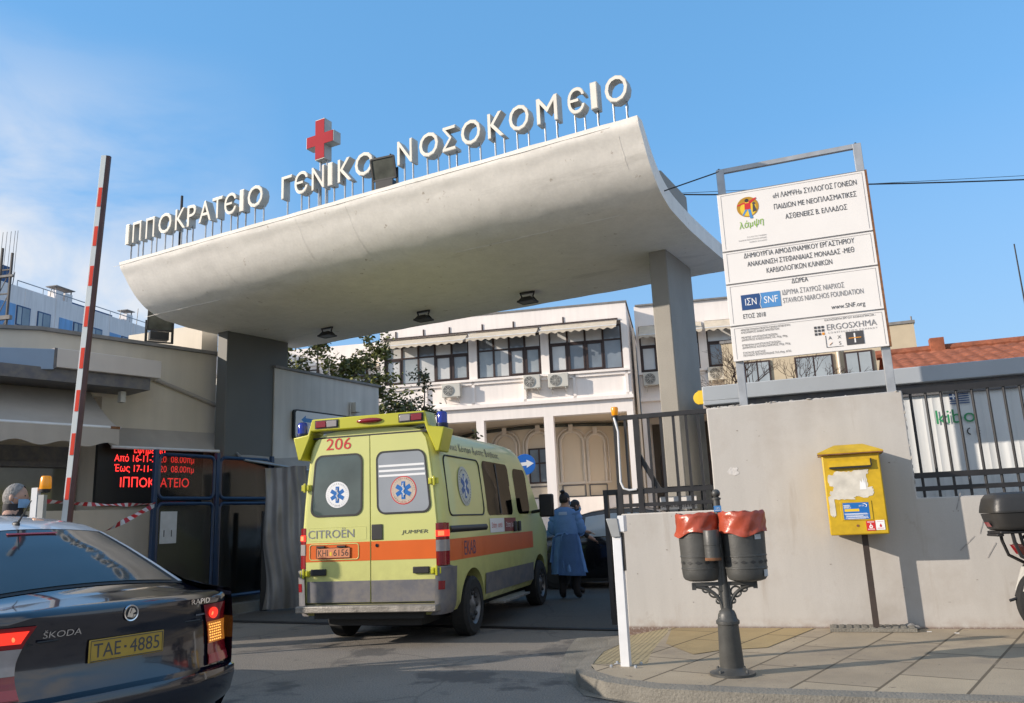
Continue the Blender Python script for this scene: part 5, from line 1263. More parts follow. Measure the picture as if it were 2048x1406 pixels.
for s, hgt in ((.2, 1.0), (9.2, .9), (10.9, 1.4), (12.4, 1.9), (3.0, .8)): b.tube([(s, .6, 15.6), (s+.1, .6, 15.6+hgt)], .025, 5)
b.build('antennas', M['black_metal'], bb_)
lm_ = thing('lattice_mast', 'thin grey lattice aerial mast at the far left edge above the blue roof', 'mast', (-16.1, 25, 0), 10)
b = MB()
for x in (-.19, .19): b.tube([(x, 0, 0), (x, 0, 10.1+(.25 if x > 0 else .45))], .045, 6)
for i in range(12): b.bar((-.19, 0, 1+i*.8), (.19, 0, 1+i*.8), .04)
for i in range(6): b.bar((-.19, 0, 5+i*.8), (.19, 0, 5.8+i*.8), .02)
b.build('lattice', mat('weathered mast steel', (.09, .08, .075), .7, var=.2), lm_)
b = MB(); b.box(-.28, .34, -.06, .06, 8.15, 8.28); b.box(-.25, .30, -.05, .05, 9.55, 9.62)
for x in (-.25, -.1, .05, .2, .3): b.tube([(x, 0, 9.6), (x+.02, 0, 11.1)], .008, 5)
b.build('aerials', M['coping'], lm_)
# round blue direction sign in the drive
rs = thing('round_sign', 'round blue sign with white right arrow on a pole beyond the ambulance', 'sign', (.22, 24, 0), 6)
b = MB(); b.tube([(0, .04, 0), (0, .04, 2.8)], .035, 8); b.build('pole', M['galv'], rs)
b = MB(); b.lathe([(.0, -.015), (.30, -.015), (.305, 0), (.30, .015), (0, .015)], (0, 0, 2.85), 32, 'y'); b.build('disc', mat('blue sign face', (.012, .13, .50), .4, var=.04), rs)
b = MB(); b.poly([(-.25, -.018, 2.79), (.05, -.018, 2.82), (.05, -.018, 2.75), (.26, -.018, 2.875), (.05, -.018, 2.985), (.05, -.018, 2.92), (-.25, -.018, 2.895)]); b.build('arrow', M['white'], rs, smooth=0)
# ================================================================ VEHICLES
def lerp_tab(T, z, k=1):
    if z <= T[0][0]: return T[0][k]
    for a, b in zip(T, T[1:]):
        if z <= b[0]: return a[k]+(b[k]-a[k])*(z-a[0])/(b[0]-a[0])
    return T[-1][k]
def warp(b, fn): b.v = [tuple(fn(*p)) for p in b.v]; return b
def boolean_cut(o, cutters):
    me = MB()
    for c in cutters: me.lathe([(c[3], c[4]), (c[3], c[5])], (c[0], c[1], c[2]), 40, 'x')
    k = me.build('cutter', M['black'], o.parent, smooth=0)
    md = o.modifiers.new('cut', 'BOOLEAN'); md.object = k; md.operation = 'DIFFERENCE'; md.solver = 'EXACT'
    dg = bpy.context.evaluated_depsgraph_get(); nm = bpy.data.meshes.new_from_object(o.evaluated_get(dg))
    o.modifiers.clear(); o.data = nm; kd = k.data; bpy.data.objects.remove(k); bpy.data.meshes.remove(kd)
    o.data.shade_smooth(); o.data.set_sharp_from_angle(angle=rad(32))
def car_wheel(parent, x, y, r, wd, sgn, rimmat=None):
    b = MB(); b.lathe([(r*.62, -wd/2), (r*.9, -wd/2), (r, -wd*.36), (r, wd*.36), (r*.9, wd/2), (r*.62, wd/2)], (x, y, r), 36, 'x', False); w = b.build('wheel', M['tyre'], parent, smooth=40)
    b = MB(); xo = x+sgn*wd*.40
    b.lathe([(r*.64, sgn*wd*.06), (r*.60, 0), (r*.55, -sgn*.03), (r*.2, -sgn*.01), (.04, sgn*.01), (0, sgn*.012)], (xo, y, r), 30, 'x', False)
    b.m(1)
    for k in range(8):
        a = 2*math.pi*k/8; b.ball((xo-sgn*.012, y+r*.42*math.cos(a), r+r*.42*math.sin(a)), .022, .03, .03, 8, 5)
    b.build('rim', [rimmat or M['rim'], M['black']], w)
    return w
M['yel_paint'] = mat('pale yellow ambulance paint', (.58, .585, .205), .4, var=.05, vs=1.5, coat=.35, fine=.0)
M['lime_paint'] = mat('lime yellow fairing', (.46, .44, .022), .35, var=.05, coat=.3)
M['orange_band'] = mat('orange reflective band', (.66, .12, .012), .4, var=.06, vs=3)
M['tail_clear'] = mat('clear lamp plastic', (.30, .27, .26), .15, var=.1, vs=20, coat=.5)
M['lamp_lit'] = mat('lit red lamp', (.6, .03, .02), .2, var=0, emit=(1, .04, .02), es=.7)
M['lamp_hot'] = mat('lit lamp core', (.8, .2, .1), .2, var=0, emit=(1, .16, .05), es=1.1)
M['blue_lens'] = mat('blue beacon lens', (.005, .02, .30), .1, var=.1, vs=10, coat=.6)
M['grime'] = mat('worn chequer steel', (.28, .26, .23), .55, .4, var=.4, vs=9, bump=.4, bs=60)
VY = 16.0
VA, VB = frame(VY)
stain(M['yel_paint'], 6, .35, .75, (.24, .22, .09), low=(.30, 1.0))
stain(M['plastic_grey'], 7, .40, .75, (.20, .18, .155))
V0 = Vector((-1.726, 9.454, 0))+VA*.04
amb = thing('ambulance', 'yellow high roof ambulance van with orange band, number 206 on its rear', 'ambulance', V0, VY)
WT = [(.34,.82), (.42,.865), (.85,.885), (1.3,.885), (1.75,.845), (2.1,.80), (2.25,.765), (2.33,.70), (2.37,.60), (2.40,.0)]
def vtop(y): return lerp_tab([(0,2.40), (3.3,2.42), (3.55,2.36), (3.8,2.10), (4.25,1.50), (4.4,1.38), (4.95,1.12), (5.06,.95), (5.1,.75)], y)
def vw(y): return lerp_tab([(0,.93), (.02,.965), (.06,.99), (.11,1.0), (3.6,1.0), (4.4,.985), (4.9,.92), (5.05,.82), (5.1,.7)], y)
ys = [0, .008, .02, .04, .07, .11, .5, .95, 1.5, 2.2, 3.0, 3.4, 3.55, 3.68, 3.8, 4.0, 4.25, 4.4, 4.6, 4.8, 4.95, 5.03, 5.08, 5.1]
P = []; ZB = .34
hz = [.34, .42, .6, .85, 1.1, 1.3, 1.55, 1.75, 1.95, 2.1, 2.2, 2.28, 2.34, 2.375, 2.395, 2.40]
hw = [.82, .865, .876, .885, .887, .885, .866, .845, .82, .80, .778, .74, .68, .58, .38, 0]
def vsec(y):
    zt = vtop(y); k = vw(y); R = []
    for z, w in zip(hz, hw):
        zz = ZB+(z-ZB)*(zt-ZB)/(2.40-ZB); ww = lerp_tab(WT, z) if False else w
        if zt < 2.3: ww = lerp_tab(WT, min(zz, 2.2))*(w/max(lerp_tab(WT, min(z, 2.2)), .01) if z > 2.2 else 1)
        R.append((ww*k, y, zz))
    return R
nS = 2*len(hz)-1
for y in ys:
    r_ = vsec(y); P += [(-x, yy, z) for x, yy, z in r_]+[(x, yy, z) for x, yy, z in r_[:-1][::-1]]
F = [tuple(range(nS)), tuple((len(ys)-1)*nS+i for i in range(nS))[::-1]]
for j in range(len(ys)-1):
    for i in range(nS): F.append((j*nS+i, j*nS+(i+1) % nS, (j+1)*nS+(i+1) % nS, (j+1)*nS+i))
b = MB(); b.add(P, F); body = b.build('body', M['yel_paint'], amb, smooth=32)
YR, YF, WR = .95, 4.12, .335
boolean_cut(body, [(0, YR, WR, .43, .55, 1.2), (0, YR, WR, .43, -1.2, -.55), (0, YF, WR, .43, .55, 1.2), (0, YF, WR, .43, -1.2, -.55)])
def side(off, sg=1): return lambda x, y, z: (sg*(lerp_tab(WT, z)*vw(max(y, .12))+off+x), y, z)
for sg in (-1, 1):
    for y in (YR, YF): car_wheel(amb, sg*.79, y, WR, .21, sg)
b = MB(); b.box(-.56, .56, .1, 4.9, .22, .60); b.build('underbody', M['black'], amb)
# rear doors
def dx(u, z): return u*lerp_tab(WT, z)/.885
def doorpts(u0, u1, zs): return [(dx(u0, z), z) for z in zs]+[(dx(u1, z), z) for z in zs[::-1]]
zl = [.475, .7, .85, 1.3, 1.75, 2.1, 2.25, 2.315]
doors = []
for u0, u1 in ((-.80, .012), (.020, .815)):
    b = MB(); b.prism(doorpts(u0, u1, zl), XZ(-.022), (0, .03, 0)); doors.append(b.build('rear_door', M['yel_paint'], amb, bevel=.006))
b = MB(); b.box(.010, .022, -.003, .01, .48, 2.31); b.box(-.78, .78, -.004, .02, 2.315, 2.335); b.box(-.82, .82, -.004, .02, .46, .475); b.build('door_seams', M['black'], amb)
def skew_rr(u0, u1, z0, z1, r): return [(dx(u, z), z) for u, z in rrect(u0, u1, z0, z1, r, 6)]
M['v_glassL'] = mat('rear glass painted reflection', (.075, .10, .095), .04, var=.35, vs=2.2, spec=.8); M['v_glassR'] = mat('frosted rear glass', (.29, .31, .335), .12, var=.12, vs=1.5, spec=.7)  # left pane: grey green reflection put into the glass colour
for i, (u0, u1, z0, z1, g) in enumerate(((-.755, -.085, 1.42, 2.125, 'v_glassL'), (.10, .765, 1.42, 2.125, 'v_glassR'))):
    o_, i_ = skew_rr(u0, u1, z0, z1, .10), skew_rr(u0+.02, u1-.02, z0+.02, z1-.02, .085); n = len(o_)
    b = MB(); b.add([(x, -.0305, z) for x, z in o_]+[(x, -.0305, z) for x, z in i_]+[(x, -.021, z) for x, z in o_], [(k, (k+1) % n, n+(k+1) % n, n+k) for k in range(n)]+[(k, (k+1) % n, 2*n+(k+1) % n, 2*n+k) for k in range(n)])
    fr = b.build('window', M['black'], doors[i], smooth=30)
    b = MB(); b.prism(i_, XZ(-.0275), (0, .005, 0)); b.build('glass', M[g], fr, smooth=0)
b = MB()
for k, z in enumerate((1.955, 1.90, 1.845)): b.box(dx(.135, z), dx(.735, z), -.0298, -.0280, z-.012, z+.012)
b.build('window_stripes', M['white'], doors[1])
def star(b, cx, cz, r, y, mi=0):
    b.m(mi)
    for a in (90, 30, 150):
        c, s = math.cos(rad(a)), math.sin(rad(a)); w = r*.24
        yy = y-.0003*(a/30)
        b.poly([(cx+c*r-s*w, yy, cz+s*r+c*w), (cx+c*r+s*w, yy, cz+s*r-c*w), (cx-c*r+s*w, yy, cz-s*r-c*w), (cx-c*r-s*w, yy, cz-s*r+c*w)])
    b.m(mi+1).tube([(cx, y-.003, cz-r*.8), (cx, y-.003, cz+r*.85)], r*.05, 5)
    b.tube([(cx+r*.16*math.sin(k*.9), y-.003, cz-r*.6+r*1.2*k/14) for k in range(15)], r*.045, 5)
def emblem(cx, cz, R, y, ring):
    b = MB(); b.m(0); disc2(b, cx, cz, R, y); b.m(1); disc2(b, cx, cz, R*.93, y-.0008); b.m(2)
    for k in range(34):
        a = 2*math.pi*k/34
        if 4.3 < a < 5.1: continue
        b.bar((cx+R*.78*math.cos(a), y-.001, cz+R*.78*math.sin(a)), (cx+R*.88*math.cos(a), y-.001, cz+R*.88*math.sin(a)), R*.045, .0008)
    b.text('EKAB', R*.14, (cx, y-.0012, cz-R*.9), al='c', bold=.03)
    b.m(1); disc2(b, cx, cz, R*.70, y-.0016); star(b, cx, cz, R*.62, y-.0022, 3)
    return b
e1 = emblem(-.395, 1.665, .148, -.0292, 0); e1.build('star_sticker', [M['white'], M['white'], M['grey_text'], M['blue_label'], M['white']], doors[0], smooth=0)
e2 = emblem(.425, 1.675, .158, -.0292, 0); e2.build('star_sticker', [M['red'], mat('beige sticker', (.50, .42, .34), .6, var=.15, vs=20), mat('faded red print', (.45, .12, .08), .6), M['blue_label'], M['white']], doors[1], smooth=0)
Y_ = -.0255
b = MB(); b.text('206', .130, (-.555, Y_, 2.18), bold=.06, shear=.08, w=.335); b.build('number', M['red'], doors[0], smooth=0)
b = MB(); b.text('CITROËN', .088, (-.775, Y_, 1.185), bold=.025, w=.60); b.build('lettering', M['grey_text'], doors[0], smooth=0)
b = MB(); b.text('JUMPER', .038, (.40, Y_, 1.20), bold=.05, shear=.25, w=.31); b.build('lettering', M['dark_text'], doors[1], smooth=0)
b = MB(); b.box(dx(-.80, 1.0)+.003, .008, -.0245, -.020, .925, 1.13); b.build('orange_band', M['orange_band'], doors[0])
b = MB(); b.box(.024, dx(.815, 1.0)-.003, -.0245, -.020, .925, 1.13); b.build('orange_band', M['orange_band'], doors[1])
b = MB(); P_ = rrect(-.745, -.13, .945, 1.115, .03); P_.append(P_[0]); b.tube([(u, -.025, v) for u, v in P_], .006, 6, False)
P_ = rrect(-.76, -.035, 1.155, 1.30, .02); P_.append(P_[0]); b.tube([(u, -.0215, v) for u, v in P_], .003, 6, False); b.build('pressed_edges', M['orange_band'] if False else M['yel_paint'], doors[0])
b = MB(); b.m(0).box(-.655, -.235, -.034, -.0255, .965, 1.075); b.m(1)
for p, q in (((-.655, .965), (-.235, .965)), ((-.655, 1.075), (-.235, 1.075)), ((-.655, .965), (-.655, 1.075)), ((-.235, .965), (-.235, 1.075))): b.bar((p[0], -.034, p[1]), (q[0], -.034, q[1]), .005)
b.text('KHI', .070, (-.640, -.0352, .985), bold=.01, w=.135); b.text('6156', .070, (-.445, -.0352, .985), bold=.01, w=.195); b.m(2); b.box(-.488, -.462, -.0355, -.0345, .99, 1.03)
b.build('licence_plate', [mat('orange plate', (.60, .22, .10), .5, var=.1, vs=10), M['black'], M['yellow']], doors[0])
b = MB()
for x in (-.60, -.34): b.box(x-.05, x+.05, -.05, -.024, 1.08, 1.10)
b.build('plate_lamps', M['plastic_black'], doors[0])
b = MB(); b.box(.03, .165, -.032, -.02, 1.145, 1.315); b.build('handle', M['black'], doors[1], bevel=.012)
b = MB(); b.lathe([(.02, -.006), (.02, 0), (.012, .003)], (.095, -.024, 1.085), 14, 'y'); b.build('lock', M['chrome'], doors[1])
b = MB(); b.box(-.775, .009, -.0262, -.020, .48, .71); b.build('grey_panel', M['plastic_grey'], doors[0], bevel=.004); b = MB(); b.box(.023, .79, -.0262, -.020, .48, .71); b.build('grey_panel', M['plastic_grey'], doors[1], bevel=.004)
for sg in (-1, 1):
    d_ = doors[0] if sg < 0 else doors[1]
    for z in (1.76, .80):
        u = .83 if z > 1 else .80
        xx = sg*dx(u, z); b = MB()
        b.box(xx-.06, xx+.06, -.045, -.023, z-.034, z+.034); b.box(xx+sg*.012-.012, xx+sg*.012+.012, -.062, -.045, z-.052, z+.052); b.box(xx-sg*.03-.012, xx-sg*.03+.012, -.055, -.045, z-.028, z+.028); b.build('hinge', M['lime_paint'], d_, bevel=.004)
    b = MB(); x0, x1 = sorted((sg*.53, sg*.72)); b.box(x0, x1, -.05, -.022, .775, .845); b.build('door_stay', M['plastic_black'], d_, bevel=.006)
# corner wrap surfaces
def corner(sg, off):
    pth = [(-.085, -.004), (-.06, .0), (-.03, .015), (-.01, .045), (0, .10), (0, .17)]
    def f(u, z):
        k = u*(len(pth)-1); i = min(int(k), len(pth)-2); q = k-i
        a = pth[i][0]+(pth[i+1][0]-pth[i][0])*q; y = pth[i][1]+(pth[i+1][1]-pth[i][1])*q
        ang = math.pi/2*u
        return (sg*(lerp_tab(WT, z)*1.0+a+off*math.sin(ang)), y-off*math.cos(ang), z)
    return f
for sg in (-1, 1):
    f = corner(sg, .022)
    def patch(z0, z1, m_, nm, par, off=.022):
        f = corner(sg, off); b = MB(); b.grid(lambda u, v: f(u*.85, z0+(z1-z0)*v), 12, 6)
        f2 = corner(sg, 0); b.grid(lambda u, v: f2(u*.87-.0, z0-.004+(z1-z0+.008)*v), 4, 2)
        return b.build(nm, m_, par, smooth=50)
    tl = patch(.85, 1.30, M['tail_red'], 'tail_light', amb)
    patch(1.155, 1.225, M['lamp_lit'], 'brake_lens', tl, .026); patch(1.0, 1.12, M['tail_clear'], 'clear_lens', tl, .026)
    b = MB(); f = corner(sg, .0275); b.grid(lambda u, v: f(.16+.34*u, 1.165+.05*v), 5, 3); b.build('bulb_glow', M['lamp_hot'], tl)
    b = MB(); f = corner(sg, .05); b.grid(lambda u, v: f(u, .34+.49*v), 12, 8); b.grid(lambda u, v: (lambda p: (p[0], p[1]+.09, p[2]))(f(1, .34+.49*v)) if u > .5 else f(1, .34+.49*v), 1, 8)
    b.grid(lambda u, v: tuple(Vector(f(u, .83)).lerp(Vector(corner(sg, 0)(u, .845)), v)), 12, 1); b.build('bumper_corner', M['plastic_grey'], amb, smooth=50)
    b = MB(); f = corner(sg, .054); b.grid(lambda u, v: f(.18+.3*u, .60+.09*v), 4, 2); b.build('reflector', M['tail_red'], amb, smooth=50)
b = MB(); b.box(-.84, .84, -.17, .03, .385, .455); b.build('rear_step', M['grime'], amb, bevel=.01)
b = MB(); b.box(-.66, .66, -.06, .05, .31, .384); b.build('tow_bar', M['black'], amb)
# roof fairing with lamps
fp_ = [(-.70,2.545), (.72,2.545), (.765,2.37), (.955,2.345), (.885,2.08), (.845,2.08), (.735,2.33), (.715,2.405), (-.705,2.405), (-.725,2.33), (-.835,2.08), (-.875,2.08), (-.945,2.345), (-.755,2.37)]
b = MB(); b.prism(fp_, XZ(-.085), (0, .30, 0)); b.box(-.72, .72, -.08, .22, 2.40, 2.425); fa = b.build('roof_fairing', M['lime_paint'], amb, bevel=.012)
for x0, x1, kinds in ((-.64, -.37, (M['tail_red'], M['tail_clear'])), (.42, .69, (M['tail_clear'], M['tail_red']))):
    b = MB(); b.box(x0-.015, x1+.015, -.094, -.083, 2.43, 2.525); b.build('lamp_frame', M['plastic_black'], fa)
    xm = (x0+x1)/2
    for a, c, k in ((x0, xm-.004, 0), (xm+.004, x1, 1)): b = MB(); b.box(a, c, -.105, -.09, 2.44, 2.515); b.build('marker_lamp', kinds[k], fa, bevel=.006)
b = MB(); b.grid(lambda u, v: (.04+.165*sup(math.cos(2*math.pi*u))*math.sin(math.pi*v), -.085-.05*max(0, -math.cos(math.pi*v)) if False else -.085-.045*math.sin(math.pi*v), 2.478+.032*math.sin(2*math.pi*u)*math.sin(math.pi*v)), 24, 8) if False else b.ball((.04, -.088, 2.478), .165, .045, .033, 20, 10)
b.build('brake_lamp', M['tail_red'], fa)
for sg in (-1, 1):
    b = MB(); b.lathe([(.062, 0), (.066, .01), (.066, .05), (.060, .052), (.060, .155), (.052, .175), (.03, .185), (0, .187)], (sg*.885, .03, 2.35), 20); bl = b.build('blue_beacon', M['blue_lens'], amb)
    b = MB(); b.lathe([(.066, 0), (.068, .004), (.068, .05), (.063, .052)], (sg*.885, .03, 2.349), 20); b.build('beacon_base', mat('navy plastic', (.01, .015, .06), .4, var=0) if 'navyp' not in M else M['navyp'], bl)
# right and left side trim
for sg in (-1, 1):
    def S(b, off): return warp(b, side(off, sg))
    b = MB(); b.grid(lambda u, v: (0, .16+.42*u, .885+.235*v), 6, 3); b.grid(lambda u, v: (0, 1.36+2.34*u, .885+.235*v), 20, 3); b.grid(lambda u, v: (0, .56+.82*u, .885+.235*v), 8, 3); S(b, .004).build('orange_band', M['orange_band'], amb)
    b = MB(); b.grid(lambda u, v: (0, 1.40+2.28*u, .42+.25*v), 20, 3); S(b, .014).build('grey_rubbing_band', M['plastic_grey'], amb)
    b = MB(); b.grid(lambda u, v: (.02*math.sin(math.pi*v), .18+1.30*u, 1.19+.075*v), 12, 4); S(b, .006).build('slide_rail', M['plastic_black'], amb)
    b = MB(); P_ = rrect(.20, 1.44, 1.38, 2.06, .09, 6); P_.append(P_[0]); b.tube([(0, u, v) for u, v in P_], .010, 6, False); S(b, .006).build('panel_seal', M['black'], amb)
    def pane(y0, y1, z0, z1, r, off, nm, m_):
        pts = rrect(y0, y1, z0, z1, r, 6); b = MB(); c = ((y0+y1)/2, (z0+z1)/2); n = len(pts)
        b.add([(0, c[0]+(p[0]-c[0])*k, c[1]+(p[1]-c[1])*k) for k in (1, .75, .5, .25) for p in pts]+[(0, *c)], [(j*n+i, j*n+(i+1) % n, (j+1)*n+(i+1) % n, (j+1)*n+i) for j in range(3) for i in range(n)]+[(3*n+i, 3*n+(i+1) % n, 4*n) for i in range(n)])
        return S(b, off).build(nm, m_, amb, smooth=60)
    pane(1.58, 2.72, 1.37, 2.07, .09, .006, 'side_window', M['glass_side']); pane(2.95, 3.62, 1.38, 2.03, .12, .006, 'door_window', M['glass_side'])
    b = MB(); b.box(-.004, .006, 2.12, 2.16, 1.39, 2.05); S(b, .010).build('window_divider', M['black'], amb)
    for y in (1.51, 2.83): b = MB(); b.box(-.003, .003, y-.006, y+.006, .45, 2.2); S(b, .001).build('door_seam', M['black'], amb)
    b = MB(); b.m(0)
    E0 = emblem(0, 0, .235, 0, 0); E0.v = [((-z_*0)+(-yv)*1.0+.004, .80+sg*xv*.95, 1.72+z_) for xv, yv, z_ in E0.v]; S(E0, .006).build('star_emblem', [mat('grey emblem', (.42, .45, .40), .5, var=.1) if 'ge' not in M else M['ge'], M['white'] if False else mat('pale emblem', (.50, .52, .46), .5, var=.1), M['grey_text'], mat('faded blue', (.03, .10, .30), .5), M['white']], amb, smooth=0)
    b = MB(); y = .30
    for w_ in ('Eθνικό', 'Kέντρο', 'Aμεσης', 'Bοήθειας'):
        L_ = len(w_); b = MB()
        b.text(w_[0], .105, (y if sg > 0 else -y, 0, 2.13), bold=.0, w=.075); b.text(w_[1:], .066, ((y+.085) if sg > 0 else -(y-.085), 0, 2.14), bold=.01, w=.072*(L_-1)); y += .10+.072*(L_-1)+.045
        b.v = [(.0, p[0], p[2]) for p in b.v]
        if sg > 0: S(b, .008).build('side_lettering', M['dark_text'], amb, smooth=0)
    if sg > 0:
        b = MB(); b.m(0).grid(lambda u, v: (0, 1.62+.62*u, 1.15+.18*v), 4, 2); b.m(1).grid(lambda u, v: (0, 2.26+.54*u, 1.15+.18*v), 4, 2); S(b, .009).build('side_labels', [M['white'], mat('dark red label', (.22, .03, .03), .5)], amb)
        b = MB(); b.m(0).text('Στάση', .06, (1.68, 0, 1.21), w=.22).text('από', .06, (1.95, 0, 1.21), w=.2); b.m(1).text('Στάση', .06, (2.32, 0, 1.21), w=.22).text('5μέτρα', .06, (2.57, 0, 1.21), w=.2); b.v = [(0, p[0], p[2]) for p in b.v]; S(b, .011).build('label_lettering', [M['red'], M['white']], amb, smooth=0)
        b = MB(); b.text('EKAB', .16, (.62, 0, .925), bold=.02, w=.42); b.v = [(0, p[0], p[2]) for p in b.v]; S(b, .007).build('band_lettering', mat('faded navy', (.10, .06, .12), .5), amb, smooth=0)
    for y in (2.72, 2.93): b = MB(); b.box(0, .03, y-.05, y+.06, 1.14, 1.28); S(b, .005).build('door_handle', M['plastic_black'], amb, bevel=.01)
    b = MB(); b.box(min(sg*.80, sg*1.0), max(sg*.80, sg*1.0), 1.75, 3.0, .27, .30); b.build('side_step', M['grime'], amb, bevel=.006)
    b = MB(); b.bar((sg*.86, 3.75, 1.40), (sg*1.05, 3.70, 1.42), .05); x0, x1 = sorted((sg*1.02, sg*1.24)); b.box(x0, x1, 3.64, 3.74, 1.32, 1.66); b.build('side_mirror', M['plastic_black'], amb, bevel=.03)
b = MB(); b.grid(lambda u, v: (lambda y, z: ((2*u-1)*lerp_tab(WT, min(z, 2.1))*.86, y, z+.012))(3.68+.55*v, lerp_tab([(3.55,2.36), (3.8,2.10), (4.25,1.50)], 3.68+.55*v)), 8, 6); b.build('windscreen', M['glass_dark'], amb)
for sg in (-1, 1): b = MB(); b.ball((sg*.62, 5.03, .82), .17, .07, .11); b.build('headlight', M['tail_clear'], amb)
# ---------------------------------------------------------------- cars
def car(name, label, loc, yaw, paint, taxi, group=None):
    t = thing(name, label, 'car', loc, yaw, group)
    ST = [(.10,.18,.70,.16), (.02,.22,.77,.17), (-.03,.30,.81,.18), (-.05,.40,.825,.18), (-.035,.45,.825,.17), (.02,.47,.815,.17), (.045,.56,.805,.17), (.05,.66,.795,.17), (.04,.76,.78,.16), (.02,.84,.765,.15), (.025,.88,.75,.13), (.06,.905,.735,.10), (.12,.917,.725,.07), (.30,.945,.70,.02), (.50,.985,.675,.0), (.75,1.105,.63,0), (1.02,1.225,.585,0), (1.30,1.335,.545,0), (1.55,1.40,.525,0), (2.0,1.455,.525,0), (2.5,1.445,.535,0), (2.85,1.38,.55,0), (3.3,1.14,.62,0), (3.62,.975,.69,0), (4.0,.90,.70,0), (4.28,.80,.72,-.08), (4.40,.66,.78,-.14), (4.45,.45,.80,-.15), (4.40,.24,.78,-.15)]
    nD = 12
    U = [-1.0, -.94, -.84, -.7, -.5, -.25, 0, .25, .5, .7, .84, .94, 1.0]
    def pt(st, u, off=0.):
        y, z, w, k = st; cr = .035 if 0 <= st[3] < .08 and y > .2 else .008
        return (w*u, y+k*abs(u)**3.2, z-cr*u*u)
    b = MB(); P = []
    for st in ST:
        row = [pt(st, u) for u in U]
        e = .33 if st[3] > .05 else 0
        ex = [(-(st[2]+.012), row[0][1]+e, row[0][2]-.002)], [(st[2]+.012, row[-1][1]+e, row[-1][2]-.002)]
        P += ex[0]+row+ex[1]
    n = len(U)+2
    b.add(P, [(j*n+i, j*n+i+1, (j+1)*n+i+1, (j+1)*n+i) for j in range(len(ST)-1) for i in range(n-1)])
    body = b.build('body', paint, t, smooth=40)
    for sg in (-1, 1):
        SP = [(.16,.925,.73), (.30,.94,.71), (.50,.975,.685)]+[(s[0], s[1]-.03, s[2]) for s in ST[15:24]]+[(3.62,.95,.70), (4.0,.87,.71), (4.25,.80,.74), (4.36,.70,.78)]
        rows = []
        for y, z, w in SP:
            f = lerp_tab([(0,.965), (.35,.985), (1,1), (3.6,1), (4.1,.97), (4.4,.93)], y)
            zb = min(z-.012, .905)
            rows.append([(sg*w, y, z), (sg*(w*.3+.825*f*.7) if z > 1.05 else sg*(w+.05), y, max(zb+.02, z*.25+.72) if z > 1.05 else z-.006), (sg*.825*f, y, zb), (sg*.848*f, y, .70), (sg*.845*f, y, .48), (sg*.83*f, y, .30), (sg*.76*f, y, .19)])
        b = MB(); m_ = 7
        b.add([p for r in rows for p in r], [(j*m_+i, j*m_+i+1, (j+1)*m_+i+1, (j+1)*m_+i) for j in range(len(rows)-1) for i in range(m_-1)])
        sd_ = b.build('side_panel', paint, t, smooth=40)
        for y in (.93, 3.53):
            b = MB(); b.lathe([(.345, 0), (.30, .006), (0, .008)] if sg > 0 else [(.345, 0), (.30, -.006), (0, -.008)], (sg*.848, y, .33), 32, 'x'); b.build('wheel_arch', M['black'], t)
            car_wheel(t, sg*.77, y, .30, .19, sg)
        def sp(y, q):
            j = 0
            while j < len(SP)-2 and SP[j+1][0] < y: j += 1
            a = (y-SP[j][0])/(SP[j+1][0]-SP[j][0])
            A = Vector(rows[j][0]).lerp(Vector(rows[j+1][0]), a); B_ = Vector(rows[j][2]).lerp(Vector(rows[j+1][2]), a); mid = Vector(rows[j][1]).lerp(Vector(rows[j+1][1]), a)
            p = (A.lerp(mid, q*2) if q < .5 else mid.lerp(B_, q*2-1)); return (p.x+sg*.006, p.y, p.z)
        for y0, y1 in ((1.02, 1.42), (1.50, 2.22), (2.30, 3.05)):
            b = MB(); b.grid(lambda u, v: sp(y0+(y1-y0)*u, .12+.80*v), 8, 6); b.build('side_window', M['glass_dark'] if taxi else M['glass_grey'], sd_, smooth=60)
        b = MB(); b.ball((sg*.95, 3.0, .98), .10, .06, .075); b.build('mirror', paint, t)
    def topsurf(y):
        T = [(s[0], s[1], s[2]) for s in ST[13:24]]
        return lerp_tab(T, y), lerp_tab(T, y, 2)
    def glass(nm, y0, y1, ku, m_, par, off=.006):
        def f(u, v):
            y = y0+(y1-y0)*v; z, w = topsurf(y); q = (2*u-1)*ku; return (w*q, y-(off if y < 2 else -off)*.5, z-.035*q*q+off)
        return MB().grid(f, 16, 10).build(nm, m_, par, smooth=60)
    M.setdefault('car_glass', mat('tinted car glass', (.030, .042, .050), .05, var=.3, vs=2.5, spec=.7))
    bk_ = glass('window_border', .50, 1.33, .985, M['black'], body, .004)
    if taxi:
        M.setdefault('roof_white', mat('white roof paint', (.62, .64, .67), .2, var=.03, coat=.6))
        b = MB()
        def rf(u, v, k0=-1, k1=1, y0=1.325, y1=2.86): y = y0+(y1-y0)*v; z, w = topsurf(y); q = k0+(k1-k0)*u; return (w*q*1.006, y, z-.035*q*q+.007)
        b.grid(rf, 16, 14)
        for k in (-1, 1): b.grid(lambda u, v: rf(u, v, *( (.955, 1.0) if k > 0 else (-1.0, -.955)), .52, 1.325), 2, 8)
        b.build('roof', M['roof_white'], t, smooth=60)
    glass('rear_window', .53, 1.30, .90, M['car_glass'], body, .008); glass('windscreen', 2.90, 3.58, .95, M['car_glass'], body, .008)
    b = MB(); b.box(-.75, .75, .35, 4.2, .12, .30); b.build('underbody', M['black'], t)
    FT = [(s[1], s[0], s[2], s[3]) for s in ST[:12]]
    def fy(x, z): w = lerp_tab(FT, z, 2); return lerp_tab(FT, z, 1)+lerp_tab(FT, z, 3)*min(abs(x)/w, 1.05)**3.2
    def onf(b, off): return warp(b, lambda x, y, z: (x, fy(x, z)-off+y, z))
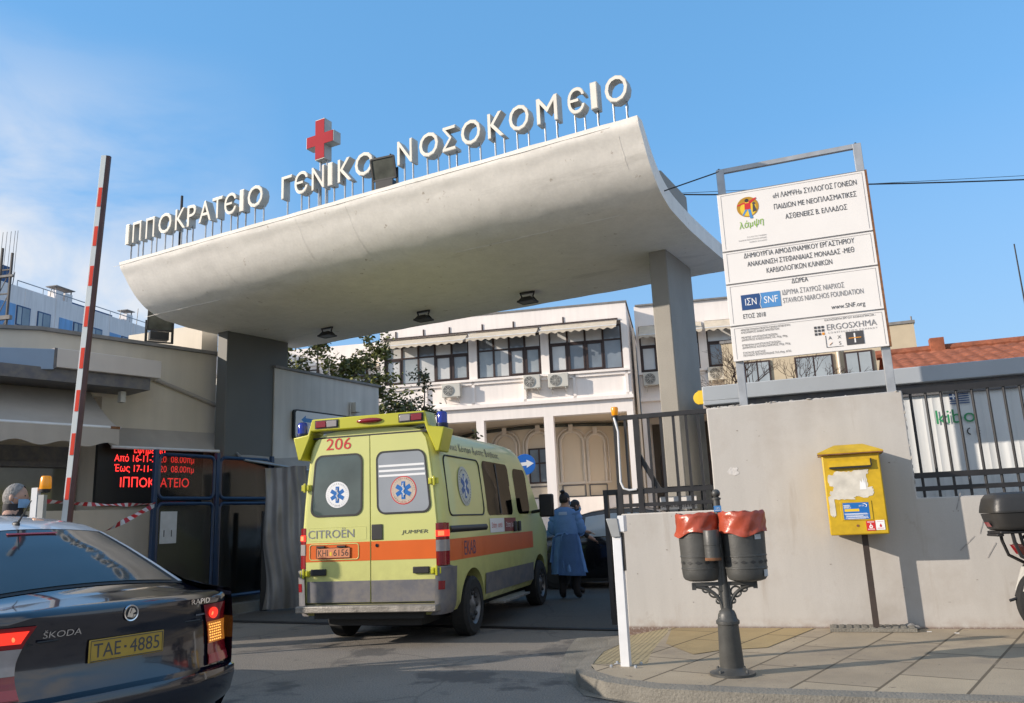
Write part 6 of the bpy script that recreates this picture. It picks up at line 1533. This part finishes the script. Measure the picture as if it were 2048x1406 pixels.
    for sg in (-1, 1):
        def q(u, v):
            z = .475+.36*v; w = lerp_tab(FT, z, 2); ui = .70+.05*math.sin(math.pi*v)-.03*v; x = w*(ui+(1-ui)*min(u*1.25, 1)); y = fy(x, z)+max(0, u-.8)*1.2; return (sg*(x+.008*min(u*1.25, 1)), y-.014*(1-u), z)
        b = MB(); b.grid(q, 16, 14); tl = b.build('tail_light', M['tail_red'], t, smooth=60)
        if taxi:
            def q2(a, c, e, g): return lambda u, v: (lambda p: (p[0]+sg*.003, p[1]-.006, p[2]))(q(a+(c-a)*u, e+(g-e)*v))
            b = MB(); b.grid(q2(.0, .93, .34, .70), 8, 6); b.build('indicator_lens', mat('lit amber lens', (.5, .16, .03), .2, var=.5, vs=60, emit=(1, .32, .04), es=.14) if sg > 0 else M['tail_clear'], tl, smooth=60)
            b = MB(); rr_ = (.17, .10); b.grid(q2(.06, .9, .77, .94), 8, 4) if sg < 0 else b.grid(lambda u, v: (lambda p: (p[0]+sg*.003, p[1]-.006, p[2]))(q(.26+rr_[0]*v*math.cos(2*math.pi*u), .84+rr_[1]*v*math.sin(2*math.pi*u))), 18, 4); b.build('lit_lens', M['lamp_lit'], tl, smooth=60)
            if sg > 0:
                b = MB()
                for i in range(6):
                    for j in range(7): p = q(.06+.085*i+.02*(j % 2), .38+.045*j); b.ball((p[0]+.003, p[1]-.008, p[2]), .006, .003, .0045, 6, 4)
                b.build('glowing_bulbs', mat('glowing amber', (.9, .5, .1), .3, var=0, emit=(1, .48, .10), es=.9), tl)
            p = q(.22, .84); b = MB(); b.ball((p[0], p[1]-.006, p[2]), .010, .004, .014); b.build('bulb_glow', M['lamp_hot'], tl); b = MB(); b.grid(q2(.0, .95, .02, .16), 8, 3); b.build('reflector_band', mat('paler red lens', (.34, .03, .04), .2, coat=.5, var=.1), tl, smooth=60)
    if taxi:
        b = MB(); b.box(-.23, .23, -.004, .004, -.060, .060); warp(b, lambda x, y, z: (x, fy(0, .665)-.014+y, z+.665)); pl = b.build('licence_plate', mat('yellow plate', (.40, .26, .035), .4, var=.1, vs=9), t, bevel=.004)
        b = MB(); yy = fy(0, .665)-.0195
        b.text('TAE', .072, (-.205, yy, .630), bold=-.004, w=.165); b.text('4885', .072, (.012, yy, .630), bold=-.004, w=.195); b.box(-.022, -.008, yy, yy+.001, .66, .672); b.build('plate_lettering', M['dark_text'], pl, smooth=0)
        b = MB(); P_ = [(.220, .053), (-.220, .053), (-.220, -.053), (.220, -.053), (.220, .053)]; b.tube([(u, yy, .665+v) for u, v in P_], .0022, 5, False); b.build('plate_rim', M['dark_text'], pl)
        b = MB(); b.lathe([(.037, -.002), (.037, .004), (.044, .005), (.045, -.002)], (0, 0, 0), 28, 'y'); warp(b, lambda x, y, z: (x, fy(0, .845)-.006-y, z+.845)); bd2 = b.build('badge', M['chrome'], t)
        b = MB(); b.m(0); disc2(b, 0, 0, .037, .001); b.m(1)
        b.poly([(-.028,-.004,-.018), (.004,-.004,-.026), (.010,-.004,-.012), (-.004,-.004,.030), (-.012,-.004,.028), (-.020,-.004,.010)]); b.poly([(.004,-.0045,-.004), (.026,-.0045,.006), (.010,-.0045,.026), (.0,-.0045,.026)]); b.poly([(.008,-.0045,-.028), (.028,-.0045,-.012), (.014,-.0045,-.008)])
        b.m(0); b.poly([(-.012,-.0055,.0), (-.009,-.0055,.0), (.0,-.0055,.024), (-.004,-.0055,.024)]); warp(b, lambda x, y, z: (x, fy(0, .845)-.010+y, z+.845)); b.build('badge_arrow', [M['black'], M['chrome']], bd2, smooth=0)
        b = MB(); b.text('ŠKODA', .032, (-.475, 0, .765), bold=.01, w=.20); onf(b, .006).build('lettering', M['chrome'], t, smooth=0)
        b = MB(); b.text('RAPID', .030, (.415, 0, .845), bold=.01, w=.165); onf(b, .006).build('lettering', M['chrome'], t, smooth=0)
        b = MB()
        for i in range(9): b.box(.47+i*.0125, .479+i*.0125, -.001, .001, .775, .784)
        onf(b, .006).build('small_badge', M['grey_text'], t, smooth=0)
        b = MB(); b.box(-.16, .16, 0, .02, -.009, .009); z_, w_ = topsurf(1.22); warp(b, lambda x, y, z: (x, 1.215+y+z*.8, z_+.016+z*.5)); b.build('brake_strip', mat('dim red strip', (.22, .03, .04), .3, var=.4, vs=60, emit=(1, .06, .07), es=.06), body)
        b = MB(); b.tube([(0, 1.46, 1.375), (0, 1.40, 1.42), (0, 1.27, 1.535)], [.012, .007, .003], 6); b.ball((0, 1.46, 1.385), .02, .045, .02); b.build('antenna', M['black'], t)
        b = MB(); b.box(-.735, .735, -.002, .004, .462, .470); onf(b, .004).build('bumper_gap', M['black'], t)
        b = MB(); b.box(-.54, .54, -.002, .004, .735, .742); b.tube([(-.50, -.012, .748), (.50, -.012, .748)], .006, 6); onf(b, .004).build('lid_ledge', M['black'], t)
        if False: b = MB(); z1, w1 = topsurf(1.28); b.tube([(-.02, 1.27, z1+.012), (-.05, 1.10, topsurf(1.10)[0]+.016), (-.03, .93, topsurf(.93)[0]+.014)], .004, 5)
    return t
th = rad(33.6)                                   # rear face runs right and away
heading = Vector((-math.cos(th), math.sin(th), 0))
cyaw = math.degrees(math.atan2(heading.x, heading.y))
M['car_navy'] = mat('black blue car paint', (.006, .007, .014), .12, var=0, coat=1.0, spec=.6)
M['car_black'] = mat('plain black car paint', (.008, .008, .010), .2, var=0, coat=.7)
car('taxi_car', 'dark blue black saloon car with yellow licence plate at the lower left', (-2.28, 4.985, 0), cyaw, M['car_navy'], True).scale = (1, 1, 1.022)
car('parked_car', 'black car standing in the driveway beyond the person in the blue gown', (.0, 16.9, 0), 108, M['car_black'], False)
# ================================================================ PEOPLE
def person(name, label, loc, yaw, H, arms, legmat, topmat, hair, hairm, mask=True, gown=None, headturn=0., lean=0.):
    """local: +y is where the person faces; arms = [(elbow, hand), (elbow, hand)] for left (-x) and right (+x)"""
    t = thing(name, label, 'person', loc, yaw); k = H/1.70
    J = [((0,0,.93), .135), ((0,lean*.3,1.10), .125), ((0,lean*.7,1.28), .14), ((0,lean,1.43), .075), ((0,lean+.01,1.50), .055), ((0,lean+.015,1.585), .085)]
    E = [(0,1), (1,2), (2,3), (3,4), (4,5)]
    for sg, (el, ha) in zip((-1, 1), arms):
        i = len(J); J += [((sg*.175, lean, 1.385), .078), (el, .056), (ha, .036)]; E += [(3, i), (i, i+1), (i+1, i+2)]
        d = (Vector(ha)-Vector(el)).normalized(); J.append((tuple(Vector(ha)+d*.07), .032)); E.append((i+2, i+3))
    for sg in (-1, 1):
        i = len(J); st = .10 if sg < 0 else .12
        J += [((sg*.095, 0, .86), .115), ((sg*st, .02, .48), .086), ((sg*(st+.01), -.02, .09), .062), ((sg*(st+.03), .13, .035), .048)]; E += [(0, i), (i, i+1), (i+1, i+2), (i+2, i+3)]
    me = bpy.data.meshes.new(name+'_body'); me.from_pydata([tuple(Vector(p)*k) for p, r in J], E, [])
    o = bpy.data.objects.new('body', me); COL.objects.link(o)
    md = o.modifiers.new('skin', 'SKIN'); md.use_smooth_shade = True
    sv = me.skin_vertices[0].data
    for i, (p, r) in enumerate(J): sv[i].radius = (r*k, r*k*(.72 if i in (1, 2) else 1)); sv[i].use_root = (i == 0)
    s2 = o.modifiers.new('sub', 'SUBSURF'); s2.levels = 2; s2.render_levels = 2
    dg = bpy.context.evaluated_depsgraph_get(); nm = bpy.data.meshes.new_from_object(o.evaluated_get(dg)); bpy.data.objects.remove(o)
    nm.materials.clear(); bm = bmesh.new(); bm.from_mesh(nm)
    X = MB()
    for sg, (el, ha) in zip((-1, 1), arms):      # five fingers rooted in each palm
        d = (Vector(ha)-Vector(el)).normalized(); s = d.cross(Vector((0,0,1))).normalized(); n_ = s.cross(d)
        pal = Vector(ha)+d*.075
        for f in range(4):
            a = pal+s*(f-1.5)*.019; L = (.062, .072, .068, .052)[f]; X.tube([(a-d*.03)*k, (a+d*L*.5-n_*.006)*k, (a+d*L-n_*.024)*k], [.0095*k, .0085*k, .0065*k], 6)
        a = Vector(ha)+d*.03-s*sg*.028; X.tube([a*k, (a+d*.035-s*sg*.018)*k, (a+d*.06-s*sg*.016-n_*.01)*k], [.011*k, .010*k, .007*k], 6)
    hc = Vector((0, lean+.02, 1.60))*k
    ct, st_ = math.cos(rad(headturn)), math.sin(rad(headturn))
    def hd(x, y, z): return tuple(hc+Vector((x*ct+y*st_, -x*st_+y*ct, z))*k)
    X2 = MB(); X2.grid(lambda u, v: hd(*(lambda a, p: (.076*math.cos(a)*math.sin(p), .095*math.sin(a)*math.sin(p)*(1 if math.sin(a) > 0 else 1.02), -.112*math.cos(p)+(.012 if math.sin(a) > 0 and math.cos(p) > 0 else 0)))(2*math.pi*u, math.pi*v)), 24, 16)
    X2.add([hd(-.014,.088,-.02), hd(.014,.088,-.02), hd(0,.085,.03), hd(0,.118,-.016)], [(0,1,3), (1,2,3), (2,0,3)])
    for sg in (-1, 1): X2.ball(hd(sg*.078, -.005, -.005), .012*k, .02*k, .03*k, 8, 6)
    X2.tube([hd(-.024,.092,-.058), hd(0,.096,-.056), hd(.024,.092,-.058)], .006*k, 5)
    off = len(bm.verts)
    for Y_ in (X, X2):
        vs = [bm.verts.new(p) for p in Y_.v]
        for f in Y_.f:
            try: q = bm.faces.new([vs[i] for i in f]); q.smooth = True; q.material_index = 2
            except ValueError: pass
    bm.faces.ensure_lookup_table()
    hands = [Vector(a[1])*k for a in arms]
    for f in bm.faces:
        if f.material_index == 2: continue
        c = f.calc_center_median(); f.smooth = True
        if c.z > 1.455*k: f.material_index = 2
        elif min((c-h).length for h in hands) < .11*k: f.material_index = 2
        elif c.z < .07*k: f.material_index = 3
        elif c.z < .92*k and abs(c.x) < .22*k: f.material_index = 0
        else: f.material_index = 1
    bm.to_mesh(nm); bm.free()
    for m_ in (legmat, topmat, M['skin'], M['black']): nm.materials.append(m_)
    bo = bpy.data.objects.new('body', nm); COL.objects.link(bo); bo.parent = t
    b = MB()
    for sg in (-1, 1): b.ball(hd(sg*.030, .086, .012), .010*k, .006*k, .007*k, 8, 5)
    b.build('eyes', M['dark_text'], t)
    b = MB()
    def scalp(z0, grow, front):
        def f(u, v):
            a = 2*math.pi*u; fr_ = max(0, math.sin(a)+.25)/1.25; lo = z0+(front-z0)*fr_**.7; p0 = math.acos(max(-1, min(1, -lo/.112))); p = p0+(math.pi-p0)*v
            g = grow*(1+.05*math.sin(a*19+v*7)+.05*math.sin(a*31))
            return hd((.076+g)*math.cos(a)*math.sin(p), (.097+g)*math.sin(a)*math.sin(p)-.004, -(.112+g)*math.cos(p)+.006)
        return f
    b.grid(scalp(*hair['cap']), 40, 12)
    if hair.get('bun'):
        b.ball(hd(0, -.045, .125), .042*k, .042*k, .036*k, 14, 9)
        for i in range(8): a = i*.8; b.tube([hd(.03*math.cos(a), -.05+.02*math.sin(a), .11), hd(.045*math.cos(a), -.06+.03*math.sin(a), .145)], .006*k, 4)
    b.build('hair', hairm, t, smooth=70)
    if mask:
        b = MB(); b.grid(lambda u, v: hd(.074*math.cos(math.pi*(.14+.72*u))*1.02, .094*math.sin(math.pi*(.14+.72*u))+.008+.016*math.sin(math.pi*u)*math.sin(math.pi*v), -.092+.075*v), 14, 8)
        for sg in (-1, 1): b.tube([hd(sg*.07, .04, -.01), hd(sg*.082, -.015, .005)], .0025*k, 4); b.tube([hd(sg*.068, .03, -.075), hd(sg*.082, -.018, -.02)], .0025*k, 4)
        b.build('face_mask', mat('pale blue mask', (.19, .33, .50), .7, var=.05), t, smooth=60)
    if topmat is M['jacket']:
        b = MB(); b.lathe([(.088*k, 1.405*k), (.080*k, 1.45*k), (.082*k, 1.52*k), (.080*k, 1.545*k), (.074*k, 1.545*k), (.070*k, 1.44*k)], (0, lean+.005, 0), 20)
        b.lathe([(.20*k, 1.36*k), (.19*k, 1.40*k), (.12*k, 1.445*k), (.085*k, 1.455*k)], (0, lean, 0), 20); b.v = [(x, (y-lean)*.72+lean if z < 1.44*k else y, z) for x, y, z in b.v]
        b.build('collar', topmat, t, smooth=60)
    if gown:
        R = [(1.475,.085,.075,.0), (1.455,.125,.09,.0), (1.43,.19,.105,.0), (1.37,.232,.125,.0), (1.25,.232,.14,0), (1.12,.218,.14,0), (1.03,.208,.14,0), (.93,.225,.16,0), (.80,.242,.178,0), (.65,.258,.195,0), (.50,.275,.21,0), (.42,.285,.22,0)]
        TR = [(r[0], r[1], r[2]) for r in R[::-1]]
        def g(u, v):
            z = 1.475+(.42-1.475)*v; a = 2*math.pi*u; rx, ry = lerp_tab(TR, z), lerp_tab(TR, z, 2); low = max(0, (1.03-z)/.6)
            w = 1+low*(.055*math.sin(a*5+1+z*2)+.04*math.sin(a*9+z*5)+.02*math.sin(a*17))+.012*math.sin(a*6+z*22)+.010*math.sin(a*11-z*31)
            if 1.0 < z < 1.07: w *= .975
            fl = .035*low if math.sin(a+.9) < -.7 else 0
            return ((rx*math.cos(a)*w+.02*low)*k, (ry*math.sin(a)*w+lean-fl)*k, (z-.02*low*math.sin(a*2+.5))*k)
        b = MB(); b.grid(g, 96, 48)
        for sg, (el, ha) in zip((-1, 1), arms):
            s0, e, h_ = Vector((sg*.155, lean, 1.385)), Vector(el), Vector(ha)
            N = 26; pts = []; rs = []
            for i in range(N+1):
                q = i/N; p = s0.lerp(e, q*2) if q < .5 else e.lerp(h_, q*2-1)
                pts.append(p*k); rs.append((.098-.026*q+.008*math.sin(q*38)+.006*math.sin(q*61))*k if q < .95 else .052*k)
            b.tube(pts, rs, 14)
        gw = b.build('gown', gown, t, smooth=70)
        b = MB(); b.grid(lambda u, v: (lambda p: (p[0]*1.02, p[1]*1.02, p[2]))(g(u, (1.475-(1.06-.045*v))/1.055)), 60, 2)
        def bp(u, v):
            z = 1.035-.64*v; s_ = -.07+.27*u; low = max(0, (1.03-z)/.6); rx, ry = lerp_tab(TR, max(z, .42)), lerp_tab(TR, max(z, .42), 2)
            x = s_*(1+.5*low); y = -ry*math.sqrt(max(.05, 1-(x/(rx*1.05))**2))*(1.03+.06*low*math.sin(u*7+v*3))-.006-.03*low*(1-u)
            return (x*k, y*k+lean, (z-.03*low*u)*k)
        b = MB(); b.grid(bp, 14, 30); b.build('back_panel', gown, gw, smooth=70)
        z0 = 1.04*k; yb = -.14*k+lean
        b.tube([(-.02*k, yb, z0), (-.06*k, yb-.02, z0-.05*k), (-.05*k, yb-.03, z0-.12*k)], .010*k, 5); b.tube([(-.02*k, yb, z0), (-.11*k, yb-.015, z0+.0*k), (-.20*k, yb+.03, z0-.06*k), (-.26*k, yb+.02, z0-.45*k)], [.014*k, .02*k, .012*k, .022*k], 5); b.tube([(-.02*k, yb, z0), (.02*k, yb-.03, z0+.02*k), (.05*k, yb-.02, z0-.02*k)], .010*k, 5)
        b.build('waist_tie', gown, gw, smooth=60)
        b = MB(); b.grid(lambda u, v: (lambda p: (p[0]*1.012, p[1]*1.03-.002, p[2]))(g(.69+.10*u, (1.475-(1.395-.05*v))/1.055)), 8, 4); b.build('back_label', mat('pale tape', (.34, .46, .68), .7, var=.05), gw, smooth=60)
    return t
M['gown'] = mat('blue surgical gown', (.125, .27, .58), .75, var=.12, vs=5, bump=.25, bs=25)
M['hair_dark'] = mat('dark brown hair', (.018, .010, .009), .5, var=.4, vs=40, bump=.6, bs=90); M['hair_grey'] = mat('grey hair', (.22, .21, .20), .7, var=.3, vs=40, bump=.6, bs=70)
M['trousers'] = mat('black trousers', (.014, .013, .015), .8, var=.2); M['jacket'] = mat('black jacket', (.016, .016, .020), .75, var=.2, bump=.3, bs=20)
person('person', 'person in long blue surgical gown seen from behind, dark hair in a bun', (.76, 13.94, .004), 16, 1.69, [((-.245, .02, 1.13), (-.175, .17, 1.06)), ((.245, .02, 1.13), (.185, .16, 1.03))], M['trousers'], M['trousers'], dict(cap=(-.06, .006, .055), bun=True), M['hair_dark'], True, M['gown'], 30)
person('person', 'person in black clothes bending at the black car, mostly hidden by the blue gown', (.93, 14.95, .004), 74, 1.58, [((-.24, .12, 1.16), (-.14, .36, 1.10)), ((.26, .06, 1.12), (.24, .30, .98))], M['trousers'], M['jacket'], dict(cap=(-.07, .008, .05)), M['hair_dark'], True, None, 0, .06)
person('person', 'grey haired person in dark jacket and blue mask behind the car roof', (-4.60, 7.55, .02), 68, 1.775, [((-.23, -.03, 1.12), (-.20, .14, .98)), ((.23, -.03, 1.12), (.20, .14, .98))], M['trousers'], M['jacket'], dict(cap=(-.088, .005, .088)), M['hair_grey'], True, None, 12)
